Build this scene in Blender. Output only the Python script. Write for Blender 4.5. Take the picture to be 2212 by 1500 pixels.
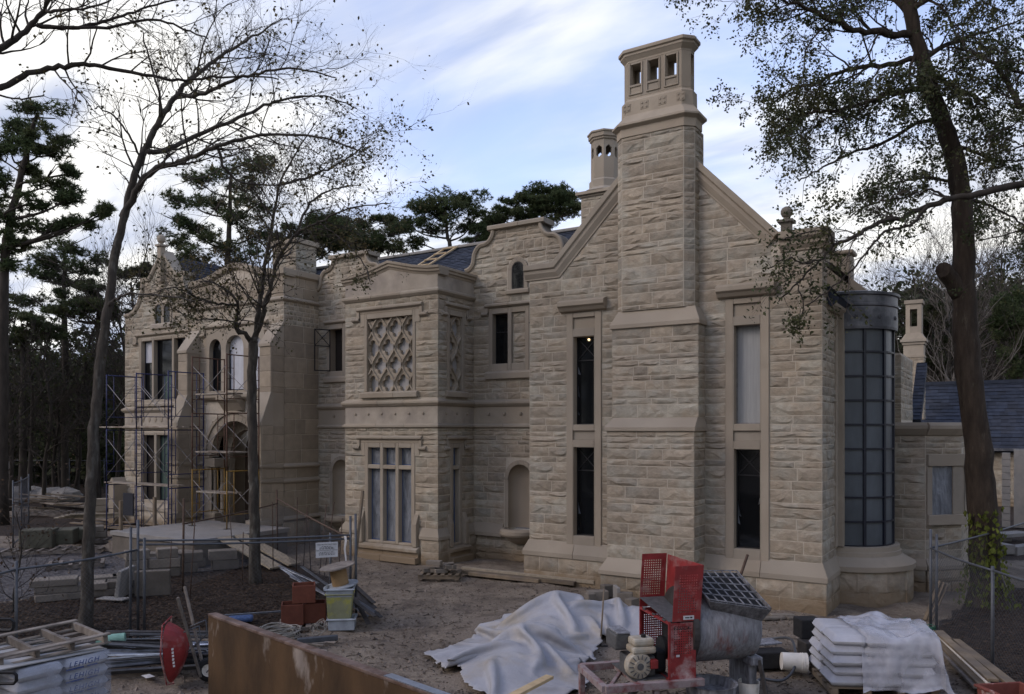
import bpy, bmesh, math, random
from mathutils import Vector, Matrix, noise
import numpy as np
for o in list(bpy.data.objects): bpy.data.objects.remove(o)
SC = bpy.context.scene
COL = SC.collection
# ------------------------------------------------------------------ camera, sky, sun, exposure
cam_d = bpy.data.cameras.new('camera'); cam = bpy.data.objects.new('camera', cam_d); COL.objects.link(cam)
SC.camera = cam
cam_d.sensor_width = 36.0; cam_d.lens = 36.0 * 1720 / 2212
cam_d.shift_y = (930 - 750) / 2212.0
cam_d.clip_start = 0.1; cam_d.clip_end = 2000
cam.location = (0, 0, 4.0)
cam.rotation_euler = (math.radians(90), 0, math.atan2(0.5360, 0.8442))
SUN_EL, SUN_AZ = 34.0, (-0.62, -0.78)        # soft light from the front left of the facade
W = bpy.data.worlds.new('World'); SC.world = W; W.use_nodes = True
def build_world():
    nt = W.node_tree; N = nt.nodes; L = nt.links; N.clear()
    out = N.new('ShaderNodeOutputWorld'); bg = N.new('ShaderNodeBackground')
    sky = N.new('ShaderNodeTexSky'); sky.sky_type = 'NISHITA'; sky.sun_disc = False
    sky.sun_elevation = math.radians(SUN_EL); sky.sun_rotation = math.atan2(SUN_AZ[0], SUN_AZ[1])
    sky.air_density = 1.0; sky.dust_density = 0.8; sky.ozone_density = 2.0
    tc = N.new('ShaderNodeTexCoord'); sep = N.new('ShaderNodeSeparateXYZ'); L.new(tc.outputs['Generated'], sep.inputs[0])
    zc = N.new('ShaderNodeMath'); zc.operation = 'MAXIMUM'; zc.inputs[1].default_value = 0.0; L.new(sep.outputs[2], zc.inputs[0])
    za = N.new('ShaderNodeMath'); za.operation = 'ADD'; za.inputs[1].default_value = 0.22; L.new(zc.outputs[0], za.inputs[0])
    dx = N.new('ShaderNodeMath'); dx.operation = 'DIVIDE'; L.new(sep.outputs[0], dx.inputs[0]); L.new(za.outputs[0], dx.inputs[1])
    dy = N.new('ShaderNodeMath'); dy.operation = 'DIVIDE'; L.new(sep.outputs[1], dy.inputs[0]); L.new(za.outputs[0], dy.inputs[1])
    cmb = N.new('ShaderNodeCombineXYZ'); L.new(dx.outputs[0], cmb.inputs[0]); L.new(dy.outputs[0], cmb.inputs[1])
    mp = N.new('ShaderNodeMapping'); mp.inputs['Rotation'].default_value = (0, 0, 0.55); mp.inputs['Scale'].default_value = (0.62, 1.15, 1)
    mp.inputs['Location'].default_value = CLOUD_OFF
    L.new(cmb.outputs[0], mp.inputs[0])
    nz = N.new('ShaderNodeTexNoise'); nz.inputs['Scale'].default_value = 1.1; nz.inputs['Detail'].default_value = 7; nz.inputs['Roughness'].default_value = 0.52
    nz.inputs['Distortion'].default_value = 0.35
    L.new(mp.outputs[0], nz.inputs['Vector'])
    # more cloud towards the horizon
    hz = N.new('ShaderNodeMapRange'); hz.inputs[1].default_value = 0.0; hz.inputs[2].default_value = 0.58; hz.inputs[3].default_value = 0.25; hz.inputs[4].default_value = -0.02
    L.new(zc.outputs[0], hz.inputs[0])
    ad = N.new('ShaderNodeMath'); ad.operation = 'ADD'; L.new(nz.outputs['Fac'], ad.inputs[0]); L.new(hz.outputs[0], ad.inputs[1])
    rp = N.new('ShaderNodeMapRange'); rp.interpolation_type = 'SMOOTHSTEP'
    rp.inputs[1].default_value = 0.42; rp.inputs[2].default_value = 0.66; rp.inputs[3].default_value = 0.10; rp.inputs[4].default_value = 1.0
    L.new(ad.outputs[0], rp.inputs[0])
    sm = N.new('ShaderNodeMix'); sm.data_type = 'RGBA'; sm.blend_type = 'MULTIPLY'; sm.inputs[0].default_value = 1.0
    L.new(sky.outputs[0], sm.inputs[6]); sm.inputs[7].default_value = SKY_TINT
    n2 = N.new('ShaderNodeTexNoise'); n2.inputs['Scale'].default_value = 2.6; n2.inputs['Detail'].default_value = 6; n2.inputs['Distortion'].default_value = 0.5; L.new(mp.outputs[0], n2.inputs['Vector'])
    r2 = N.new('ShaderNodeMapRange'); r2.interpolation_type = 'SMOOTHSTEP'; r2.inputs[1].default_value = 0.36; r2.inputs[2].default_value = 0.60; L.new(n2.outputs['Fac'], r2.inputs[0])
    cm = N.new('ShaderNodeMix'); cm.data_type = 'RGBA'; L.new(r2.outputs[0], cm.inputs[0]); cm.inputs[6].default_value = CLOUD_SHADE; cm.inputs[7].default_value = CLOUD_COL
    mx = N.new('ShaderNodeMix'); mx.data_type = 'RGBA'
    L.new(rp.outputs[0], mx.inputs[0]); L.new(sm.outputs[2], mx.inputs[6]); L.new(cm.outputs[2], mx.inputs[7])
    L.new(mx.outputs[2], bg.inputs['Color']); bg.inputs['Strength'].default_value = SKY_STR
    L.new(bg.outputs[0], out.inputs[0])
SKY_STR = 0.1
SKY_TINT = (3.9, 3.25, 3.3, 1)
CLOUD_COL = (12.0, 11.9, 11.6, 1)
CLOUD_SHADE = (5.9, 6.6, 8.5, 1)
CLOUD_OFF = (0.35, 0.2, 0)
build_world()
sun_d = bpy.data.lights.new('sun', 'SUN'); sun = bpy.data.objects.new('sun', sun_d); COL.objects.link(sun)
sun_d.energy = 0.9; sun_d.angle = math.radians(22); sun_d.color = (1.0, 0.90, 0.76)
_h = math.hypot(*SUN_AZ); _sv = Vector((SUN_AZ[0] / _h * math.cos(math.radians(SUN_EL)), SUN_AZ[1] / _h * math.cos(math.radians(SUN_EL)), math.sin(math.radians(SUN_EL))))
sun.rotation_euler = _sv.to_track_quat('Z', 'Y').to_euler(); sun.location = (-20, -20, 30)
SC.view_settings.view_transform = 'Standard'; SC.view_settings.look = 'None'
SC.view_settings.exposure = 0.0; SC.view_settings.gamma = 1.0; SC.view_settings.use_curve_mapping = False
SC.render.engine = 'CYCLES'
SC.cycles.max_bounces = 6; SC.cycles.transparent_max_bounces = 12; SC.cycles.use_denoising = True
SC.cycles.diffuse_bounces = 3

# ------------------------------------------------------------------ helpers
RND = random.Random(11)
def rnd(a, b): return RND.uniform(a, b)
def rgba(c): return (c[0], c[1], c[2], 1.0)
MATS = {}
def material(name, col, var=0.25, rough=0.85, scale=3.0, bump=0.3, bscale=None, metallic=0.0, spec=0.3,
             col2=None, c2scale=1.2, c2lo=0.45, c2hi=0.62, tone=None, tonev=(0.78, 1.12), stretch=(1, 1, 1), bdist=0.02, mud=None, alpha=None, detail=6, hue=None, local=False, crumple=0.0):
    """procedural material: base colour with fine value noise, a second colour in blotches, per-piece tone, relief"""
    m = bpy.data.materials.new(name); m.use_nodes = True; nt = m.node_tree; N = nt.nodes; L = nt.links
    b = N['Principled BSDF']; b.inputs['Roughness'].default_value = rough; b.inputs['Metallic'].default_value = metallic
    b.inputs['Specular IOR Level'].default_value = spec
    if local:
        g = N.new('ShaderNodeTexCoord'); pos = g.outputs['Object']
    else:
        g = N.new('ShaderNodeNewGeometry'); pos = g.outputs['Position']
    mp = N.new('ShaderNodeMapping'); mp.inputs['Scale'].default_value = stretch; L.new(pos, mp.inputs[0]); vec = mp.outputs[0]
    def noise_tex(s, d=detail, r=0.6):
        n = N.new('ShaderNodeTexNoise'); n.inputs['Scale'].default_value = s; n.inputs['Detail'].default_value = d; n.inputs['Roughness'].default_value = r
        L.new(vec, n.inputs['Vector']); return n.outputs['Fac']
    def mixc(bl, fac, a, c):
        x = N.new('ShaderNodeMix'); x.data_type = 'RGBA'; x.blend_type = bl
        for sock, v in ((x.inputs[0], fac), (x.inputs[6], a), (x.inputs[7], c)):
            if isinstance(v, (int, float)): sock.default_value = v
            elif isinstance(v, tuple): sock.default_value = v
            else: L.new(v, sock)
        return x.outputs[2]
    def mrange(v, a, b_, c, d):
        x = N.new('ShaderNodeMapRange'); L.new(v, x.inputs[0])
        for i, q in enumerate((a, b_, c, d)): x.inputs[i + 1].default_value = q
        return x.outputs[0]
    cur = rgba(col)
    if col2 is not None:
        cur = mixc('MIX', mrange(noise_tex(c2scale, 5), c2lo, c2hi, 0, 1), cur, rgba(col2))
    if tone:
        if tone == 'island': rv = (g if not local else N.new('ShaderNodeNewGeometry')).outputs['Random Per Island']
        else: rv = N.new('ShaderNodeObjectInfo').outputs['Random']
        tv = mrange(rv, 0, 1, tonev[0], tonev[1])
        cc = N.new('ShaderNodeCombineColor'); [L.new(tv, cc.inputs[i]) for i in range(3)]
        cur = mixc('MULTIPLY', 1.0, cur, cc.outputs[0])
        if hue:
            w = N.new('ShaderNodeTexWhiteNoise'); w.noise_dimensions = '1D'; L.new(rv, w.inputs['W'])
            cur = mixc('MULTIPLY', mrange(w.outputs['Value'], 0.35, 1, 0, 1), cur, rgba(hue))
    if var:
        v = mrange(noise_tex(scale), 0.3, 0.7, 1 - var, 1 + var)
        cc = N.new('ShaderNodeCombineColor'); [L.new(v, cc.inputs[i]) for i in range(3)]
        cur = mixc('MULTIPLY', 1.0, cur, cc.outputs[0])
    if mud:                                     # splashed mud low on the wall, with a ragged top edge
        sp = N.new('ShaderNodeSeparateXYZ'); L.new(g.outputs['Position'], sp.inputs[0])
        nn = noise_tex(2.3, 6); h = N.new('ShaderNodeMath'); h.operation = 'MULTIPLY_ADD'; L.new(nn, h.inputs[0]); h.inputs[1].default_value = -0.9
        L.new(sp.outputs[2], h.inputs[2])
        cur = mixc('MIX', mrange(h.outputs[0], -0.28, 0.02, 0.8, 0.0), cur, rgba(mud))
    if isinstance(cur, tuple): b.inputs['Base Color'].default_value = cur
    else: L.new(cur, b.inputs['Base Color'])
    if bump:
        bn = N.new('ShaderNodeBump'); bn.inputs['Strength'].default_value = bump; bn.inputs['Distance'].default_value = bdist
        ht = noise_tex(bscale or scale * 4, 8, 0.65)
        if crumple:                              # flat facets meeting in sharp creases
            nd = N.new('ShaderNodeTexNoise'); nd.inputs['Scale'].default_value = crumple * .6; nd.inputs['Detail'].default_value = 3; L.new(vec, nd.inputs['Vector'])
            va = N.new('ShaderNodeVectorMath'); va.operation = 'MULTIPLY_ADD'; L.new(nd.outputs['Color'], va.inputs[0]); va.inputs[1].default_value = (.5, .5, .5); L.new(vec, va.inputs[2])
            ad2 = ht
            for sc_, am in ((crumple, .9), (crumple * 2.3, .45)):
                vo = N.new('ShaderNodeTexVoronoi'); vo.feature = 'F1'; vo.inputs['Scale'].default_value = sc_; L.new(va.outputs[0], vo.inputs['Vector'])
                ma = N.new('ShaderNodeMath'); ma.operation = 'MULTIPLY_ADD'; L.new(vo.outputs['Distance'], ma.inputs[0]); ma.inputs[1].default_value = am; L.new(ad2, ma.inputs[2]); ad2 = ma.outputs[0]
            ht = ad2
        L.new(ht, bn.inputs['Height']); L.new(bn.outputs[0], b.inputs['Normal'])
    MATS[name] = m
    return m
def M(n): return MATS[n]

class MB:
    """collects shapes, then links them as ONE mesh object"""
    def __init__(s): s.v = []; s.f = []; s.mi = []; s.cur = 0
    def add(s, vs, fs):
        o = len(s.v); s.v.extend(vs); s.f.extend([tuple(i + o for i in q) for q in fs]); s.mi.extend([s.cur] * len(fs))
    def box(s, x0, x1, y0, y1, z0, z1):
        s.hexa([(x0, y0, z0), (x1, y0, z0), (x1, y1, z0), (x0, y1, z0), (x0, y0, z1), (x1, y0, z1), (x1, y1, z1), (x0, y1, z1)])
    def hexa(s, p): s.add([tuple(q) for q in p], [(3, 2, 1, 0), (4, 5, 6, 7), (0, 1, 5, 4), (1, 2, 6, 5), (2, 3, 7, 6), (3, 0, 4, 7)])
    def obox(s, c, size, mat=None):
        """box of given size centred at c, turned by a 3x3 matrix"""
        hx, hy, hz = size[0] / 2, size[1] / 2, size[2] / 2; c = Vector(c); P = []
        for z in (-hz, hz):
            for x, y in ((-hx, -hy), (hx, -hy), (hx, hy), (-hx, hy)):
                q = Vector((x, y, z)); P.append(tuple(c + (mat @ q if mat else q)))
        s.hexa(P)
    def bar(s, a, b, w, h, up=(0, 0, 1)):
        """rectangular bar from a to b; w across, h along up"""
        a, b = Vector(a), Vector(b); d = (b - a); l = d.length; d.normalize(); u = Vector(up)
        sd = d.cross(u)
        if sd.length < 1e-4: sd = d.cross(Vector((1, 0, 0)))
        sd.normalize(); u = sd.cross(d).normalized()
        P = []
        for q in (a, b):
            for i, j in ((-1, -1), (1, -1), (1, 1), (-1, 1)): P.append(tuple(q + sd * (w / 2 * i) + u * (h / 2 * j)))
        s.add(P, [(3, 2, 1, 0), (4, 5, 6, 7), (0, 1, 5, 4), (1, 2, 6, 5), (2, 3, 7, 6), (3, 0, 4, 7)])
    def tube(s, pts, r, n=6, cap=True):
        pts = [Vector(p) for p in pts]; k = len(pts)
        rr = r if isinstance(r, (list, tuple)) else [r] * k
        vs = []; fs = []; ref = None
        for i, p in enumerate(pts):
            d = (pts[min(i + 1, k - 1)] - pts[max(i - 1, 0)])
            if d.length < 1e-9: d = Vector((0, 0, 1))
            d.normalize()
            if ref is None: ref = d.orthogonal().normalized()
            a = ref - d * ref.dot(d)
            if a.length < 1e-4: a = d.orthogonal()
            a.normalize(); ref = a; b = d.cross(a)
            for j in range(n):
                t = 2 * math.pi * j / n; vs.append(tuple(p + (a * math.cos(t) + b * math.sin(t)) * rr[i]))
        for i in range(k - 1):
            for j in range(n):
                q = (j + 1) % n; fs.append((i * n + j, i * n + q, (i + 1) * n + q, (i + 1) * n + j))
        if cap and n > 2: fs.append(tuple(range(n - 1, -1, -1))); fs.append(tuple((k - 1) * n + j for j in range(n)))
        s.add(vs, fs)
    def cyl(s, a, b, r, n=16, r2=None): s.tube([a, b], [r, r if r2 is None else r2], n)
    def lathe(s, prof, c, n=32, a0=0.0, a1=2 * math.pi, M3=None):
        """prof = [(radius, z)...] turned round z at c"""
        full = abs(a1 - a0 - 2 * math.pi) < 1e-6; m = n if full else n + 1; vs = []; fs = []; c = Vector(c)
        for r, z in prof:
            for j in range(m):
                t = a0 + (a1 - a0) * j / n; q = Vector((r * math.cos(t), r * math.sin(t), z))
                vs.append(tuple(c + (M3 @ q if M3 else q)))
        for i in range(len(prof) - 1):
            for j in range(n):
                q = (j + 1) % m; fs.append((i * m + j, i * m + q, (i + 1) * m + q, (i + 1) * m + j))
        s.add(vs, fs)
    def build(s, name, mats, parent=None, smooth=False, bevel=0.0, fix=True, label=None, kind=None, loc=None):
        me = bpy.data.meshes.new(name); me.from_pydata(s.v, [], s.f); 
        for m in (mats if isinstance(mats, (list, tuple)) else [mats]): me.materials.append(M(m) if isinstance(m, str) else m)
        if any(s.mi): me.polygons.foreach_set('material_index', s.mi)
        if fix and len(s.f) < 60000:
            bm = bmesh.new(); bm.from_mesh(me); bmesh.ops.recalc_face_normals(bm, faces=bm.faces); bm.to_mesh(me); bm.free()
        if smooth: me.polygons.foreach_set('use_smooth', [True] * len(me.polygons))
        me.update()
        if loc is not None: me.transform(Matrix.Translation(-Vector(loc)))
        o = bpy.data.objects.new(name, me); COL.objects.link(o)
        if loc is not None: o.location = loc
        if bevel:
            b = o.modifiers.new('bevel', 'BEVEL'); b.width = bevel; b.segments = 2; b.limit_method = 'ANGLE'; b.angle_limit = math.radians(40)
        if smooth == 'auto':
            pass
        if parent is not None:
            o.parent = parent
            o.matrix_parent_inverse = Matrix.Translation(-Vector(world_loc(parent)))
        if label: o['label'] = label
        if kind: o['kind'] = kind
        return o
def world_loc(o):
    p = Vector(o.location); q = o
    while q.parent is not None:
        q = q.parent; 
        p = p  # parents carry an inverse translation, so locations stay in world space
    return p
def thing(name, loc, label, cat, group=None):
    o = bpy.data.objects.new(name, None); COL.objects.link(o); o.location = loc; o.empty_display_size = 0.2
    o['label'] = label; o['category'] = cat
    if group: o['group'] = group
    return o
def tag(o, label, cat, group=None):
    o['label'] = label; o['category'] = cat
    if group: o['group'] = group
    return o
def structure(o): o['kind'] = 'structure'; return o
def stuff(o, label=None):
    o['kind'] = 'stuff'
    if label: o['label'] = label
    return o
def copy_tree(o, parent=None):
    c = o.copy(); COL.objects.link(c)
    if parent is not None: c.parent = parent
    for ch in o.children: copy_tree(ch, c)
    return c
# camera geometry used for measuring: a direction through the photograph and a distance give a place in metres
_R = (0.8442, 0.5360); _F = (-0.5360, 0.8442)
def at(px, py, t):
    a = (px - 1106) / 1720.0; b = (930 - py) / 1720.0
    return Vector(((_F[0] + a * _R[0]) * t, (_F[1] + a * _R[1]) * t, 4.0 + b * t))
def ground_at(px, py, z=0.0):
    t = (4.0 - z) * 1720.0 / (py - 930.0); p = at(px, py, t); p.z = z; return p
def depth_px(p):
    t = p[0] * _F[0] + p[1] * _F[1]; c = p[0] * _R[0] + p[1] * _R[1]
    return t, 1106 + 1720 * c / t, 930 - 1720 * (p[2] - 4.0) / t
# ------------------------------------------------------------------ materials
ST = (0.322, 0.270, 0.202)
HUE = (0.94, 0.955, 0.985)
MUDC = (0.20, 0.145, 0.088)
for nm, tn in (('rock_stone', 'object'), ('rock_stone_joined', 'island')):
    material(nm, ST, var=0.20, scale=5.0, rough=0.92, bump=0.7, bscale=13, bdist=0.035, tone=tn, tonev=(0.74, 1.08), col2=(0.34, 0.312, 0.25), c2scale=1.6, hue=HUE, mud=MUDC, spec=0.15)
material('smooth_stone_joined', (0.30, 0.25, 0.187), var=0.13, scale=3.5, rough=0.88, bump=0.18, bscale=40, tone='island', tonev=(0.84, 1.08), hue=HUE, mud=MUDC, spec=0.15)
material('dressed_stone', (0.322, 0.276, 0.214), var=0.12, scale=2.2, rough=0.88, bump=0.2, bscale=38, col2=(0.275, 0.232, 0.178), c2scale=1.1, mud=MUDC, spec=0.15, tone='island', tonev=(0.86, 1.09), hue=(0.93, 0.96, 1.0))
material('pale_dressed_stone', (0.345, 0.303, 0.248), var=0.16, scale=2.0, rough=0.88, bump=0.2, bscale=38, col2=(0.27, 0.237, 0.20), c2scale=0.9, mud=MUDC, spec=0.15)
material('mortar', (0.435, 0.385, 0.31), var=0.12, scale=6, rough=0.95, bump=0.3, bscale=60, mud=MUDC, spec=0.1)
material('slate', (0.027, 0.033, 0.047), var=0.25, scale=4, rough=0.75, bump=0.35, bscale=24, tone='island', tonev=(0.72, 1.28), spec=0.2, hue=(1.1, 1.0, 0.9))
material('lead', (0.07, 0.074, 0.084), var=0.3, scale=2.5, rough=0.5, bump=0.25, bscale=9, col2=(0.12, 0.122, 0.13), c2scale=2.5, metallic=0.3, spec=0.5)
material('dark_glass', (0.006, 0.007, 0.008), var=0, rough=0.06, bump=0.04, bscale=2.0, spec=0.5)
material('hazy_glass', (0.068, 0.08, 0.09), var=0.35, scale=1.5, rough=0.4, bump=0.2, bscale=3.0, spec=0.5, stretch=(1, 1, 0.35))
material('plastic_film', (0.175, 0.19, 0.21), var=0.22, scale=3.0, rough=0.32, bump=0.9, bscale=4.5, bdist=0.05, spec=0.5, col2=(0.115, 0.125, 0.14), c2scale=2.5, stretch=(1.6, 1.6, 0.5), crumple=3.0)
material('bright_film', (0.45, 0.46, 0.49), var=0.15, scale=2.5, rough=0.35, bump=0.6, bscale=5, bdist=0.04, spec=0.5, stretch=(1.6, 1.6, 0.6))
material('blind_cloth', (0.30, 0.305, 0.295), var=0.12, scale=2.5, rough=0.6, bump=0.5, bscale=3.0, bdist=0.04, stretch=(8, 8, 0.4))
material('navy_frame', (0.005, 0.007, 0.016), var=0.2, scale=8, rough=0.45, bump=0.05, spec=0.5)
material('black_frame', (0.012, 0.012, 0.013), var=0.2, scale=8, rough=0.5, bump=0.05)
material('blue_tape', (0.05, 0.09, 0.20), var=0.2, scale=8, rough=0.6, bump=0.05)
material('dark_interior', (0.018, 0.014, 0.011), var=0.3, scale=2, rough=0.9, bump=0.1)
material('door_board', (0.11, 0.075, 0.052), var=0.25, scale=2, rough=0.8, bump=0.2)
material('green_board', (0.055, 0.085, 0.07), var=0.2, scale=2, rough=0.8, bump=0.1)
material('plywood_new', (0.44, 0.33, 0.19), var=0.2, scale=5, rough=0.8, bump=0.1, stretch=(1, 1, 6))
material('timber', (0.20, 0.155, 0.105), var=0.28, scale=6, rough=0.85, bump=0.3, bscale=30, tone='object', tonev=(0.6, 1.15), col2=(0.13, 0.105, 0.08), c2scale=3)
material('timber_joined', (0.30, 0.225, 0.145), var=0.28, scale=6, rough=0.85, bump=0.3, bscale=30, tone='island', tonev=(0.55, 1.2), col2=(0.20, 0.16, 0.12), c2scale=3)
material('pale_timber', (0.29, 0.245, 0.18), var=0.2, scale=6, rough=0.8, bump=0.2, bscale=30, tone='object', tonev=(0.75, 1.1))
material('grey_timber', (0.19, 0.165, 0.14), var=0.3, scale=6, rough=0.9, bump=0.4, bscale=30, tone='object', tonev=(0.6, 1.2), col2=(0.12, 0.10, 0.085), c2scale=4)
material('galvanised', (0.080, 0.086, 0.096), var=0.2, scale=9, rough=0.55, bump=0.08, metallic=0.4, spec=0.5)
material('bright_steel', (0.42, 0.45, 0.50), var=0.25, scale=7, rough=0.35, bump=0.08, metallic=0.85, tone='object', tonev=(0.45, 1.15), spec=0.5)
material('dark_steel', (0.06, 0.055, 0.052), var=0.3, scale=9, rough=0.6, bump=0.15, metallic=0.4)
material('rebar_rust', (0.075, 0.048, 0.034), var=0.3, scale=12, rough=0.85, bump=0.2)
material('blue_paint', (0.020, 0.025, 0.082), var=0.25, scale=9, rough=0.5, bump=0.08, col2=(0.05, 0.04, 0.045), c2scale=5, c2lo=0.58, c2hi=0.7)
material('rust_paint', (0.085, 0.042, 0.026), var=0.3, scale=9, rough=0.7, bump=0.12)
material('yellow_paint', (0.21, 0.125, 0.025), var=0.25, scale=9, rough=0.6, bump=0.08, col2=(0.2, 0.11, 0.03), c2scale=6, c2lo=0.55, c2hi=0.68)
material('brace_steel', (0.21, 0.20, 0.195), var=0.25, scale=9, rough=0.5, bump=0.05, metallic=0.5)
material('plank_board', (0.33, 0.29, 0.24), var=0.25, scale=5, rough=0.85, bump=0.2, tone='object', tonev=(0.7, 1.15), col2=(0.17, 0.13, 0.10), c2scale=2.5)
material('concrete', (0.235, 0.225, 0.21), var=0.18, scale=3, rough=0.92, bump=0.3, bscale=22, col2=(0.22, 0.205, 0.185), c2scale=1.5)
material('cut_stone', (0.17, 0.148, 0.122), var=0.2, scale=4, rough=0.92, bump=0.35, bscale=20, tone='object', tonev=(0.65, 1.15))
material('green_wrapped_stone', (0.085, 0.082, 0.06), var=0.25, scale=5, rough=0.92, bump=0.5, bscale=12, tone='object', tonev=(0.7, 1.15))
material('red_paint', (0.215, 0.022, 0.022), var=0.22, scale=6, rough=0.5, bump=0.06, col2=(0.27, 0.15, 0.135), c2scale=3.5, c2lo=0.55, c2hi=0.72, spec=0.4)
material('dusty_red_paint', (0.215, 0.026, 0.026), var=0.25, scale=6, rough=0.7, bump=0.1, col2=(0.40, 0.31, 0.29), c2scale=5, c2lo=0.45, c2hi=0.7)
material('mixer_frame_paint', (0.20, 0.06, 0.055), var=0.25, scale=6, rough=0.8, bump=0.15, col2=(0.235, 0.19, 0.185), c2scale=6, c2lo=0.3, c2hi=0.52)
material('cement_crust', (0.20, 0.205, 0.22), var=0.35, scale=8, rough=0.88, bump=0.5, bscale=20, col2=(0.115, 0.115, 0.125), c2scale=3, stretch=(3, 3, 0.7))
material('cement_red_crust', (0.20, 0.205, 0.22), var=0.35, scale=8, rough=0.88, bump=0.5, bscale=20, col2=(0.17, 0.085, 0.08), c2scale=1.8, c2lo=0.54, c2hi=0.68, stretch=(3, 3, 0.7))
material('engine_grey', (0.10, 0.10, 0.098), var=0.3, scale=14, rough=0.6, bump=0.2, metallic=0.3)
material('engine_cream', (0.36, 0.33, 0.265), var=0.2, scale=8, rough=0.6, bump=0.08, col2=(0.34, 0.28, 0.20), c2scale=7)
material('black_rubber', (0.014, 0.014, 0.015), var=0.3, scale=12, rough=0.75, bump=0.2)
material('white_plastic', (0.66, 0.63, 0.57), var=0.1, scale=5, rough=0.5, bump=0.05, col2=(0.42, 0.36, 0.28), c2scale=4, c2lo=0.55, c2hi=0.75)
material('white_tarp', (0.32, 0.32, 0.335), var=0.12, scale=1.8, rough=0.5, bump=0.4, bscale=8, bdist=0.04, col2=(0.30, 0.265, 0.215), c2scale=1.1, c2lo=0.5, c2hi=0.72, crumple=2.2)
material('bag_paper', (0.38, 0.39, 0.42), var=0.12, scale=5, rough=0.6, bump=0.3, bscale=14, col2=(0.30, 0.30, 0.31), c2scale=3)
material('bag_white', (0.40, 0.40, 0.42), var=0.1, scale=5, rough=0.5, bump=0.3, bscale=12, tone='object', tonev=(0.85, 1.05))
material('ink_blue', (0.03, 0.06, 0.20), var=0.2, scale=20, rough=0.6, bump=0)
material('ink_black', (0.015, 0.015, 0.016), var=0.1, scale=20, rough=0.7, bump=0)
material('ink_white', (0.62, 0.60, 0.58), var=0.2, scale=20, rough=0.7, bump=0)
material('grey_board', (0.33, 0.325, 0.32), var=0.15, scale=4, rough=0.7, bump=0.1)
material('sign_white', (0.50, 0.50, 0.50), var=0.1, scale=5, rough=0.6, bump=0)
material('terracotta', (0.115, 0.038, 0.023), var=0.18, scale=6, rough=0.85, bump=0.25, bscale=30, tone='object', tonev=(0.8, 1.15))
material('terracotta_tub', (0.15, 0.045, 0.034), var=0.18, scale=6, rough=0.75, bump=0.15, col2=(0.45, 0.38, 0.35), c2scale=5, c2lo=0.56, c2hi=0.7)
material('card_tube', (0.24, 0.155, 0.075), var=0.15, scale=6, rough=0.85, bump=0.1)
material('yellow_crate', (0.21, 0.215, 0.13), var=0.2, scale=4, rough=0.7, bump=0.12, col2=(0.33, 0.32, 0.05), c2scale=3.0, c2lo=0.52, c2hi=0.66)
material('clear_bin', (0.30, 0.33, 0.36), var=0.2, scale=6, rough=0.4, bump=0.1)
material('wire', (0.26, 0.245, 0.215), var=0.2, scale=12, rough=0.7, bump=0.1)
material('green_pipe', (0.20, 0.36, 0.29), var=0.12, scale=5, rough=0.5, bump=0.05)
material('green_cable', (0.02, 0.09, 0.06), var=0.12, scale=5, rough=0.6, bump=0.05)
material('rusty_sheet', (0.064, 0.036, 0.016), var=0.45, scale=2.0, rough=0.75, bump=0.35, bscale=10, col2=(0.25, 0.21, 0.18), c2scale=2.2, c2lo=0.56, c2hi=0.66, stretch=(1, 1, 0.45))
material('rusty_lip', (0.15, 0.105, 0.085), var=0.3, scale=5, rough=0.7, bump=0.2, col2=(0.08, 0.045, 0.03), c2scale=4)
material('bark_grey', (0.052, 0.045, 0.037), var=0.4, scale=9, rough=0.95, bump=0.9, bscale=16, bdist=0.04, col2=(0.12, 0.115, 0.10), c2scale=6, c2lo=0.52, c2hi=0.7, stretch=(1, 1, 0.35))
material('bark_oak', (0.042, 0.031, 0.022), var=0.45, scale=8, rough=0.95, bump=1.0, bscale=13, bdist=0.06, col2=(0.10, 0.085, 0.062), c2scale=6, c2lo=0.6, c2hi=0.75, stretch=(1, 1, 0.25))
material('bark_dark', (0.036, 0.03, 0.024), var=0.4, scale=6, rough=0.95, bump=0.6, bscale=9, stretch=(1, 1, 0.3))
material('bark_pale', (0.12, 0.108, 0.095), var=0.3, scale=6, rough=0.95, bump=0.4, bscale=9, stretch=(1, 1, 0.3))
material('twig', (0.058, 0.048, 0.04), var=0.2, scale=5, rough=0.95, bump=0)
material('twig_pale', (0.085, 0.075, 0.066), var=0.2, scale=5, rough=0.95, bump=0)
def leafmat(name, c1, c2):
    material(name, c1, var=0.2, scale=0.8, rough=0.7, bump=0, tone='island', tonev=(0.5, 1.5), col2=c2, c2scale=0.7, spec=0.25)
    m = MATS[name]; N = m.node_tree.nodes; L = m.node_tree.links; b = N['Principled BSDF']; out = N['Material Output']
    tr = N.new('ShaderNodeBsdfTranslucent'); mx = N.new('ShaderNodeMixShader'); mx.inputs[0].default_value = 0.4
    src = b.inputs['Base Color'].links[0].from_socket; L.new(src, tr.inputs[0])
    L.new(b.outputs[0], mx.inputs[1]); L.new(tr.outputs[0], mx.inputs[2]); L.new(mx.outputs[0], out.inputs[0])
leafmat('oak_leaf', (0.050, 0.062, 0.027), (0.078, 0.076, 0.032))
leafmat('olive_leaf', (0.065, 0.062, 0.028), (0.10, 0.078, 0.034))
leafmat('pine_needle', (0.058, 0.082, 0.034), (0.08, 0.09, 0.04))
leafmat('ivy_leaf', (0.095, 0.115, 0.020), (0.15, 0.155, 0.028))
leafmat('wood_leaf', (0.034, 0.044, 0.019), (0.048, 0.047, 0.022))
leafmat('dry_leaf', (0.062, 0.040, 0.025), (0.09, 0.062, 0.041))
material('gravel_bits', (0.145, 0.12, 0.10), var=0.2, scale=3, rough=0.95, bump=0.2, tone='island', tonev=(0.35, 1.5))
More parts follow.
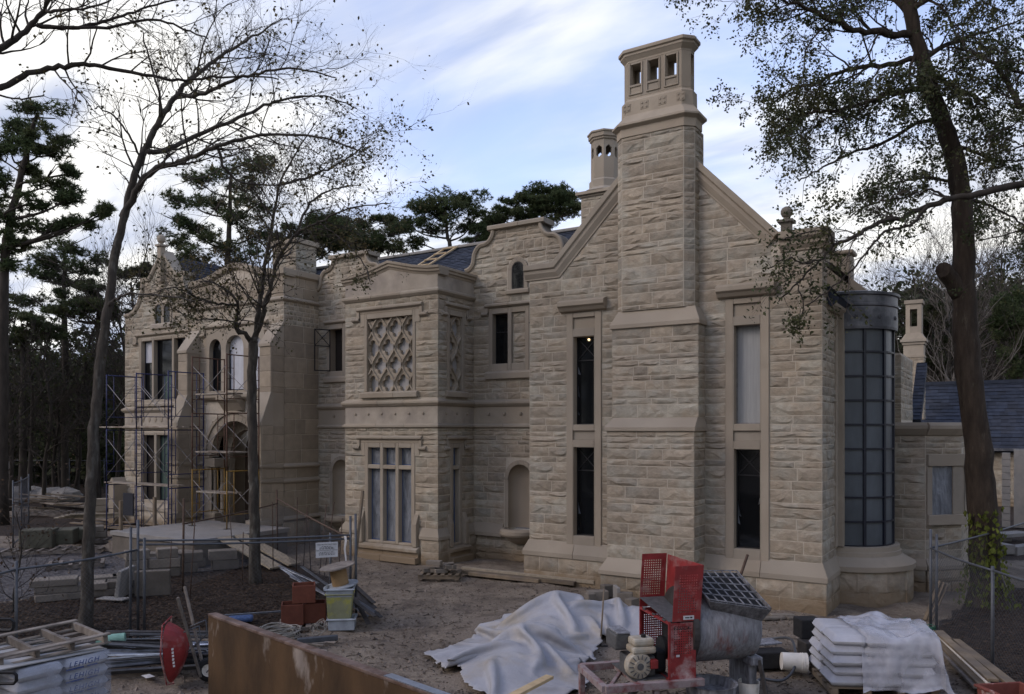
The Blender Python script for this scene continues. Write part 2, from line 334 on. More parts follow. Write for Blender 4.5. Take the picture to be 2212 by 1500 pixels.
def film_material(name, col, op):
    m = bpy.data.materials.new(name); m.use_nodes = True; N = m.node_tree.nodes; L = m.node_tree.links
    b = N['Principled BSDF']; b.inputs['Base Color'].default_value = rgba(col); b.inputs['Roughness'].default_value = 0.2
    g = N.new('ShaderNodeNewGeometry'); n = N.new('ShaderNodeTexNoise'); n.inputs['Scale'].default_value = 2.6; n.inputs['Detail'].default_value = 7; L.new(g.outputs['Position'], n.inputs['Vector'])
    bp = N.new('ShaderNodeBump'); bp.inputs['Strength'].default_value = 0.4; bp.inputs['Distance'].default_value = 0.04; L.new(n.outputs[0], bp.inputs['Height']); L.new(bp.outputs[0], b.inputs['Normal'])
    r = N.new('ShaderNodeMapRange'); r.inputs[1].default_value = 0.35; r.inputs[2].default_value = 0.65; r.inputs[3].default_value = max(.02, op - 0.3); r.inputs[4].default_value = min(1, op + 0.3); L.new(n.outputs[0], r.inputs[0])
    t = N.new('ShaderNodeBsdfTransparent'); mx = N.new('ShaderNodeMixShader'); L.new(r.outputs[0], mx.inputs[0]); L.new(t.outputs[0], mx.inputs[1]); L.new(b.outputs[0], mx.inputs[2])
    L.new(mx.outputs[0], N['Material Output'].inputs[0]); MATS[name] = m
film_material('clear_sheet', (0.48, 0.49, 0.54), 0.44)
film_material('thin_wrap', (0.42, 0.44, 0.50), 0.16)
def ground_material():
    m = bpy.data.materials.new('site_ground'); m.use_nodes = True; nt = m.node_tree; N = nt.nodes; L = nt.links; b = N['Principled BSDF']
    b.inputs['Roughness'].default_value = 0.93; b.inputs['Specular IOR Level'].default_value = 0.2
    g = N.new('ShaderNodeNewGeometry'); z = N.new('ShaderNodeAttribute'); z.attribute_name = 'zone'; sp = N.new('ShaderNodeSeparateColor'); L.new(z.outputs['Color'], sp.inputs[0])
    def nz(s, d=8, r=0.62):
        n = N.new('ShaderNodeTexNoise'); n.inputs['Scale'].default_value = s; n.inputs['Detail'].default_value = d; n.inputs['Roughness'].default_value = r; L.new(g.outputs['Position'], n.inputs['Vector']); return n.outputs['Fac']
    def mr(v, a, b_, c, d):
        x = N.new('ShaderNodeMapRange'); L.new(v, x.inputs[0])
        for i, q in enumerate((a, b_, c, d)): x.inputs[i + 1].default_value = q
        return x.outputs[0]
    def mix(f, a, c, bl='MIX'):
        x = N.new('ShaderNodeMix'); x.data_type = 'RGBA'; x.blend_type = bl
        for s_, v in ((x.inputs[0], f), (x.inputs[6], a), (x.inputs[7], c)):
            if isinstance(v, (int, float, tuple)): s_.default_value = v
            else: L.new(v, s_)
        return x.outputs[2]
    dirt = mix(mr(nz(0.9), 0.42, 0.6, 0, 1), (0.218, 0.180, 0.138, 1), (0.135, 0.11, 0.086, 1))
    dirt = mix(mr(nz(5.5), 0.52, 0.66, 0, 0.8), dirt, (0.09, 0.07, 0.055, 1))
    dirt = mix(mr(nz(2.4), 0.58, 0.7, 0, 0.6), dirt, (0.27, 0.225, 0.18, 1))
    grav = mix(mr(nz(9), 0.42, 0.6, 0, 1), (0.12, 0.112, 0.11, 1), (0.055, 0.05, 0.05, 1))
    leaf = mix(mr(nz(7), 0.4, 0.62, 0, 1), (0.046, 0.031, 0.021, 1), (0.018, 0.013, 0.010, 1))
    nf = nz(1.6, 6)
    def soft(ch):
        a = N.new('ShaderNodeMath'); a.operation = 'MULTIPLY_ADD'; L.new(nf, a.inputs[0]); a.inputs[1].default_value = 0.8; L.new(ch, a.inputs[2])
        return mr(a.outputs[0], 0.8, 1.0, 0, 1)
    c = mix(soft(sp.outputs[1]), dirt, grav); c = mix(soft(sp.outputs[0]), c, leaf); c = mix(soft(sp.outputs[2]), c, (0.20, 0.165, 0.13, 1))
    fine = mr(nz(28, 5), 0.3, 0.7, 0.72, 1.28); cc = N.new('ShaderNodeCombineColor'); [L.new(fine, cc.inputs[i]) for i in range(3)]
    c = mix(1.0, c, cc.outputs[0], 'MULTIPLY'); L.new(c, b.inputs['Base Color'])
    bp = N.new('ShaderNodeBump'); bp.inputs['Strength'].default_value = 0.9; bp.inputs['Distance'].default_value = 0.05; L.new(nz(14, 8, 0.7), bp.inputs['Height']); L.new(bp.outputs[0], b.inputs['Normal'])
    MATS['site_ground'] = m
ground_material()
# ------------------------------------------------------------------ the mansion
class Fr:
    """a wall plane: u runs along it, z up, d out of it"""
    def __init__(s, o, u, n): s.o = Vector(o); s.u = Vector(u).normalized(); s.n = Vector(n).normalized()
    def p(s, u, z, d=0.0):
        q = s.o + s.u * u + s.n * d; return (q.x, q.y, q.z + z)
def front(y): return Fr((0, y, 0), (1, 0, 0), (0, -1, 0))
def right(x): return Fr((x, 0, 0), (0, 1, 0), (1, 0, 0))
def fbox(mb, fr, u0, u1, z0, z1, d0, d1):
    mb.hexa([fr.p(u0, z0, d1), fr.p(u1, z0, d1), fr.p(u1, z0, d0), fr.p(u0, z0, d0), fr.p(u0, z1, d1), fr.p(u1, z1, d1), fr.p(u1, z1, d0), fr.p(u0, z1, d0)])
def fpoly(mb, fr, pts, d0, d1):
    n = len(pts); mb.add([fr.p(u, z, d1) for u, z in pts] + [fr.p(u, z, d0) for u, z in pts],
        [tuple(range(n)), tuple(range(2 * n - 1, n - 1, -1))] + [(i, i + n, (i + 1) % n + n, (i + 1) % n) for i in range(n)])
def fprof(mb, fr, u0, u1, prof, m0=0.0, m1=0.0):
    """profile [(d,z)...] run along the wall; m0/m1 = mitre: extra length per metre of projection at each end"""
    n = len(prof)
    if u1 - u0 > 1.9:                       # long mouldings are set in lengths with a fine joint
        k = max(2, int((u1 - u0) / 1.25)); c = [u0 + (u1 - u0) * (i + RND.uniform(-.2, .2) * (0 < i < k)) / k for i in range(k + 1)]
        for i in range(k): fprof(mb, fr, c[i] + .004 * (i > 0), c[i + 1] - .004 * (i < k - 1), prof, m0 if i == 0 else 0, m1 if i == k - 1 else 0)
        return
    mb.add([fr.p(u0 - m0 * d, z, d) for d, z in prof] + [fr.p(u1 + m1 * d, z, d) for d, z in prof],
        [tuple(range(n)), tuple(range(2 * n - 1, n - 1, -1))] + [(i, i + n, (i + 1) % n + n, (i + 1) % n) for i in range(n)])
def fstrip(mb, fr, line, prof):
    """coping: profile [(offset below the line, d)...] swept along a polyline in (u,z)"""
    n = len(prof); k = len(line); vs = []
    for i, (u, z) in enumerate(line):
        a = Vector(line[max(i - 1, 0)]); b = Vector(line[min(i + 1, k - 1)]); 
        def nrm(p, q):
            t = (Vector(q) - Vector(p)).normalized(); return Vector((t.y, -t.x))
        ns = []
        if i > 0: ns.append(nrm(line[i - 1], line[i]))
        if i < k - 1: ns.append(nrm(line[i], line[i + 1]))
        m = ns[0] if len(ns) == 1 else (ns[0] + ns[1]).normalized()
        sc = 1.0 / max(0.5, m.dot(ns[0]))
        for off, d in prof:
            q = Vector((u, z)) + m * off * sc; vs.append(fr.p(q.x, q.y, d))
    fs = []
    for i in range(k - 1):
        for j in range(n):
            q = (j + 1) % n; fs.append((i * n + j, i * n + q, (i + 1) * n + q, (i + 1) * n + j))
    fs += [tuple(range(n)), tuple((k - 1) * n + j for j in range(n - 1, -1, -1))]
    mb.add(vs, fs)
def arc(uc, zc, r, a0, a1, n): return [(uc + r * math.cos(a0 + (a1 - a0) * i / n), zc + r * math.sin(a0 + (a1 - a0) * i / n)) for i in range(n + 1)]
def farch(mb, fr, uc, zs, ri, ro, d0, d1, n=14):
    a = arc(uc, zs, ri, 0, math.pi, n); b = arc(uc, zs, ro, 0, math.pi, n)
    for i in range(n):
        q = [a[i], b[i], b[i + 1], a[i + 1]]
        mb.add([fr.p(u, z, d1) for u, z in q] + [fr.p(u, z, d0) for u, z in q], [(0, 1, 2, 3), (7, 6, 5, 4), (0, 4, 5, 1), (1, 5, 6, 2), (2, 6, 7, 3), (3, 7, 4, 0)])
def fwall(mb, fr, u0, u1, z0, z1, holes, d0, d1=0.0):
    us = sorted({u0, u1} | {min(max(h[i], u0), u1) for h in holes for i in (0, 1)}); zs = sorted({z0, z1} | {min(max(h[i], z0), z1) for h in holes for i in (2, 3)})
    for i in range(len(us) - 1):
        run = None
        for j in range(len(zs) - 1):
            cu, cz = (us[i] + us[i + 1]) / 2, (zs[j] + zs[j + 1]) / 2
            hole = any(h[0] < cu < h[1] and h[2] < cz < h[3] for h in holes)
            if not hole: run = (zs[j] if run is None else run[0], zs[j + 1]) if run is None else (run[0], zs[j + 1])
            if hole or j == len(zs) - 2:
                if run: fbox(mb, fr, us[i], us[i + 1], run[0], run[1], d0, d1)
                run = None

mansion = thing('stone_mansion', (-14, 19.4, 0), 'large unfinished limestone mansion with gables, bay and tall chimney filling the view', 'house')
# courses of stone: heights shared by every wall so that they line up at the corners
CR = random.Random(5); COURSES = [-0.12]
while COURSES[-1] < 14: COURSES.append(COURSES[-1] + CR.choice((0.13, 0.15, 0.17, 0.2, 0.22, 0.25, 0.29)))
STONES = []        # (frame, u0, u1, z0, z1, kind)
def ashlar(fr, u0, u1, z0, z1, holes=(), outline=None, kind='rock', lo=0.3, hi=1.0, joint=0.021, cuts=None, seed=1):
    r = random.Random(seed * 7919 + int(u0 * 31) + int(z0 * 17)); cs = cuts or COURSES
    zz = [z0] + [c for c in cs if z0 + 0.09 < c < z1 - 0.09] + [z1]
    for za, zb in zip(zz, zz[1:]):
        iv = [(u0, u1)]
        if outline:
            a = outline(za); b = outline(zb); iv = [(max(a[0], b[0]), min(a[1], b[1]))]
            if iv[0][1] - iv[0][0] < 0.08: continue
        for h in holes:
            if h[3] <= za + 0.03 or h[2] >= zb - 0.03: continue
            nx = []
            for p, q in iv:
                if h[1] <= p or h[0] >= q: nx.append((p, q)); continue
                if h[0] - p > 0.05: nx.append((p, h[0]))
                if q - h[1] > 0.05: nx.append((h[1], q))
            iv = nx
        for p, q in iv:
            l = q - p; n = max(1, int(round(l / r.uniform(lo * 1.35, hi * 0.82)))); w = [r.uniform(0.6, 1.4) for _ in range(n)]; sw = sum(w); x = p
            for k in range(n):
                y = x + l * w[k] / sw; STONES.append((fr, x + joint / 2, y - joint / 2, za + joint / 2, zb - joint / 2, kind)); x = y
def rock_variant(nu, nv, seed):
    r = random.Random(seed); vs = []; fs = []
    for j in range(nv + 1):
        for i in range(nu + 1):
            u = i / nu; z = j / nv; edge = i in (0, nu) or j in (0, nv)
            d = 0.006 if edge else 0.014 + r.random() ** 1.5 * 0.034 + 0.008 * (1 - z)
            if not edge: u += r.uniform(-0.3, 0.3) / nu; z += r.uniform(-0.28, 0.22) / nv
            vs.append((u, d, z))
    w = nu + 1
    for j in range(nv):
        for i in range(nu):
            q = (j * w + i, j * w + i + 1, (j + 1) * w + i + 1, (j + 1) * w + i)
            if r.random() < 0.5: fs += [(q[0], q[1], q[2]), (q[0], q[2], q[3])]
            else: fs += [(q[0], q[1], q[3]), (q[1], q[2], q[3])]
    ring = [i for i in range(nu + 1)] + [j * w + nu for j in range(1, nv + 1)] + [nv * w + i for i in range(nu - 1, -1, -1)] + [j * w for j in range(nv - 1, 0, -1)]
    b = len(vs); vs += [(vs[k][0], -0.03, vs[k][2]) for k in ring]
    for k in range(len(ring)): q = (k + 1) % len(ring); fs.append((ring[q], ring[k], b + k, b + q))
    return vs, fs
ROCKV = [rock_variant(3 + (k % 3), 3, k) for k in range(24)]
SMOOTHV = ([(0, 0.0, 0), (1, 0.0, 0), (1, 0.0, 1), (0, 0.0, 1), (0.012, 0.012, 0.02), (0.988, 0.012, 0.02), (0.988, 0.012, 0.98), (0.012, 0.012, 0.98)], [(4, 5, 6, 7), (0, 1, 5, 4), (1, 2, 6, 5), (2, 3, 7, 6), (3, 0, 4, 7)])

trim = MB(); pale = MB(); wall = MB()           # dressed trim collected by part further down
def clusters(mb):
    """shapes of a collector that stand apart from each other"""
    n = len(mb.v); par = list(range(n))
    def find(a):
        while par[a] != a: par[a] = par[par[a]]; a = par[a]
        return a
    for f in mb.f:
        r = find(f[0])
        for i in f[1:]: par[find(i)] = r
    isl = {}
    for i in range(n): isl.setdefault(find(i), []).append(i)
    boxes = []
    for k, vs in isl.items():
        P = [mb.v[i] for i in vs]; boxes.append([k, [min(p[j] for p in P) - .012 for j in range(3)], [max(p[j] for p in P) + .012 for j in range(3)]])
    cl = {b[0]: b[0] for b in boxes}
    def f2(a):
        while cl[a] != a: a = cl[a]
        return a
    for i in range(len(boxes)):
        for j in range(i):
            a, b = boxes[i], boxes[j]
            if all(a[1][q] <= b[2][q] and b[1][q] <= a[2][q] for q in range(3)): cl[f2(a[0])] = f2(b[0])
    out = {}
    for f in mb.f: out.setdefault(f2(find(f[0])), []).append(f)
    res = []
    for fs in out.values():
        m = MB(); mp = {}
        for f in fs:
            for i in f:
                if i not in mp: mp[i] = len(m.v); m.v.append(mb.v[i])
            m.f.append(tuple(mp[i] for i in f)); m.mi.append(0)
        res.append(m)
    return res
def part(name, mb, mat, bevel=0.012, parent=None, **k):
    r = None
    for m in (clusters(mb) if len(mb.f) < 900 else [mb]):
        o = m.build(name, mat, parent or mansion, bevel=bevel, **k)
        if r is None or len(o.data.polygons) > len(r.data.polygons): r = o
    return r
# ---------- generic pieces
def window_surround(fr, uc, w, z0, z1, lights, rev=0.16, d=0.035, name='window', pane='dark_glass', frame='navy_frame', parent=None, mull=None):
    """stone frame round a stack of lights [(u0,u1,z0,z1)...]; each light gets a recessed pane and a thin metal frame"""
    s = MB(); fwall(s, fr, uc - w / 2, uc + w / 2, z0, z1, lights, -rev - 0.12, d)
    wo = part(name, s, 'dressed_stone')
    for i, (a, b, c, e) in enumerate(lights):
        pm = pane[i % len(pane)] if isinstance(pane, (list, tuple)) else pane
        g = MB(); fbox(g, fr, a - 0.01, b + 0.01, c - 0.01, e + 0.01, -rev - 0.03, -rev); g.build('pane', pm, wo)
        if frame:
            f = MB(); t = 0.025
            for q in ((a, a + t, c, e), (b - t, b, c, e), (a + t, b - t, c, c + t), (a + t, b - t, e - t, e)): fbox(f, fr, *q, -rev + 0.002, -rev + 0.03)
            f.build('sash', frame, wo)
    return wo
def hood(fr, u0, u1, z, drop=0.0, ret=0.0, name='hood_mould', pr=0.11):
    s = MB(); prof = [(0, z), (0.03, z), (pr, z - 0.05), (pr, z - 0.1), (0.035, z - 0.15), (0, z - 0.15)]
    fprof(s, fr, u0, u1, prof)
    if drop:
        for u, sg in ((u0, -1), (u1, 1)):
            a, b = sorted((u, u - sg * 0.11)); fbox(s, fr, a, b, z - drop, z - 0.15, 0, 0.075)
            a, b = sorted((u - sg * 0.11, u + sg * ret)); fprof(s, fr, a, b, [(dd, zz - drop + 0.1) for dd, zz in prof])
    return part(name, s, 'dressed_stone', bevel=0.008)

# ================= gable wing (the big gable with the chimney)
YG = 18.4; FG = front(YG); GX0, GX1 = -11.12, -3.62; GC = -7.42
def gable_out(z):
    if z <= 8.02: return GX0, GX1
    k = (z - 8.02) / 0.96; return max(GX0 + 0.75, -10.35 + k), min(GX1 - 0.8, -4.47 - k)
wl, wr = -9.47, -5.26; hw = 0.5
wing_holes = [(wl - hw, wl + hw, 0.98, 7.06), (wr - hw, wr + hw, 0.98, 7.04), (-8.42, -6.26, -1, 6.75), (-8.42, -6.42, 6.7, 14)]
w = MB(); fwall(w, FG, GX0, GX1, -0.3, 8.02, [(wl - hw, wl + hw, 0.98, 7.06), (wr - hw, wr + hw, 0.98, 7.04)], -0.5, 0)
fpoly(w, FG, [(GX0, 8.02), (GX1, 8.02), (-4.47, 8.2), (GC, 11.0), (-10.35, 8.2)], -0.5, 0)
part('gable_wall', w, 'mortar', bevel=0)
ashlar(FG, GX0 - 0.03, GX1 + 0.03, 1.07, 10.6, wing_holes, gable_out, seed=3)
# plinth
pl = MB()
for a, b, m0, m1 in ((GX0, -8.42, 1, 0), (-6.26, GX1, 0, 1)):
    fprof(pl, FG, a, b, [(0, 1.07), (0.02, 1.07), (0.15, 0.78), (0.15, 0.66), (0, 0.66)], m0, m1)
part('plinth_course', pl, 'dressed_stone')
PB = front(YG - 0.11); w = MB(); fbox(w, PB, GX0 - 0.1, -8.42, -0.3, 0.66, -0.3, 0); fbox(w, PB, -6.26, GX1 + 0.1, -0.3, 0.66, -0.3, 0); part('plinth_wall', w, 'mortar', bevel=0)
ashlar(PB, GX0 - 0.12, -8.42, -0.1, 0.655, seed=4, lo=0.4, hi=1.2, cuts=[0.26]); ashlar(PB, -6.26, GX1 + 0.12, -0.1, 0.655, seed=5, lo=0.5, hi=1.4, cuts=[0.27])
# two tall windows
for uc, panes in ((wl, ('dark_glass', 'dark_glass')), (wr, ('blind_cloth', 'dark_glass'))):
    lights = [(uc - 0.3, uc + 0.3, 4.15, 6.43), (uc - 0.3, uc + 0.3, 1.26, 3.56)]
    rec = [(uc - 0.32, uc + 0.32, 6.64, 6.93), (uc - 0.32, uc + 0.32, 3.75, 3.99)]
    s = MB(); fwall(s, FG, uc - hw, uc + hw, 0.98, 7.05, lights + rec, -0.32, 0.04)
    for a, b, c, e in rec: fbox(s, FG, a, b, c, e, -0.3, -0.02)
    wo = part('tall_window', s, 'dressed_stone')
    for i, (a, b, c, e) in enumerate(lights):
        g = MB(); fbox(g, FG, a - .01, b + .01, c - .01, e + .01, -0.23, -0.2); g.build('pane', panes[i], wo)
        f = MB(); t = 0.028
        for q in ((a, a + t, c, e), (b - t, b, c, e), (a + t, b - t, c, c + t), (a + t, b - t, e - t, e)): fbox(f, FG, *q, -0.198, -0.165)
        if panes[i] == 'dark_glass':
            zb = e - 0.62; fbox(f, FG, a + t, b - t, zb, zb + 0.03, -0.198, -0.18)
            f.bar(FG.p(a + t, zb + 0.03, -0.188), FG.p(b - t, e - t, -0.188), 0.018, 0.02, FG.n); f.bar(FG.p(b - t, zb + 0.03, -0.186), FG.p(a + t, e - t, -0.186), 0.018, 0.02, FG.n)
        f.build('sash', 'black_frame' if panes[i] == 'dark_glass' else 'brace_steel', wo)
        if panes[i] == 'dark_glass':      # torn protective film hanging in the corners
            r = random.Random(i + int(uc * 10)); f = MB()
            for k in range(4):
                u = a + 0.03 if r.random() < .7 else b - 0.03; sg = 1 if u < uc else -1; z = r.uniform(c + 0.1, e - 0.9); hh = r.uniform(.12, .3); ww = r.uniform(.03, .1)
                f.add([FG.p(u, z, -.195), FG.p(u + sg * ww, z - .03, -.17), FG.p(u + sg * ww * .5, z + hh * .5, -.165), FG.p(u, z + hh, -.195)], [(0, 1, 2), (0, 2, 3)])
                f.build('torn_film', 'plastic_film', wo)
    s = MB(); fprof(s, FG, uc - 0.68, uc + 0.66, [(0, 7.4), (0.06, 7.4), (0.24, 7.33), (0.24, 7.22), (0.18, 7.18), (0.12, 7.1), (0, 7.06)]); part('hood_mould', s, 'dressed_stone')
s = MB(); q = FG.p(wl + 0.05, 6.36, -0.172); s.lathe([(0, 0.035), (0.03, 0.02), (0.035, 0), (0.02, -0.03), (0, -0.035)], q, 8)
bulb = bpy.data.materials.new('lit_bulb'); bulb.use_nodes = True; bulb.node_tree.nodes['Principled BSDF'].inputs['Emission Color'].default_value = (1, .72, .38, 1); bulb.node_tree.nodes['Principled BSDF'].inputs['Emission Strength'].default_value = 2.2
s.build('lit_lamp', bulb, mansion)
# coping of the gable
s = MB(); cprof = [(0, -0.42), (0, 0.15), (0.13, 0.15), (0.16, 0.10), (0.24, 0.10), (0.36, 0.035), (0.40, 0.035), (0.40, -0.42)]
fstrip(s, FG, [(GX0 - 0.12, 8.42), (-10.36, 8.42), (-8.38, 10.44)], cprof); part('coping', s, 'dressed_stone', 0.01)
s = MB(); fstrip(s, FG, [(-6.46, 10.46), (-4.52, 8.44)], cprof); part('coping', s, 'dressed_stone', 0.01)
s = MB(); fstrip(s, FG, [(-4.52, 8.44), (GX1 + 0.16, 8.44)], [(0, -0.6), (0, 0.2), (0.16, 0.2), (0.24, 0.12), (0.3, 0.12), (0.40, 0.04), (0.44, 0.04), (0.44, -0.6)]); part('kneeler', s, 'dressed_stone', 0.015)
s = MB(); fbox(s, FG, -4.6, GX1 + .02, 7.7, 8.3, -.7, -.05); part('kneeler_backing', s, 'mortar', 0)
# right side wall of the wing
FR_ = right(GX1); w = MB(); fbox(w, FR_, YG + 0.5, 25.0, -0.3, 6.95, -0.5, 0); fbox(w, FR_, YG + .004, YG + .5, -0.3, 8.01, -0.5, -0.002); part('side_wall', w, 'mortar', bevel=0)
ashlar(FR_, YG + 0.0, YG + .5, 6.95, 8.02, seed=7); ashlar(FR_, YG + 0.0, 25, 0.0, 6.9, seed=8)
s = MB(); fprof(s, FR_, YG, 19.98, [(0, 1.07), (0.02, 1.07), (0.15, 0.78), (0.15, 0.66), (0, 0.66)], 1, 0); part('plinth_course', s, 'dressed_stone')
PBR = right(GX1 + 0.11); w = MB(); fbox(w, PBR, YG - 0.106, 19.9, -0.3, 0.66, -0.1, 0); part('plinth_wall', w, 'mortar', bevel=0); ashlar(PBR, YG - 0.1, 19.9, -0.1, 0.655, cuts=[0.27], seed=9)
s = MB(); fprof(s, FR_, 18.9, 24.6, [(0, 6.98), (0.1, 6.98), (0.2, 6.9), (0.2, 6.8), (0.1, 6.7), (0, 6.7)]); part('eaves_cornice', s, 'dressed_stone')
# chimney breast in three stages
BX0, BX1 = -8.42, -6.26
def stack_stage(x0, x1, yf, z0, z1, seed, chamfer=0.0, yb=YG, lo=0.4, hi=1.1, cuts=None):
    w = MB(); c = chamfer
    pts = [(x0 + c, yf), (x1 - c, yf), (x1, yf + c), (x1, yb), (x0, yb), (x0, yf + c)] if c else [(x0, yf), (x1, yf), (x1, yb), (x0, yb)]
    n = len(pts); w.add([(x, y, z0) for x, y in pts] + [(x, y, z1) for x, y in pts], [tuple(range(n)), tuple(range(n, 2 * n))] + [(i, (i + 1) % n, (i + 1) % n + n, i + n) for i in range(n)])
    part('chimney_wall', w, 'mortar', bevel=0)
    e = 0.0 if c else 0.03
    ashlar(front(yf), x0 + c - e, x1 - c + e, z0, z1, seed=seed, lo=lo, hi=hi, cuts=cuts)
    ashlar(right(x1), yf + c, yb, z0, z1, seed=seed + 1, lo=lo, hi=hi, cuts=cuts)
    fl = Fr((x0, 0, 0), (0, -1, 0), (-1, 0, 0)); ashlar(fl, -yb, -(yf + c), z0, z1, seed=seed + 2, lo=lo, hi=hi, cuts=cuts)
    if c:
        L_ = c * math.sqrt(2)
        ashlar(Fr((x1 - c, yf, 0), (1, 1, 0), (1, -1, 0)), 0, L_, z0, z1, seed=seed + 3, lo=.5, cuts=cuts)
        ashlar(Fr((x0, yf + c, 0), (1, -1, 0), (-1, -1, 0)), 0, L_, z0, z1, seed=seed + 4, lo=.5, cuts=cuts)
def weathering(x0, x1, yf0, yf1, z0, z1, name='weathering', yb=YG, c0=0.0, lip=0.1):
    """sloped stone from the wider stage below (front yf0) to the narrower above (front yf1)"""
    a = 0.06; s = MB(); dx = c0
    lo = [(x0 - a, yf0 - a), (x1 + a, yf0 - a), (x1 + a, yb), (x0 - a, yb)]; hi_ = [(x0 + dx, yf1), (x1 - dx, yf1), (x1 - dx, yb), (x0 + dx, yb)]
    vs = [(x, y, z0) for x, y in lo] + [(x, y, z0 + lip) for x, y in lo] + [(x, y, z1) for x, y in hi_]
    s.add(vs, [(3, 2, 1, 0), (8, 9, 10, 11)] + [(i, (i + 1) % 4, (i + 1) % 4 + 4, i + 4) for i in range(4)] + [(i + 4, (i + 1) % 4 + 4, (i + 1) % 4 + 8, i + 8) for i in range(4)])
    return part(name, s, 'dressed_stone')
stack_stage(BX0 - .1, BX1 + .1, 17.47, -0.15, 0.52, 20, lo=.5, hi=1.2, cuts=[0.2])
weathering(BX0 - .1, BX1 + .1, 17.47, 17.6, 0.52, 0.92, c0=0.1)
stack_stage(BX0, BX1, 17.6, 0.92, 3.98, 21)
weathering(BX0, BX1, 17.6, 17.89, 3.98, 4.3)
stack_stage(BX0, BX1, 17.89, 4.3, 6.48, 25)
weathering(BX0, BX1, 17.89, 18.0, 6.48, 6.92, c0=0.1)
stack_stage(-8.4, -6.42, 17.95, 6.92, 11.16, 29, chamfer=0.2, yb=18.76)
def cham(x0, x1, y0, y1, c): return [(x0 + c, y0), (x1 - c, y0), (x1, y0 + c), (x1, y1 - c), (x1 - c, y1), (x0 + c, y1), (x0, y1 - c), (x0, y0 + c)]
def loft(mb, rings, cap=True):
    n = len(rings[0][0]); vs = [(x, y, z) for ring, z in rings for x, y in ring]; fs = []
    for k in range(len(rings) - 1):
        for i in range(n): fs.append((k * n + i, k * n + (i + 1) % n, (k + 1) * n + (i + 1) % n, (k + 1) * n + i))
    if cap: fs += [tuple(range(n)), tuple(range((len(rings) - 1) * n, len(rings) * n))]
    mb.add(vs, fs)
SX0, SX1, SY0, SY1 = -8.4, -6.42, 17.95, 18.78
def sring(g, c): return cham(SX0 - g, SX1 + g, SY0 - g, SY1 + g, c)
s = MB(); loft(s, [(sring(0.03, .22), 11.16), (sring(0.03, .22), 11.36), (sring(0.13, .26), 11.42), (sring(0.13, .26), 11.47), (sring(-0.07, .2), 11.72), (sring(-0.07, .2), 12.06), (sring(-0.13, .17), 12.12), (sring(-0.13, .17), 12.16)])
ccap = part('chimney_base_mould', s, 'dressed_stone', 0.01)
for k in range(4):
    u = -8.1 + k * 0.46; s = MB(); fr = front(SY0 + 0.07)
    for a, b in ((-1, -1), (1, -1), (1, 1), (-1, 1)): s.hexa([fr.p(u + x * .085 + a * .035, 11.9 + zz * .085 + b * .035, d) for d in (0, .03) for x, zz in ((0, 0), (a * .4, 0), (a * .4, b * .4), (0, b * .4))])
    fbox(s, fr, u - .1, u + .1, 11.8, 12.0, 0, .012); s.build('rosette', 'dressed_stone', ccap)
# lantern with openings on the front (3), back (3) and sides (1)
LX0, LX1, LY0, LY1 = SX0 + .13, SX1 - .13, SY0 + .13, SY1 - .13; c = .17; s = MB(); zl0, zl1 = 12.16, 13.02
wf = [(-8.02 + k * 0.455, -7.76 + k * 0.455, 12.47, 12.97) for k in range(3)]
ff = front(LY0); fwall(s, ff, LX0 + c, LX1 - c, zl0, zl1, wf, -0.14, 0)
fb = Fr((0, LY1, 0), (-1, 0, 0), (0, 1, 0)); fwall(s, fb, -(LX1 - c), -(LX0 + c), zl0, zl1, [(-b, -a, 12.47, 13.01) for a, b, z0, z1 in wf], -0.1, 0)
ym = (LY0 + LY1) / 2
for fr, lo_, hi_ in ((right(LX1), LY0 + c, LY1 - c), (Fr((LX0, 0, 0), (0, 1, 0), (-1, 0, 0)), LY0 + c, LY1 - c)): fwall(s, fr, lo_, hi_, zl0, zl1, [(ym - .14, ym + .14, 12.47, 12.97)], -0.14, 0)
for cx_, cy_, sx, sy in ((LX0, LY0, 1, 1), (LX1, LY0, -1, 1), (LX1, LY1, -1, -1), (LX0, LY1, 1, -1)):
    p = [(cx_, cy_ + sy * c), (cx_ + sx * c, cy_), (cx_ + sx * (c + .0), cy_ + sy * .14), (cx_ + sx * .14, cy_ + sy * c)]
    s.add([(x, y, zl0) for x, y in p] + [(x, y, zl1) for x, y in p], [(0, 1, 2, 3), (4, 5, 6, 7), (0, 1, 5, 4), (1, 2, 6, 5), (2, 3, 7, 6), (3, 0, 4, 7)])
lan = part('chimney_lantern', s, 'dressed_stone', 0.008)
s = MB()
for a, b, z0, z1 in wf:
    for q in ((a - .05, a - .012, 12.22, 13.0), (b + .012, b + .05, 12.22, 13.0), (a - .012, b + .012, 12.22, 12.25), (a - .012, b + .012, 12.41, 12.46)): fbox(s, ff, *q, 0, .028)
s.build('window_moulding', 'dressed_stone', lan, bevel=0.006)
s = MB(); loft(s, [(sring(-0.125, .18), 13.02), (sring(-0.125, .18), 13.06), (sring(-0.06, .2), 13.15), (sring(-0.04, .21), 13.17), (sring(-0.04, .21), 13.22), (sring(0.0, .22), 13.24), (sring(0.0, .22), 13.31), (sring(-0.04, .2), 13.34)])
part('chimney_cornice', s, 'dressed_stone', 0.008)
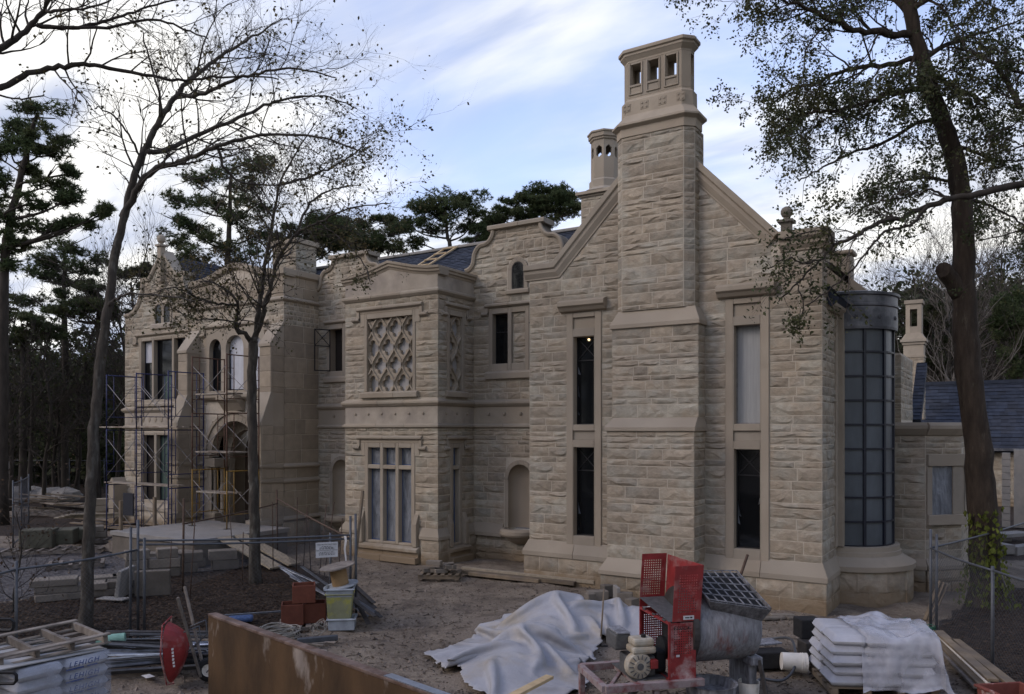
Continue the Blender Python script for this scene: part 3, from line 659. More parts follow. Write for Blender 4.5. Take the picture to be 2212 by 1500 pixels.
# wing roof, back gable, finial
def slates(name, o, u, v, lu, lv, cu=0.28, cv=0.17, thick=0.012, label=None):
    """courses of slates on a slope: o = lower left corner, u along, v up the slope"""
    o, u, v = Vector(o), Vector(u).normalized(), Vector(v).normalized(); n = u.cross(v).normalized()
    if n.z < 0: n = -n
    mb = MB(); r = random.Random(int(abs(o.x * 91 + o.y * 17)) + 3); rows = int(lv / cv)
    for j in range(rows + 1):
        x = -r.uniform(0, cu); v0 = j * cv
        while x < lu:
            w_ = cu * r.uniform(.75, 1.25); a = max(0, x); b = min(lu, x + w_ - 0.006); x += w_
            if b - a < .03: continue
            lift = thick * r.uniform(.7, 1.6); v1 = min(lv, v0 + cv * 1.15); v0_ = v0 - r.uniform(0, .012)
            P = [o + u * a + v * v0_ + n * lift * 2, o + u * b + v * v0_ + n * lift * 2, o + u * b + v * v1 + n * lift * .6, o + u * a + v * v1 + n * lift * .6]
            Q = [P[0] - n * thick * 1.5, P[1] - n * thick * 1.5]
            mb.add([tuple(q) for q in P + Q], [(0, 1, 2, 3), (4, 5, 1, 0)])
    base = MB(); q = [o, o + u * lu, o + u * lu + v * lv, o + v * lv]; base.add([tuple(k) for k in q] + [tuple(k - n * .25) for k in q], [(0, 1, 2, 3), (4, 5, 6, 7), (0, 1, 5, 4), (1, 2, 6, 5), (2, 3, 7, 6), (3, 0, 4, 7)])
    rf = part(name, base, 'slate', bevel=0); st = mb.build('slates', 'slate', rf, fix=False); stuff(st); return rf
rv = Vector((-1, 0, 0.93)).normalized(); ln = math.hypot(4.0, 3.72)
slates('roof', (GX1 + 0.28, 18.85, 6.95), (0, 1, 0), Vector((-1, 0, .96)), 5.6, math.hypot(4.08, 3.92))
slates('roof', (GX0 - 0.28, 24.45, 6.95), (0, -1, 0), Vector((1, 0, .96)), 5.6, math.hypot(3.98, 3.82))
FBk = front(24.7); s = MB(); fstrip(s, FBk, [(-4.7, 9.0), (-4.0, 8.35), (-3.3, 7.7)], [(0, -.4), (0, .1), (.18, .1), (.3, .03), (.3, -.4)]); part('coping', s, 'dressed_stone')
s = MB(); fpoly(s, FBk, [(-11.0, 6.9), (-3.4, 6.9), (-3.5, 7.6), (-4.9, 8.6), (-7.42, 10.7)], -.35, 0); part('back_gable_wall', s, 'dressed_stone', 0)
s = MB(); fbox(s, front(24.6), -4.95, -4.06, 7.9, 9.1, -.6, 0); fbox(s, front(24.6), -5.0, -3.98, 9.1, 9.22, -.65, .05); part('parapet_block', s, 'dressed_stone', 0.04)
fx, fy = -5.27, 22.0; s = MB(); fr = front(fy)
fpoly(s, fr, [(fx - .5, 8.75), (fx + .5, 8.75), (fx + .5, 9.05), (fx + .12, 9.35), (fx + .12, 9.62), (fx - .12, 9.62), (fx - .12, 9.35), (fx - .5, 9.05)], -.3, 0)
fbox(s, fr, fx - .2, fx + .2, 9.6, 9.67, -.36, .06); s.lathe([(0.09, 9.67), (0.1, 9.72), (0.07, 9.75), (0.12, 9.78), (0.155, 9.86), (0.155, 9.93), (0.12, 10.0), (0.06, 10.04), (0, 10.05)], (fx, fy + .15, 0), 16)
part('ball_finial', s, 'dressed_stone', 0)
fr = front(fy - .0); s = MB(); fbox(s, fr, fx - .45, fx + .45, 8.0, 8.75, -.28, -.02); part('finial_pedestal', s, 'dressed_stone')

# ================= stair turret on the right side
TC = Vector((-3.62, 21.25, 0)); A0, A1 = -math.pi / 2, math.pi / 2
s = MB(); s.lathe([(1.46, -.2), (1.46, 0.71)], TC, 40, A0, A1); part('turret_base', s, 'mortar', bevel=0, smooth=True)
rr = random.Random(77)
for za, zb in ((-0.12, 0.24), (0.24, 0.71)):
    a = A0
    while a < A1 - .05:
        b = min(A1, a + rr.uniform(.3, .55)); am = (a + b) / 2; rad = Vector((math.cos(am), math.sin(am), 0)); tn = Vector((-math.sin(am), math.cos(am), 0)); half = 1.475 * math.tan((b - a) / 2) + .012
        STONES.append((Fr(TC + rad * 1.46, tn, rad), -half + .008, half - .008, za + .006, zb - .006, 'rock')); a = b
s = MB(); s.lathe([(1.46, .69), (1.56, .72), (1.57, .84), (1.28, 1.0), (1.25, 1.02), (1.25, 1.12), (1.22, 1.13), (1.22, 1.24), (1.0, 1.26)], TC, 48, A0, A1); part('turret_plinth_mould', s, 'dressed_stone', bevel=0)
RG = 1.08; ZT0, ZT1 = 1.26, 6.44; NR = 9; NCOL = 6; dz = (ZT1 - ZT0) / NR
fm = MB()
for k in range(NCOL + 1):
    a = A0 + .05 + (A1 - A0 - .1) * k / NCOL; ra = Vector((math.cos(a), math.sin(a), 0)); fm.bar(TC + ra * RG + Vector((0, 0, ZT0)), TC + ra * RG + Vector((0, 0, ZT1)), .065, .055, ra)
for j in range(NR + 1):
    z = ZT0 + j * dz; fm.tube([TC + Vector((math.cos(A0 + (A1 - A0) * i / 24) * RG, math.sin(A0 + (A1 - A0) * i / 24) * RG, z)) for i in range(25)], .03, 4)
tw = part('turret_window', fm, 'navy_frame', bevel=0)
for j in range(NR):
    for k in range(NCOL):
        a = A0 + .05 + (A1 - A0 - .1) * k / NCOL; b = A0 + .05 + (A1 - A0 - .1) * (k + 1) / NCOL; g = MB(); g.lathe([(RG - .02, ZT0 + j * dz), (RG - .02, ZT0 + (j + 1) * dz)], TC, 4, a, b); g.build('pane', 'hazy_glass', tw, smooth=True, fix=False)
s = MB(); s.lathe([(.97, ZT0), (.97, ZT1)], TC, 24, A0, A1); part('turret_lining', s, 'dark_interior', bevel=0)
s = MB(); s.lathe([(1.0, 6.44), (1.16, 6.40), (1.17, 6.46), (1.165, 6.93), (1.2, 6.95), (1.2, 6.99), (1.17, 7.0), (1.17, 7.19), (1.22, 7.21), (1.22, 7.27), (1.1, 7.3), (0, 7.45)], TC, 48, A0, A1); lc = part('lead_cap', s, 'lead', bevel=0)
for a in (-1.2, -.72, -.2, .3):
    ra = Vector((math.cos(a), math.sin(a), 0)); q = MB(); tn = Vector((-math.sin(a), math.cos(a), 0))
    for k in range(6): t = k * math.pi / 3; q.obox(TC + ra * 1.175 + tn * .035 * math.cos(t) + Vector((0, 0, 6.68 + .035 * math.sin(t))), (.03, .03, .03))
    q.build('rosette', 'lead', lc)
s = MB(); fbox(s, FR_, 19.98, 20.2, 1.26, 6.9, 0, .16); fbox(s, FR_, 19.78, 19.98, 1.26, 6.9, 0, .05); part('turret_jamb', s, 'dressed_stone')

# ================= low canted bay at the right
s = MB(); YA = 22.4; P1 = (-1.95, YA); P2 = (-1.2, YA + .78)
fA = front(YA); fBv = Vector((P2[0] - P1[0], P2[1] - P1[1], 0)); LB = fBv.length; fB = Fr((P1[0], P1[1], 0), fBv, (fBv.y, -fBv.x, 0)); fC = right(P2[0])
bay_pts = [(GX1, YA), P1, P2, (P2[0], 27.0), (GX1, 27.0)]
w = MB(); n = 5
w.add([(x, y, -.2) for x, y in bay_pts] + [(x, y, 3.9) for x, y in bay_pts], [tuple(range(n)), tuple(range(n, 2 * n))] + [(i, (i + 1) % n, (i + 1) % n + n, i + n) for i in range(n)]); part('low_bay_wall', w, 'mortar', bevel=0)
ashlar(fA, GX1, P1[0], 0.6, 3.86, seed=41); ashlar(fB, 0, LB, 3.4, 3.86, seed=42); ashlar(fB, 0, LB, .6, 1.62, seed=43); ashlar(fC, P2[1], 27, 0.6, 3.86, [(P2[1], P2[1] + .9, 1.6, 3.45)], seed=44)
for fr, a, b in ((fA, GX1, P1[0]), (fB, 0, LB), (fC, P2[1], 27)): ashlar(Fr(fr.o + fr.n * .09, fr.u, fr.n), a - .02, b + .02, -.1, .5, seed=45, cuts=[.2])
s = MB()
for fr, a, b in ((fA, GX1, P1[0]), (fB, 0, LB), (fC, P2[1], 27)):
    fprof(s, fr, a, b, [(0, 4.2), (.1, 4.2), (.16, 4.12), (.16, 4.04), (.05, 3.88), (0, 3.86)], .0, .42); fprof(s, fr, a, b, [(0, .78), (.02, .78), (.12, .6), (.12, .5), (0, .5)], 0, .42)
part('low_bay_cornice', s, 'dressed_stone')
s = MB()
fbox(s, fB, .02, LB + .06, 3.1, 3.4, 0, .09); fbox(s, fB, .02, LB + .06, 1.62, 1.88, 0, .1); fbox(s, fB, .02, .17, 1.88, 3.1, 0, .05); fbox(s, fB, LB - .3, LB, 1.88, 3.1, 0, .05); fbox(s, fC, P2[1], P2[1] + .9, 3.1, 3.4, 0, .08); fbox(s, fC, P2[1], P2[1] + .9, 1.62, 1.88, 0, .08); fbox(s, fC, P2[1], P2[1] + .12, 1.88, 3.1, 0, .05); fbox(s, fC, P2[1] + .78, P2[1] + .9, 1.88, 3.1, 0, .05)
wo = part('bay_window', s, 'dressed_stone')
g = MB(); fbox(g, fB, .17, LB - .3, 1.88, 3.1, 0, .012); g.build('pane', 'plastic_film', wo); g = MB(); fbox(g, fC, P2[1] + .12, P2[1] + .78, 1.88, 3.1, 0, .012); g.build('pane', 'plastic_film', wo)
w = MB(); w.box(-3.6, -2.8, 25.0, 28.0, -.2, 6.2); part('rear_stair_wall', w, 'mortar', bevel=0); ashlar(front(25.0), -3.6, -2.78, .1, 6.15, seed=46); ashlar(right(-2.8), 25, 28, 4.3, 6.15, seed=47)
# ================= two storey bay
YB = 19.1; FB = front(YB); BX = (-18.58, -14.79); BC = (BX[0] + BX[1]) / 2; FBR = right(BX[1]); YR = 21.0
wlo = (-17.72, -15.66, .42, 3.6); wup = (-17.74, -15.64, 5.18, 7.73); slo = (19.72, 20.32, .42, 3.6); sup = (19.58, 20.46, 5.18, 7.73)
w = MB(); fwall(w, FB, BX[0], BX[1], -.3, 8.2, [wlo, wup], -.4, 0); fwall(w, FBR, YB + .4, YR, -.3, 8.2, [slo, sup], -.4, 0); fbox(w, FBR, YB + .004, YB + .4, -.3, 8.19, -.4, -.002)
fl = Fr((BX[0], 0, 0), (0, -1, 0), (-1, 0, 0)); fbox(w, fl, -YR, -YB - .404, -.3, 8.195, -.4, .003); part('bay_wall', w, 'mortar', bevel=0)
for fr, a, b, hs, sd in ((FB, BX[0] - .03, BX[1] + .03, [wlo, wup], 51), (FBR, YB, YR, [slo, sup], 52), (fl, -YR, -YB, [], 53)):
    ashlar(fr, a, b, 1.0, 4.1, hs, seed=sd); ashlar(fr, a, b, 5.0, 8.14, hs, seed=sd + 5)
    ashlar(Fr(fr.o + fr.n * .1, fr.u, fr.n), a - .1 * (fr is not FBR), b + .1 * (fr is FB), -.1, .68, [(h[0] - .25, h[1] + .3, h[2] - .5, h[3]) for h in hs], seed=sd + 9, cuts=[.3], lo=.4)
w = MB(); h = wlo; fwall(w, Fr(FB.o + FB.n * .1, FB.u, FB.n), BX[0] - .1, BX[1] + .1, -.3, .68, [(h[0] - .25, h[1] + .3, -.08, 3)], -.1, 0); h = slo; fwall(w, right(BX[1] + .1), YB, YR, -.3, .68, [(h[0] - .2, h[1] + .2, -.08, 3)], -.1, 0); part('plinth_wall', w, 'mortar', bevel=0)
s = MB(); pp = [(0, 1.02), (.02, 1.02), (.15, .78), (.15, .68), (0, .68)]
fprof(s, FB, BX[0], wlo[0] - .2, pp, 1, 0); fprof(s, FB, wlo[1] + .26, BX[1], pp, 0, 1); fprof(s, FBR, YB, slo[0] - .16, pp, 1, 0); fprof(s, FBR, slo[1] + .16, YR, pp); part('plinth_course', s, 'dressed_stone')
# lower windows
def lights3(u0, u1, z0, z1, zt, n, m=.13):
    lw = (u1 - u0 - m * (n - 1)) / n; r = []
    for k in range(n):
        a = u0 + k * (lw + m); r += [(a, a + lw, zt + m, z1), (a, a + lw, z0, zt)]
    return r
def film_window(fr, hole, n, z0, zt, z1, name='transom_window'):
    L3 = lights3(hole[0] + .14, hole[1] - .14, z0, z1, zt, n); s = MB(); fwall(s, fr, hole[0], hole[1], hole[2], hole[3], L3, -.3, .03)
    wo = part(name, s, 'dressed_stone', .02)
    for a, b, c, e in L3:
        g = MB(); fbox(g, fr, a, b, c, e, -.2, -.17); g.build('pane', 'plastic_film', wo)
        f = MB(); t = .022
        for q in ((a, a + t, c, e), (b - t, b, c, e), (a + t, b - t, c, c + t), (a + t, b - t, e - t, e)): fbox(f, fr, *q, -.169, -.155)
        f.build('masking_tape', 'blue_tape', wo)
    return wo
film_window(FB, wlo, 3, .5, 2.78, 3.45); film_window(FBR, slo, 1, .5, 2.78, 3.45)
def jamb_scroll(fr, u, sg):
    s = MB(); fpoly_pts = [(0, .42), (.17, .42), (.17, 1.12), (.05, 1.42), (0, 1.42)]
    n = 5; a, b = (u, u + sg * .16); s.add([fr.p(a, z, d) for d, z in fpoly_pts] + [fr.p(b, z, d) for d, z in fpoly_pts], [tuple(range(n)), tuple(range(2 * n - 1, n - 1, -1))] + [(i, i + n, (i + 1) % n + n, (i + 1) % n) for i in range(n)])
    part('jamb_buttress', s, 'dressed_stone', .015)
jamb_scroll(FB, wlo[0] - .01, -1); jamb_scroll(FB, wlo[1] + .01, 1); jamb_scroll(FBR, slo[0] - .01, -1); jamb_scroll(FBR, slo[1] + .01, 1)
for fr, h, m1 in ((FB, wlo, 0), (FBR, slo, 0)):
    s = MB(); fprof(s, fr, h[0] - .2, h[1] + .24, [(0, .42), (.1, .42), (.24, .36), (.24, .26), (.16, .24), (.16, .12), (.3, .1), (.3, -.08), (0, -.08)]); part('window_sill', s, 'dressed_stone', .01)
hood(FB, wlo[0] - .3, wlo[1] + .3, 3.84, .42, .16); hood(FBR, slo[0] - .2, slo[1] + .2, 3.84, .42, .14)
hood(FB, wup[0] - .3, wup[1] + .3, 7.95, .42, .2); hood(FBR, sup[0] - .18, sup[1] + .18, 7.95, .42, .14)
for fr, h in ((FB, wlo), (FBR, slo), (FB, wup), (FBR, sup)):
    s = MB(); z = h[3]; fbox(s, fr, h[0] - .19, h[1] + .19, z, z + .09, -.02, .03); fbox(s, fr, h[0] - .19, h[0], z - .4, z, -.02, .03); fbox(s, fr, h[1], h[1] + .19, z - .4, z, -.02, .03); part('label_stone', s, 'dressed_stone')
# band between the storeys with small bosses; continued on the recessed walls and tower side by string courses
STR_UP = [(0, 4.97), (.02, 4.97), (.12, 4.9), (.12, 4.84), (.05, 4.76), (0, 4.74)]; STR_LO = [(0, 4.22), (.03, 4.2), (.08, 4.16), (.08, 4.1), (0, 4.06)]
s = MB(); t = MB()
for fr, a, b, m0, m1 in ((FB, BX[0], BX[1], 1, 1), (FBR, YB, YR, 1, 0), (fl, -YR, -YB, 0, 1)):
    fprof(s, fr, a, b, STR_UP, m0, m1); fprof(s, fr, a, b, STR_LO, m0, m1); fbox(t, fr, a + (.0 if fr is FB else .001), b + (.012 if fr is FB else 0), 4.2, 4.76 - (.002 if fr is FB else 0), -.05, .012 if fr is FB else .0105)
part('string_course', s, 'dressed_stone', .008); band = part('frieze_band', t, 'pale_dressed_stone', 0)
for fr, us in ((FB, [BX[0] + .45 + k * .56 for k in range(6)]), (FBR, [19.5, 20.06, 20.6])):
    for u in us: q = MB(); q.obox(fr.p(u, 4.52, .02), (.08, .06, .08), Matrix.Rotation(.0, 3, 'X')); q.build('boss', 'dressed_stone', band, bevel=.03)
# net tracery in the upper windows
def tracery(fr, hole, ncol, z0, z1):
    m = .11; u0, u1 = hole[0] + m, hole[1] - m; s = MB()
    fwall(s, fr, hole[0], hole[1], hole[2], hole[3], [(u0, u1, z0, z1)], -.36, .03); wo = part('tracery_window', s, 'dressed_stone', .015)
    g = MB(); fbox(g, fr, u0, u1, z0, z1, -.26, -.21); g.build('pane', 'grey_board', wo)
    W_ = (u1 - u0) / ncol; P = (z1 - z0) / 4.08; zs0 = z0 + P * .45
    cl = lambda u, z: (min(max(u, u0 + .006), u1 - .006), min(max(z, z0 + .006), z1 - .006))
    N_ = 64
    for k in range(0, 2 * ncol + 1):
        line = []; ribs = MB()
        for i in range(N_ + 1):
            z = z0 + (z1 - z0) * i / N_; u = u0 + k * W_ / 2 + (W_ / 4) * (1 if k % 2 else -1) * math.cos(math.pi * (z - zs0) / P); line.append((u, z))
        for i in range(N_):
            (a, za), (b, zb) = line[i], line[i + 1]; hw_ = .021
            if (a + b) / 2 < u0 - .03 or (a + b) / 2 > u1 + .03: continue
            q = [cl(a - hw_, za), cl(a + hw_, za), cl(b + hw_, zb), cl(b - hw_, zb)]; q2 = [cl(a - hw_ * 2, za), cl(a + hw_ * 2, za), cl(b + hw_ * 2, zb), cl(b - hw_ * 2, zb)]
            ribs.add([fr.p(*c, -.02) for c in q] + [fr.p(*c, -.10) for c in q2], [(0, 1, 2, 3), (0, 4, 5, 1), (2, 6, 7, 3), (1, 5, 6, 2), (0, 3, 7, 4)])
        if ribs.v: ribs.build('tracery_rib', 'dressed_stone', wo, fix=False)
    # cusped plates with a four lobed hole, one per cell
    for row in range(-1, 6):
        for k in range(-1, 2 * ncol + 1):
            zc = zs0 + row * P
            # cell between rib k and k+1 is widest where their waves part
            sgn = ((1 if (k + 1) % 2 else -1)); wide = sgn * math.cos(math.pi * (zc - zs0) / P) > 0.5
            if not wide: continue
            uc = u0 + (k + .5) * W_ / 2
            if uc < u0 - W_ * .3 or uc > u1 + W_ * .3 or zc < z0 - P or zc > z1 + P: continue
            out = []; inn = []; n = 48
            for i in range(n):
                t = 2 * math.pi * i / n; ct, st_ = math.cos(t), math.sin(t); r = .01
                while r < 2 * P and abs(r * ct) < W_ / 4 * (1 + math.cos(math.pi * min(abs(r * st_), P) / P)) - .006 and abs(r * st_) < P: r += .006
                R0 = W_ * .25; lob = 0
                for q in range(4):
                    a = q * math.pi / 2; cxq, cyq = R0 * .88 * math.cos(a), R0 * 1.0 * math.sin(a); bq = ct * cxq + st_ * cyq; disc = bq * bq - (cxq * cxq + cyq * cyq - (W_ * .175) ** 2)
                    if disc > 0: lob = max(lob, bq + math.sqrt(disc))
                lob = max(lob, W_ * .26); lob = min(lob, r * .93)
                out.append((uc + r * ct, zc + r * st_)); inn.append((uc + lob * ct, zc + lob * st_))
            pm = MB(); vs = []
            for p, d in ((out, -.07), (inn, -.09), (inn, -.2)): vs += [fr.p(*cl(*c), d) for c in p]
            fs = []
            for L_ in (0, n):
                for i in range(n): fs.append((L_ + i, L_ + (i + 1) % n, L_ + n + (i + 1) % n, L_ + n + i))
            pm.add(vs, fs); pm.build('tracery_cusp', 'dressed_stone', wo, fix=False)
    s = MB(); fprof(s, fr, hole[0] - .12, hole[1] + .12, [(0, z0 - .01), (.06, z0 - .01), (.12, z0 - .05), (.12, z0 - .2), (0, z0 - .2)]); part('window_sill', s, 'dressed_stone')
tracery(FB, (wup[0], wup[1], 5.16, 7.73), 3, 5.23, 7.56); tracery(FBR, (sup[0], sup[1], 5.16, 7.73), 1, 5.23, 7.56)
# parapet of the bay
s = MB(); STR_P = [(0, 8.34), (.02, 8.34), (.1, 8.28), (.1, 8.22), (.03, 8.14), (0, 8.14)]
for fr, a, b, m0, m1 in ((FB, BX[0], BX[1], 1, 1), (FBR, YB, YR, 1, 0), (fl, -YR, -YB, 0, 1)): fprof(s, fr, a, b, STR_P, m0, m1)
part('string_course', s, 'dressed_stone', .008)
ped = [(BX[0] - .12, 8.98), (BX[0] + .32, 9.0), (BX[0] + .9, 9.09), (BC, 9.33), (BX[1] - .9, 9.09), (BX[1] - .32, 9.0), (BX[1] + .0, 8.98)]
s = MB(); fpoly(s, FB, [(BX[0], 8.18)] + [(min(max(u, BX[0]), BX[1]), z - .1) for u, z in ped] + [(BX[1], 8.18)], -.35, .014); fbox(s, FBR, YB + .35, YR, 8.18, 8.9, -.35, .014); fbox(s, FBR, YB - .01, YB + .35, 8.185, 8.88, -.3, .0135); fbox(s, fl, -YR, -YB - .35, 8.18, 8.9, -.35, .014)
part('parapet', s, 'pale_dressed_stone', 0)
cp = [(0, -.4), (0, .13), (.08, .13), (.1, .09), (.17, .09), (.19, .05), (.26, .02), (.26, -.4)]
s = MB(); fstrip(s, FB, ped[:-1] + [(BX[1] + .13, 8.98)], cp); fstrip(s, Fr((BX[1], 0, 0), (0, 1, 0), (1, 0, 0)), [(YB - .02, 8.98), (YR, 8.98)], [(a, min(d, .13)) for a, d in cp]); part('coping', s, 'dressed_stone', .008)

# ================= recessed walls with shaped gables
FRc = front(YR)
def ogee(c, hw_, zt, zb, ow):
    """outline of a shaped gable: flat top, concave-convex shoulders"""
    r = []
    n = 8
    for i in range(n + 1):
        t = i / n; r.append((c + hw_ + (ow - hw_) * .32 * (1 - math.cos(t * math.pi / 2)), zt - .12 - (zt - zb) * .30 * math.sin(t * math.pi / 2)))
    u0, z0 = r[-1]
    for i in range(1, n + 1):
        t = i / n; r.append((u0 + (c + ow * .86 - u0) * math.sin(t * math.pi / 2), z0 - (zb + .25 - z0) * -(1 - math.cos(t * math.pi / 2)) * 1.0))
    u1, z1 = r[-1]
    for i in range(1, 6):
        t = i / 5; r.append((u1 + (c + ow - u1) * (1 - math.cos(t * math.pi / 2)), z1 - (z1 - zb) * math.sin(t * math.pi / 2)))
    return r
def shaped_gable(c, hw_, zt, zb, ow, x0, x1, holes, seed, zbase=8.2):
    rt = ogee(c, hw_, zt, zb, ow); lf = [(2 * c - u, z) for u, z in rt]
    poly = [(x0, zbase), (x1, zbase), (x1, zb)] + [p for p in rt[::-1] if p[0] < x1] + [p for p in lf if p[0] > x0] + [(x0, zb)]
    w = MB(); fpoly(w, FRc, poly, -.45, 0); part('shaped_gable_wall', w, 'mortar', bevel=0)
    def outl(z):
        if z < zb: return x0, x1
        best = hw_
        for (ua, za), (ub, zb_) in zip(rt, rt[1:]):
            if zb_ <= z <= za: best = ua + (ub - ua) * (za - z) / max(1e-6, za - zb_) - c; break
        return max(x0, c - best), min(x1, c + best)
    ashlar(FRc, x0, x1, zbase, zt - .12, holes, outl, seed=seed)
    s = MB(); prof = [(0, -.5), (0, .09), (.05, .11), (.12, .07), (.12, -.5)]
    fstrip(s, FRc, [p for p in rt if p[0] < x1 + .3], prof); fstrip(s, FRc, [p for p in lf[::-1] if p[0] > x0 - .3], prof); part('shaped_coping', s, 'dressed_stone', .006)
    s = MB(); fprof(s, FRc, c - hw_ - .12, c + hw_ + .12, [(-.5, zt), (.1, zt), (.14, zt - .03), (.14, zt - .14), (.02, zt - .17), (-.5, zt - .17)]); part('coping', s, 'dressed_stone', .01)
aw = (-13.1, .22, 8.4, 9.02)   # arched window: centre, half width, sill, spring
rh = [(-14.2, -12.7, 5.84, 7.84), (aw[0] - .4, aw[0] + .4, 8.25, 9.02), (aw[0] - .34, aw[0] + .34, 9.0, 9.34)]
nic = (-13.02, .42, .95, 2.52); nh = [(nic[0] - .6, nic[0] + .6, .9, 2.5), (nic[0] - .52, nic[0] + .52, 2.4, 3.0)]
w = MB(); fwall(w, FRc, BX[1], GX0 + .3, -.3, 8.2, [(-14.2, -12.7, 5.84, 7.84), (nic[0] - nic[1], nic[0] + nic[1], .9, 2.94)], -.4, 0); part('recess_wall', w, 'mortar', bevel=0)
ashlar(FRc, BX[1], GX0 + .1, -.1, 4.06, nh, seed=61); ashlar(FRc, BX[1], GX0 + .1, 4.97, 8.2, rh, seed=62)
shaped_gable(-13.15, .92, 10.48, 9.22, 1.95, BX[1] - .3, GX0 + .3, rh, 63)
s = MB(); t = MB()
for a, b in ((BX[1], GX0 + .2), (-21.8, BX[0])): fprof(s, FRc, a, b, STR_UP); fprof(s, FRc, a, b, STR_LO); fbox(t, FRc, a, b, 4.2, 4.76, -.05, .01)
part('string_course', s, 'dressed_stone', .008); band = part('frieze_band', t, 'dressed_stone', 0)
for u in (-14.2, -13.6, -13.0, -12.4, -19.2, -19.8, -20.4, -21): q = MB(); q.obox(FRc.p(u, 4.52, .025), (.1, .1, .1)); q.build('boss', 'dressed_stone', band, bevel=.03)
# casement with a blind panel beside it
s = MB(); LW = (-14.06, -13.48, 6.1, 7.68); fwall(s, FRc, -14.2, -12.7, 5.84, 7.84, [LW, (-13.34, -12.84, 6.1, 7.68)], -.3, .03); wo = part('casement_window', s, 'dressed_stone', .015)
g = MB(); fbox(g, FRc, *LW, -.24, -.21); g.build('pane', 'dark_glass', wo)
g = MB(); a, b, c_, e = LW
for q in ((a, a + .03, c_, e), (b - .03, b, c_, e), (a + .03, b - .03, c_, c_ + .03), (a + .03, b - .03, e - .03, e), (a + .03, b - .03, 7.1, 7.13)): fbox(g, FRc, *q, -.208, -.18)
g.build('sash', 'black_frame', wo)
w = MB(); fbox(w, FRc, -13.34, -12.84, 6.1, 7.68, -.25, -.06); part('blind_panel', w, 'mortar', 0); ashlar(Fr(FRc.o - FRc.n * .06, FRc.u, FRc.n), -13.34, -12.84, 6.1, 7.68, seed=66, lo=.4)
hood(FRc, -14.32, -12.4, 8.02, .36, .14); s = MB(); fprof(s, FRc, -14.3, -12.5, [(0, 5.86), (.06, 5.86), (.12, 5.8), (.12, 5.62), (0, 5.6)]); part('window_sill', s, 'dressed_stone')
# arched window
def arched_window(fr, uc, hw_, z0, zs, ro, pane, holes_d=-.3, name='arched_window', frame='black_frame'):
    s = MB(); farch(s, fr, uc, zs, hw_, ro, -.25, .045); fbox(s, fr, uc - ro, uc - hw_, z0, zs, -.25, .045); fbox(s, fr, uc + hw_, uc + ro, z0, zs, -.25, .045); wo = part(name, s, 'dressed_stone', .01)
    g = MB(); fpoly(g, fr, [(uc - hw_, z0), (uc + hw_, z0)] + arc(uc, zs, hw_, 0, math.pi, 12), -.02, .012); g.build('pane', pane, wo)
    if frame:
        f = MB(); farch(f, fr, uc, zs, hw_ - .03, hw_, .013, .03); fbox(f, fr, uc - hw_, uc - hw_ + .03, z0, zs, .013, .03); fbox(f, fr, uc + hw_ - .03, uc + hw_, z0, zs, .013, .03); fbox(f, fr, uc - hw_ + .03, uc + hw_ - .03, z0, z0 + .03, .013, .03); f.build('sash', frame, wo)
    return wo
arched_window(FRc, aw[0], aw[1], aw[2], aw[3], .36, 'dark_glass'); s = MB(); fprof(s, FRc, aw[0] - .42, aw[0] + .42, [(0, 8.4), (.06, 8.4), (.1, 8.35), (.1, 8.25), (0, 8.25)]); part('window_sill', s, 'dressed_stone')
# niches with half round basins
def niche(uc, hw_, z0, zs, both=True):
    s = MB(); farch(s, FRc, uc, zs, hw_, hw_ + .14, -.3, .05); fbox(s, FRc, uc - hw_ - .14, uc - hw_, z0, zs, -.3, .05); fbox(s, FRc, uc + hw_, uc + hw_ + .14, z0, zs, -.3, .05)
    fbox(s, FRc, uc - hw_ - .16, uc - hw_, zs - .06, zs + .02, .05, .08); no = part('niche', s, 'dressed_stone', .01)
    g = MB(); n = 12; vs = []; zz = [z0, zs]
    for z in zz:
        for i in range(n + 1): a = math.pi * i / n; vs.append(FRc.p(uc + hw_ * math.cos(a), z, -hw_ * .75 * math.sin(a)))
    fs = [(i, i + 1, n + 2 + i, n + 1 + i) for i in range(n)]
    for j in range(1, 6):
        ph = j / 5 * math.pi / 2
        for i in range(n + 1): a = math.pi * i / n; vs.append(FRc.p(uc + hw_ * math.cos(ph) * math.cos(a), zs + hw_ * math.sin(ph), -hw_ * .75 * math.sin(a) * math.cos(ph)))
    for j in range(5):
        o1 = (1 + j) * (n + 1)
        for i in range(n): fs.append((o1 + i, o1 + i + 1, o1 + n + 2 + i, o1 + n + 1 + i))
    g.add(vs, fs); g.build('niche_shell', 'dressed_stone', no, smooth=True, fix=False)
    b = MB(); b.lathe([(.0, .36), (.2, .37), (.36, .45), (.44, .52), (.47, .58), (.62, .62), (.66, .68), (.66, .78), (.6, .83), (.52, .84), (.48, .8), (0, .76)], (uc, YR + .02, .12), 32, math.pi, 2 * math.pi); part('niche_basin', b, 'dressed_stone', 0, smooth=False)
niche(*nic); niche(-20.62, .42, .95, 2.52)
s = MB(); fprof(s, FRc, BX[1], nic[0] - .62, [(0, 1.07), (.02, 1.07), (.15, .78), (.15, .66), (0, .66)]); part('plinth_course', s, 'dressed_stone')
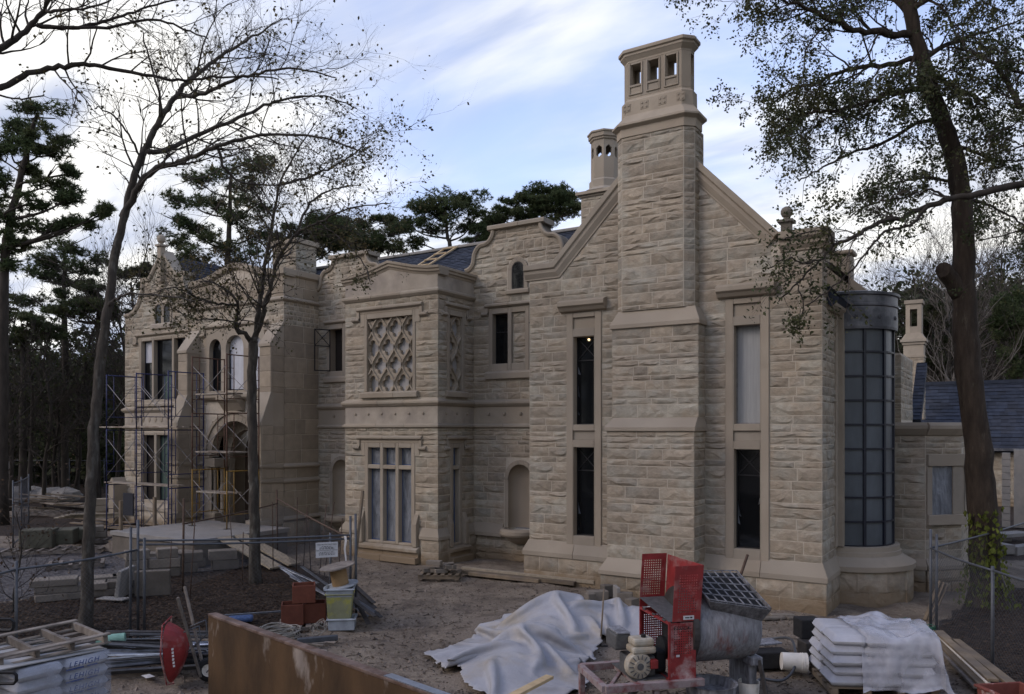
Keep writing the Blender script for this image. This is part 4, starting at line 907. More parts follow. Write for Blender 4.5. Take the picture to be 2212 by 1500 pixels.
# left recess beside the porch tower
lh = [(-21.36, -20.44, 5.95, 7.86), (-21.22, -20.0, .9, 2.5), (-21.14, -20.1, 2.4, 3.0)]
w = MB(); fwall(w, FRc, -21.8, BX[0], -.3, 8.2, [(-21.36, -20.44, 5.95, 7.86), (-21.04, -20.2, .9, 2.94)], -.4, 0); part('recess_wall', w, 'mortar', bevel=0)
ashlar(FRc, -21.8, BX[0], -.1, 4.06, lh, seed=71); ashlar(FRc, -21.8, BX[0], 4.97, 8.2, lh, seed=72)
shaped_gable(-20.2, .85, 10.36, 9.2, 1.75, -21.9, BX[0], [], 73)
s = MB(); LW = (-21.2, -20.58, 6.15, 7.68); fwall(s, FRc, -21.36, -20.44, 5.95, 7.86, [LW], -.3, .03); wo = part('casement_window', s, 'dressed_stone', .015)
g = MB(); fbox(g, FRc, *LW, -.3, -.27); g.build('pane', 'dark_interior', wo); g = MB(); fbox(g, FRc, LW[1] - .2, LW[1] - .03, LW[2], LW[3], -.27, -.2); g.build('inner_board', 'door_board', wo)  # no glass here: near-black sheet stands in for the unlit room behind the casement
hood(FRc, -21.46, -20.34, 8.02, 0, 0); s = MB(); fprof(s, FRc, -21.46, -20.34, [(0, 5.97), (.06, 5.97), (.12, 5.9), (.12, 5.75), (0, 5.72)]); part('window_sill', s, 'dressed_stone')
cf = Fr((LW[0], YR, 0), (-.42, -.907, 0), (.907, -.42, 0)); g = MB(); wd = .6
for q in ((0, .035, 6.15, 7.68), (wd - .035, wd, 6.15, 7.68), (.035, wd - .035, 6.15, 6.19), (.035, wd - .035, 7.64, 7.68), (.035, wd - .035, 7.05, 7.08)): fbox(g, cf, *q, -.02, .02)
g.bar(cf.p(.03, 7.08), cf.p(wd - .03, 7.65), .02, .02, cf.n); g.bar(cf.p(wd - .03, 7.08), cf.p(.03, 7.65), .02, .02, cf.n); oc = g.build('open_casement', 'black_frame', wo)
g = MB(); fbox(g, cf, .035, wd - .035, 6.19, 7.05, -.006, .006); 

# ================= porch tower
YT = 19.35; FT = front(YT); TX = (-26.95, -21.8); TM = -24.4; FTR = right(TX[1])
tw3 = [(-25.86, -25.16, 5.48, 7.3), (-24.9, -23.9, 5.48, 7.12), (-23.64, -22.94, 5.48, 7.3)]
dr = 1.32; dzs = 3.02
w = MB(); fwall(w, FT, TX[0], TX[1], -.3, 9.6, [(-26.0, -22.8, 5.4, 7.75), (TM - dr, TM + dr, -.5, dzs + dr)], -.5, 0); fbox(w, FTR, YT + .5, YR, -.3, 9.6, -.5, 0); part('tower_wall', w, 'mortar', bevel=0)
BIG = [-.12, .35, .75, 1.3, 1.85, 2.3, 2.78, 3.3, 3.85, 4.4, 4.95, 5.5, 6.05, 6.6, 7.15, 7.75]
def dhole(z0, z1): return [(TM - dr - .38, TM + dr + .38, -.5, dzs + dr + .36)]
ashlar(FT, TX[0], TX[1], .95, 7.75, [(-26.02, -22.78, 5.3, 7.95)] + dhole(0, 0), kind='smooth', lo=.5, hi=1.1, cuts=BIG, seed=81)
ashlar(FTR, YT, YR, .95, 7.75, kind='smooth', lo=.4, hi=1.0, cuts=BIG, seed=82)
PT = right(TX[1] + .1); w = MB(); fbox(w, PT, YT - .1, YR, -.3, .74, -.1, 0); part('plinth_wall', w, 'mortar', bevel=0); ashlar(PT, YT - .1, YR, -.1, .74, seed=83, cuts=[.3])
FRZ = [7.75, 7.92, 8.09, 8.26, 8.43, 8.58]
ashlar(FT, TX[0], TX[1], 7.75, 8.58, [(-26.2, -22.6, 7.5, 7.99)], lo=.15, hi=.3, cuts=FRZ, seed=84); ashlar(FTR, YT, YR, 7.75, 8.58, lo=.15, hi=.3, cuts=FRZ, seed=85)
s = MB()
for fr, a, b, m0, m1 in ((FT, TX[0], TX[1], 1, 1), (FTR, YT, YR, 1, 0)): fprof(s, fr, a, b, [(0, 8.74), (.02, 8.74), (.1, 8.67), (.1, 8.62), (.03, 8.56), (0, 8.56)], m0, m1)
part('string_course', s, 'dressed_stone', .008)
ped = [(TX[0] - .1, 9.72), (TX[0] + .55, 9.74)] + [(TM - 2.0 + i * .4, 9.76 + .42 * (0.5 - .5 * math.cos(math.pi * (1 - abs(i - 5) / 5)))) for i in range(11)] + [(TX[1] - .55, 9.74), (TX[1] + .0, 9.72)]
s = MB(); fpoly(s, FT, [(TX[0], 8.6)] + [(min(max(u, TX[0]), TX[1]), z - .2) for u, z in ped] + [(TX[1], 8.6)], -.4, .004); part('parapet', s, 'mortar', 0)
ashlar(FT, TX[0], TX[1], 8.74, 9.52, kind='smooth', lo=.5, hi=1.0, cuts=[9.13], seed=86); ashlar(FTR, YT, YR, 8.74, 9.52, kind='smooth', lo=.35, hi=.8, cuts=[9.13], seed=87)
s = MB(); cp = [(0, -.45), (0, .1), (.2, .1), (.26, .03), (.26, -.45)]; fstrip(s, FT, ped[:-1] + [(TX[1] + .1, 9.72)], cp); fstrip(s, FTR, [(YT - .02, 9.72), (YR, 9.72)], cp); part('coping', s, 'dressed_stone', .01)
for z, pr in ((2.83, .1), (2.3, .08), (.97, .16)):
    s = MB()
    for fr, a, b, m0, m1 in ((FTR, YT, YR, 1, 0),): fprof(s, fr, a, b, [(0, z), (.02, z), (pr, z - .08), (pr, z - .13), (.02, z - .2), (0, z - .2)], m0, m1)
    for a, b in ((-26.4, TM - dr - .3), (TM + dr + .3, -22.4)): fprof(s, FT, a, b, [(0, z), (.02, z), (pr, z - .08), (pr, z - .13), (.02, z - .2), (0, z - .2)])
    part('string_course', s, 'dressed_stone', .008)
# triple window
s = MB(); ho = (-26.02, -22.78, 5.38, 7.78); 
fwall(s, FT, ho[0], ho[1], ho[2], 7.0, [(a, b, c_, 9) for a, b, c_, e in tw3], -.35, .03)
prev = ho[0]
top = []
for a, b, c_, e in tw3:
    m = (a + b) / 2; h = (b - a) / 2; zs = 7.12 if h > .4 else 7.2; hh = .42 if h > .4 else .34
    n = 10; ar = [(m + h * math.cos(math.pi * i / n), 7.0 + (hh + .1) * math.sin(math.pi * i / n) ** .8) for i in range(n + 1)]
    a2 = prev; b2 = ho[1] if b > -23 else b + .13
    fpoly(s, FT, [(a2, 7.0), (a2, 7.78), (b2, 7.78), (b2, 7.0)] + ar, -.35, .03); prev = b2; top.append((m, h, ar))
wo = part('triple_window', s, 'dressed_stone', 0)
for (a, b, c_, e), (m, h, ar), pm in zip(tw3, top, ('dark_glass', 'bright_film', 'bright_film')):
    g = MB(); fpoly(g, FT, [(a, c_), (b, c_)] + ar, -.2, -.17); g.build('pane', pm, wo)
    f = MB(); fbox(f, FT, a, a + .05, c_, 7.0, -.169, -.14); fbox(f, FT, b - .05, b, c_, 7.0, -.169, -.14); fbox(f, FT, a + .05, b - .05, c_, c_ + .05, -.169, -.14); fstrip(f, FT, ar, [(0, -.169), (0, -.14), (.05, -.14), (.05, -.169)]) if True else 0; f.build('sash', 'navy_frame', wo, fix=False)
hood(FT, -26.2, -22.6, 7.98, .4, .15); s = MB(); fprof(s, FT, -26.15, -22.65, [(0, 5.4), (.1, 5.4), (.2, 5.33), (.2, 5.22), (.08, 5.1), (0, 5.08)]); part('window_sill', s, 'dressed_stone')
s = MB(); fprof(s, FT, TM - .55, TM + .55, [(0, 5.3), (.45, 5.3), (.45, 5.12), (.3, 5.0), (.1, 4.72), (0, 4.72)]); part('balcony_corbel', s, 'dressed_stone', .02)
# doorway: stepped arch, columns, dark lobby
s = MB(); farch(s, FT, TM, dzs, dr, dr + .36, -.3, .05, 20); farch(s, FT, TM, dzs, dr + .28, dr + .4, .05, .11, 20)
for sg in (-1, 1):
    a, b = sorted((TM + sg * dr, TM + sg * (dr + .36))); fbox(s, FT, a, b, .0, dzs, -.3, .05)
dw = part('door_arch', s, 'dressed_stone', .015)
s = MB(); F2 = front(YT + .55); farch(s, F2, TM, dzs, 1.0, dr + .05, -.25, 0, 20)
for sg in (-1, 1):
    a, b = sorted((TM + sg * 1.0, TM + sg * (dr + .05))); fbox(s, F2, a, b, 0, dzs, -.25, 0)
part('inner_arch', s, 'dressed_stone', .012)
s = MB(); F3 = front(YT + 1.5); fpoly(s, F3, [(TM - 1.3, -.2), (TM + 1.3, -.2)] + arc(TM, dzs, 1.3, 0, math.pi, 16), -.05, 0); part('lobby_back', s, 'door_board', 0)
s = MB(); s.box(TM - 1.45, TM - 1.32, YT + .3, YT + 1.6, 0, 4.5); s.box(TM + 1.32, TM + 1.45, YT + .3, YT + 1.6, 0, 4.5); s.box(TM - 1.45, TM + 1.45, YT + .3, YT + 1.6, 4.4, 4.5); part('lobby_wall', s, 'dressed_stone', 0)
for sg in (-1, 1):
    s = MB(); a, b = sorted((TM + sg * 1.02, TM + sg * 1.66)); s.box(a, b, YT - .12, YT + .5, 0, .78); s.box(a - .02, b + .02, YT - .14, YT + .52, .78, .9); s.box(a - .02, b + .02, YT - .14, YT + .52, 2.62, 2.95); part('column_pedestal', s, 'dressed_stone', .015)
    for u, y in ((1.52, YT + .0), (1.32, YT + .12), (1.12, YT + .3)):
        s = MB(); s.lathe([(.12, .9), (.12, .95), (.1, 1.0), (.075, 1.04), (.07, 2.4), (.085, 2.42), (.08, 2.46), (.11, 2.58), (.12, 2.62)], (TM + sg * u, y, 0), 14); part('column', s, 'dressed_stone', 0, smooth=True)
s = MB(); fbox(s, FT, TM - dr - .38, TM - dr + .02, 2.956, 3.05, 0, .17); fbox(s, FT, TM + dr - .02, TM + dr + .38, 2.956, 3.05, 0, .17); part('impost', s, 'dressed_stone')
# buttresses
def buttress(x0, x1):
    s = MB(); fr = Fr((0, YT, 0), (1, 0, 0), (0, -1, 0)); d1, d2 = .57, .97
    prof = [(-.1, 7.78), (0.01, 7.78), (d1 + .02, 7.0), (d1 + .02, 6.93), (d1, 6.91), (d1, 5.3), (d2, 4.24), (d2, .9), (d2 + .12, .78), (d2 + .12, -.3), (-.1, -.3)]
    fprof(s, fr, x0, x1, prof); bo = part('buttress', s, 'dressed_stone', 0)
    e = .0125
    def face(fr_, u0, u1, z0, z1, sd): ashlar(fr_, u0, u1, z0, z1, kind='smooth', lo=.3, hi=.6, cuts=BIG, seed=sd)
    for (za, zb, d) in ((.98, 2.15, d2), (2.34, 2.66, d2), (2.86, 4.16, d2), (5.32, 6.9, d1), (-.1, .68, d2 + .12)):
        face(front(YT - d), x0, x1, za, zb, int(x0 * 3 + za * 7)); face(right(x1), YT - d, YT, za, zb, int(x0 * 5 + za * 9)); face(Fr((x0, 0, 0), (0, -1, 0), (-1, 0, 0)), -YT, -YT + d, za, zb, int(x0 * 6 + za * 9))
    s = MB()
    for zt, d, dp, pr in ((7.8, .02, d1, [(d1 + .05, 7.02), (d1 + .05, 6.92), (.0, 6.9), (0, 7.83), (.06, 7.78)]), (5.32, d1, d2, [(d2 + .03, 4.28), (d2 + .03, 4.16), (d1 - .1, 4.16), (d1 - .1, 5.34), (d1 + .01, 5.34)])): fprof(s, fr, x0 - .012, x1 + .012, pr)
    fprof(s, fr, x0 - .02, x1 + .02, [(d2, .98), (d2 + .16, .82), (d2 + .16, .7), (0, .7), (0, .98)]); fprof(s, fr, x0 - .08, x1 + .08, [(0, .9), (d2 + .145, .895), (d2 + .145, .72), (0, .72)])
    fprof(s, fr, x0 - .05, x1 + .05, [(0, 2.84), (d2 + .07, 2.79), (d2 + .07, 2.72), (0, 2.68)]); fprof(s, fr, x0 - .05, x1 + .05, [(0, 2.32), (d2 + .06, 2.28), (d2 + .06, 2.21), (0, 2.16)])
    part('buttress_weathering', s, 'dressed_stone', .01)
buttress(-26.98, -26.42); buttress(-22.38, -21.8)

# ================= left block
YL = 20.0; FL = front(YL); LX = (-32.42, TX[0]); LC = -29.72
uw = (-31.36, -28.08, 5.15, 7.86); dwn = (-31.22, -28.2, .95, 3.92)
def lout(z):
    if z < 8.8: return LX
    k = min(1, (z - 8.8) / .75); e = 2.5 - 1.1 * math.sin(k * math.pi / 2)
    if z > 10.35: e = max(.05, .95 - (z - 10.35) * 1.3)
    return LC - e, LC + e
w = MB(); fwall(w, FL, LX[0], LX[1] + .4, -.3, 8.8, [uw, dwn], -.4, 0)
rt = [(LC + 2.66, 8.98), (LC + 2.3, 9.0), (LC + 2.0, 9.1), (LC + 1.75, 9.35), (LC + 1.6, 9.65), (LC + 1.48, 9.9), (LC + 1.42, 10.3)]
lf = [(2 * LC - u, z) for u, z in rt]
fpoly(w, FL, [(LX[0], 8.79), (LX[1], 8.79)] + [(u - .03, z) for u, z in rt] + [(LC + .95, 10.3), (LC + .05, 11.3), (LC - .05, 11.3), (LC - .95, 10.3)] + [(u + .03, z) for u, z in lf[::-1]], -.4, 0); part('left_gable_wall', w, 'mortar', bevel=0)
lan_h = (LC - .62, LC + .62, 8.2, 9.45)
ashlar(FL, LX[0] - .03, LX[1], 1.0, 4.06, [dwn], seed=91); ashlar(FL, LX[0] - .03, LX[1], 5.0, 10.9, [uw, lan_h], lout, seed=92); ashlar(Fr(FL.o + FL.n * .1, FL.u, FL.n), LX[0] - .1, LX[1], -.1, .68, [(dwn[0], dwn[1], .6, 3)], seed=93, cuts=[.3])
w = MB(); fbox(w, front(YL - .1), LX[0] - .1, LX[1], -.3, .68, -.1, 0); part('plinth_wall', w, 'mortar', bevel=0)
s = MB(); fprof(s, FL, LX[0], LX[1], [(0, 1.0), (.02, 1.0), (.17, .8), (.17, .66), (0, .66)], 1, 0); fprof(s, FL, LX[0], LX[1], STR_UP, 1, 0); fprof(s, FL, LX[0], LX[1], STR_LO, 1, 0); part('string_course', s, 'dressed_stone', .008)
s = MB(); fbox(s, FL, LX[0], LX[1], 4.2, 4.76, -.05, .012); band = part('carved_band', s, 'pale_dressed_stone', 0)
for k in range(12):
    q = MB(); u = LX[0] + .5 + k * .42; a = q.lathe([(0.0, .03), (.08, .02), (.1, 0)], (0, 0, 0), 8); q.v = [FL.p(u + x, 4.47 + y * 1.5, z + .012) for x, y, z in q.v]; q.build('boss', 'dressed_stone', band)
def light_window(fr, hole, cuts, z0, z1, panes, name):
    L3 = [(a, b, z0, z1) for a, b in cuts]; s = MB(); fwall(s, fr, hole[0], hole[1], hole[2], hole[3], L3, -.3, .04); wo = part(name, s, 'dressed_stone', .02)
    for (a, b, c_, e), pm in zip(L3, panes):
        g = MB(); fbox(g, fr, a, b, c_, e, -.2, -.17); g.build('pane', pm, wo)
        f = MB(); t = .035
        for q in ((a, a + t, c_, e), (b - t, b, c_, e), (a + t, b - t, c_, c_ + t), (a + t, b - t, e - t, e)): fbox(f, fr, *q, -.169, -.14)
        f.build('sash', 'navy_frame', wo)
    return wo
wo = light_window(FL, uw, [(-31.2, -30.46), (-30.32, -29.1), (-28.96, -28.24)], 5.28, 7.74, ('dark_glass', 'dark_glass', 'dark_glass'), 'mullioned_window')
g = MB(); fbox(g, FL, -31.16, -30.5, 6.85, 7.7, -.168, -.16); g.build('film_remnant', 'bright_film', wo); g = MB(); fbox(g, FL, -29.9, -29.14, 5.32, 6.3, -.168, -.155); g.build('inner_board', 'green_board', wo)
wo = light_window(FL, dwn, [(-31.08, -30.3), (-30.14, -29.2), (-29.04, -28.34)], 1.1, 3.8, ('dark_interior', 'green_board', 'dark_interior'), 'garden_window')
hood(FL, -31.6, -27.9, 8.08, .45, .15)
s = MB(); fprof(s, FL, -31.5, -28.0, [(0, 5.17), (.08, 5.17), (.16, 5.1), (.16, 5.0), (0, 4.97)]); part('window_sill', s, 'dressed_stone')
for u in (LC - .29, LC + .29):
    wo = arched_window(FL, u, .2, 8.42, 9.0, .3, 'dark_glass', name='lancet_window')
s = MB(); fprof(s, FL, LC - .75, LC + .75, [(0, 8.42), (.08, 8.42), (.12, 8.36), (.12, 8.2), (0, 8.18)]); part('window_sill', s, 'pale_dressed_stone')
s = MB(); fstrip(s, FL, [(LC - .7, 9.5), (LC, 9.95), (LC + .7, 9.5)], [(0, 0), (0, .1), (.12, .07), (.12, 0)]); part('hood_mould', s, 'dressed_stone', .008)
s = MB(); pr = [(0, -.45), (0, .1), (.1, .1), (.16, .05), (.16, -.45)]
fstrip(s, FL, lf + [], pr) if False else None
fstrip(s, FL, lf, pr); fstrip(s, FL, rt[::-1], pr); part('shaped_coping', s, 'dressed_stone', .008)
s = MB(); fbox(s, FL, LC - 1.52, LC - .9, 10.24, 10.4, -.45, .08); fbox(s, FL, LC + .9, LC + 1.52, 10.24, 10.4, -.45, .08); fstrip(s, FL, [(LC - 1.0, 10.32), (LC, 11.42), (LC + 1.0, 10.32)], pr); part('coping', s, 'dressed_stone', .008)
s = MB(); fbox(s, FL, LC - .11, LC + .11, 10.1, 11.62, -.02, .2); fbox(s, FL, LC - .18, LC + .18, 11.55, 11.63, -.1, .27); s.lathe([(.08, 11.63), (.07, 11.68), (.15, 11.76), (.17, 11.86), (.15, 11.96), (.07, 12.03), (0, 12.04)], (LC, YL - .09, 0), 14); part('ball_finial', s, 'dressed_stone', 0)
s = MB(); fpoly(s, front(YL), [(LX[0] - .25, -.3), (LX[0] + .2, -.3), (LX[0] + .2, 1.75), (LX[0] - .02, 2.0), (LX[0] - .25, 1.75)], 0, .6); part('corner_buttress', s, 'dressed_stone', .02)
w = MB(); w.box(LX[0], LX[0] + .4, YL + .4, 30, -.3, 8.8); part('left_side_wall', w, 'mortar', bevel=0)
# roofs behind
slates('roof', (-33, 21.4, 8.5), (1, 0, 0), (0, 4.6, 2.85), 25.4, math.hypot(4.6, 2.85), cu=.3, cv=.19)
s = MB(); s.bar((-33, 26.02, 11.4), (-7.6, 26.02, 11.4), .3, .12); part('ridge_tile', s, 'concrete', .03)
slates('roof', (LX[0] + .3, 20.4, 8.6), (0, 1, 0), (1.4, 0, 1.5), 8, 3.2); slates('roof', (LX[1] + .2, 28.4, 8.6), (0, -1, 0), (-1.4, 0, 1.5), 8, 3.4)
q = copy = None
s = MB(); s.box(-28.1, -26.6, 24.3, 25.5, 9.3, 12.2); s.box(-28.2, -26.5, 24.2, 25.6, 12.2, 12.42); part('square_chimney', s, 'dressed_stone', .03); ashlar(front(24.3), -28.1, -26.6, 9.8, 12.2, seed=95); ashlar(right(-26.6), 24.3, 25.5, 9.8, 12.2, seed=96)
# octagonal chimney behind the gable
OC = P_ = None
ocx, ocy = -12.56, 26.0
def Z8(z): return 12.3 + (z - 12.74) * .63
def octr(r):
    r *= .84; return [(ocx + r * math.cos(math.pi / 8 + k * math.pi / 4), ocy + r * math.sin(math.pi / 8 + k * math.pi / 4)) for k in range(8)]
s = MB(); s.box(ocx - .62, ocx + .62, ocy - .62, ocy + .62, 9.0, Z8(12.75)); part('chimney_wall', s, 'mortar', 0)
ashlar(front(ocy - .62), ocx - .62, ocx + .62, 10.0, Z8(12.7), seed=97); ashlar(Fr((ocx - .62, 0, 0), (0, -1, 0), (-1, 0, 0)), -ocy - .62, -ocy + .62, 10.0, Z8(12.7), seed=98); ashlar(right(ocx + .62), ocy - .62, ocy + .62, 10.0, Z8(12.7), seed=98)
s = MB(); s.box(ocx - .68, ocx + .68, ocy - .68, ocy + .68, Z8(12.74), Z8(12.86)); s.box(ocx - .78, ocx + .78, ocy - .78, ocy + .78, Z8(12.86), Z8(13.04))
sq = [(ocx + .8 * sx, ocy + .8 * sy) for sx, sy in ((1, .4), (.4, 1), (-.4, 1), (-1, .4), (-1, -.4), (-.4, -1), (.4, -1), (1, -.4))]
loft(s, [(sq, Z8(13.04)), (octr(.66), Z8(13.32)), (octr(.66), Z8(13.72)), (octr(.58), Z8(13.84))]); part('chimney_base_mould', s, 'dressed_stone', .01)
s = MB(); o8 = octr(.58)
for k in range(8):
    a, b = Vector((*o8[k], 0)), Vector((*o8[(k + 1) % 8], 0)); nn = ((a + b) / 2 - Vector((ocx, ocy, 0))).normalized(); fr = Fr(a, b - a, nn); L_ = (b - a).length; m = L_ / 2
    hexh = [(m, Z8(15.0)), (m - .11, Z8(15.12)), (m - .11, Z8(15.52)), (m, Z8(15.68)), (m + .11, Z8(15.52)), (m + .11, Z8(15.12))]
    for pg in ([(0, Z8(13.84)), (L_, Z8(13.84)), (L_, Z8(15.0)), (m, Z8(15.0)), (0, Z8(15.0))], [(0, Z8(15.68)), (m, Z8(15.68)), (L_, Z8(15.68)), (L_, Z8(15.98)), (0, Z8(15.98))], [(0, Z8(15.0)), (m, Z8(15.0)), (m - .11, Z8(15.12)), (m - .11, Z8(15.52)), (m, Z8(15.68)), (0, Z8(15.68))], [(L_, Z8(15.0)), (L_, Z8(15.68)), (m, Z8(15.68)), (m + .11, Z8(15.52)), (m + .11, Z8(15.12)), (m, Z8(15.0))]): fpoly(s, fr, pg, -.1, 0)
part('chimney_shaft', s, 'dressed_stone', 0)
s = MB(); loft(s, [(octr(.6), Z8(15.98)), (octr(.64), Z8(16.02)), (octr(.64), Z8(16.1)), (octr(.7), Z8(16.14)), (octr(.7), Z8(16.34)), (octr(.75), Z8(16.38)), (octr(.75), Z8(16.46)), (octr(.7), Z8(16.5))]); part('chimney_cornice', s, 'dressed_stone', .008)

# ---------- stones: the 300 that show largest are objects, the others are joined
def stone_px(st):
    fr, a, b, c_, e, k = st; m = Vector(fr.p((a + b) / 2, (c_ + e) / 2, 0)); v = Vector((0, 0, 4)) - m
    f = fr.n.dot(v)
    if f <= 0: return 0
    t, px, py = depth_px(m)
    if not (0 < px < 2212 and 0 < py < 1500): return 0
    return (b - a) * (e - c_) * (f / v.length) / (t * t)
order = sorted(range(len(STONES)), key=lambda i: -stone_px(STONES[i])); big = set(i for i in order if STONES[i][5] == 'rock'); single = [i for i in order if STONES[i][5] == 'rock'][:300]; ss = set(single)
vmesh = []
for vs, fs in ROCKV:
    me = bpy.data.meshes.new('stone'); me.from_pydata(vs, [], fs); me.materials.append(M('rock_stone')); vmesh.append(me)
rr = random.Random(9); jb = {'rock': MB(), 'smooth': MB()}
for i, (fr, a, b, c_, e, k) in enumerate(STONES):
    vi = rr.randrange(8) * 3 + (0 if (b - a) < .45 else 1 if (b - a) < .75 else 2); flip = rr.random() < .5
    X, Y, Z = fr.u * (b - a), fr.n, Vector((0, 0, e - c_)); o = Vector(fr.p(a, c_, 0))
    if flip: o = o + X; X = -X
    sc = rr.uniform(.5, .98)
    if i in ss:
        ob = bpy.data.objects.new('stone', vmesh[vi]); COL.objects.link(ob); ob.parent = mansion
        ob.matrix_parent_inverse = Matrix.Translation(-Vector(mansion.location))
        m3 = Matrix((X, Y * sc, Z)).transposed().to_4x4(); m3.translation = o; ob.matrix_basis = m3
    else:
        vs, fs = ROCKV[vi] if k == 'rock' else SMOOTHV
        if k == 'smooth': sc = 1.0
        if (b - a) < .32 and k == 'rock': sc *= .6
        jb[k].add([tuple(o + X * x + Y * (y * sc) + Z * z) for x, y, z in vs], fs)
stuff(jb['rock'].build('stonework', 'rock_stone_joined', mansion, fix=True)); stuff(jb['smooth'].build('ashlar_blocks', 'smooth_stone_joined', mansion, fix=True))
print('stones', len(STONES), 'joined tris', len(jb['rock'].f))
# ------------------------------------------------------------------ ground
def inpoly(x, y, P):
    c = False; j = len(P) - 1
    for i in range(len(P)):
        if (P[i][1] > y) != (P[j][1] > y) and x < (P[j][0] - P[i][0]) * (y - P[i][1]) / (P[j][1] - P[i][1]) + P[i][0]: c = not c
        j = i
    return c
def GP(*pts): return [tuple(ground_at(x, y))[:2] for x, y in pts]
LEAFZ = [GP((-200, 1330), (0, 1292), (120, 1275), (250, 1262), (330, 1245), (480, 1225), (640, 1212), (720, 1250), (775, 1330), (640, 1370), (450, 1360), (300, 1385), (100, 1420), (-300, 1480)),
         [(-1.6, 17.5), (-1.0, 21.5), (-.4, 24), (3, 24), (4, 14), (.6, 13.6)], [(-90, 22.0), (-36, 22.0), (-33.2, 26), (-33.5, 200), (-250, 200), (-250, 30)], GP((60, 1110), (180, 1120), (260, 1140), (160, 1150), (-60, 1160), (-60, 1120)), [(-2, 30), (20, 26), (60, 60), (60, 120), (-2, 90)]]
GRAVZ = [GP((-300, 1215), (0, 1185), (240, 1183), (330, 1195), (600, 1195), (640, 1212), (330, 1245), (120, 1275), (-300, 1330))]
PALEZ = []
def zone(x, y): return tuple(1.0 if any(inpoly(x, y, P) for P in Z) else 0.0 for Z in (LEAFZ, GRAVZ, PALEZ))
def gz(x, y):
    n = noise.noise; a = n(Vector((x * .35, y * .35, 3))) * .06 + n(Vector((x * 1.3, y * 1.3, 7))) * .035 + n(Vector((x * 3.6, y * 3.6, 1))) * .028 - .05 * max(0, 1 - abs(n(Vector((x * .5 - y * .18, y * .1, 12)))) * 9)
    d = math.hypot(x + 6, y - 11)
    if d > 45: a *= max(0, 1 - (d - 45) / 30)
    return a - .045
def ground_mesh():
    def axis(lo, hi, a, b, st): 
        r = list(np.arange(a, b, st)); x = b; s_ = st
        while x < hi: r.append(x); s_ *= 1.25; x += s_
        r.append(hi); x = a; s_ = st; l = []
        while x > lo: s_ *= 1.25; x -= s_; l.append(max(x, lo))
        return l[::-1] + r
    xs = axis(-600, 600, -31, 4, .15); ys = axis(-150, 700, 3, 26, .15)
    vs = [(x, y, gz(x, y)) for y in ys for x in xs]; w = len(xs)
    fs = [(j * w + i, j * w + i + 1, (j + 1) * w + i + 1, (j + 1) * w + i) for j in range(len(ys) - 1) for i in range(w - 1)]
    me = bpy.data.meshes.new('ground'); me.from_pydata(vs, [], fs); me.materials.append(M('site_ground')); me.polygons.foreach_set('use_smooth', [True] * len(fs))
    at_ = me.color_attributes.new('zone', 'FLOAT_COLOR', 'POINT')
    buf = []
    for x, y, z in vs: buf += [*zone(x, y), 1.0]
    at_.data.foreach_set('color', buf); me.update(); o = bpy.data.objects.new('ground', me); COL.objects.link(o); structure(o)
ground_mesh()
SR = random.Random(21)
def scatter(name, mat, n, region, size, flat, label, seed, polys=None, keep=None):
    r = random.Random(seed); mb = MB(); k = 0; tries = 0
    while k < n and tries < n * 8:
        tries += 1
        px = r.uniform(*region[0]); py = 930 + (r.uniform((region[1][0] - 930) ** .5, (region[1][1] - 930) ** .5)) ** 2; p = ground_at(px, py)
        if polys and not any(inpoly(p.x, p.y, P) for P in polys): continue
        if keep and not keep(p.x, p.y): continue
        z = gz(p.x, p.y); s_ = size * r.uniform(.5, 1.6); a = r.uniform(0, 6.28); k += 1
        if flat:
            u = Vector((math.cos(a), math.sin(a), r.uniform(-.35, .35))) * s_; v = Vector((-math.sin(a), math.cos(a), r.uniform(-.5, .5))) * s_ * .5; c = Vector((p.x, p.y, z + .012 + r.uniform(0, .02)))
            mb.add([tuple(c - u), tuple(c + v), tuple(c + u), tuple(c - v * .8)], [(0, 1, 2, 3)])
        else:
            c = Vector((p.x, p.y, z)); q = [c + Vector((math.cos(a + t * 2.09) * s_ * r.uniform(.6, 1.2), math.sin(a + t * 2.09) * s_ * r.uniform(.6, 1.2), -.01)) for t in range(3)]; top = c + Vector((r.uniform(-.4, .4) * s_, r.uniform(-.4, .4) * s_, s_ * r.uniform(.35, .9)))
            mb.add([tuple(t) for t in q] + [tuple(top)], [(0, 1, 3), (1, 2, 3), (2, 0, 3)])
    o = mb.build(name, mat, fix=False); stuff(o, label); return o
scatter('leaf_litter', 'dry_leaf', 15000, ((-30, 800), (1190, 1500)), .036, True, 'brown fallen leaves under the trees inside the fence', 1, LEAFZ)
scatter('oak_leaf_litter', 'dry_leaf', 2600, ((1950, 2240), (1260, 1500)), .03, True, 'brown fallen leaves round the foot of the big oak', 2, LEAFZ)
scatter('stray_leaves', 'dry_leaf', 5200, ((400, 2150), (1200, 1530)), .028, True, 'scattered dead leaves on the bare dirt yard', 3, None, lambda x, y: y < 18)
scatter('gravel', 'gravel_bits', 9000, ((-20, 2212), (1180, 1530)), .022, False, 'small stones and clods on the bare dirt yard', 4, None, lambda x, y: not any(inpoly(x, y, P) for P in LEAFZ) and y < 18.5)
scatter('clods', 'gravel_bits', 1500, ((-20, 2212), (1180, 1530)), .045, False, 'larger dirt clods and stone chips on the yard', 5, None, lambda x, y: not any(inpoly(x, y, P) for P in LEAFZ) and y < 18.5)

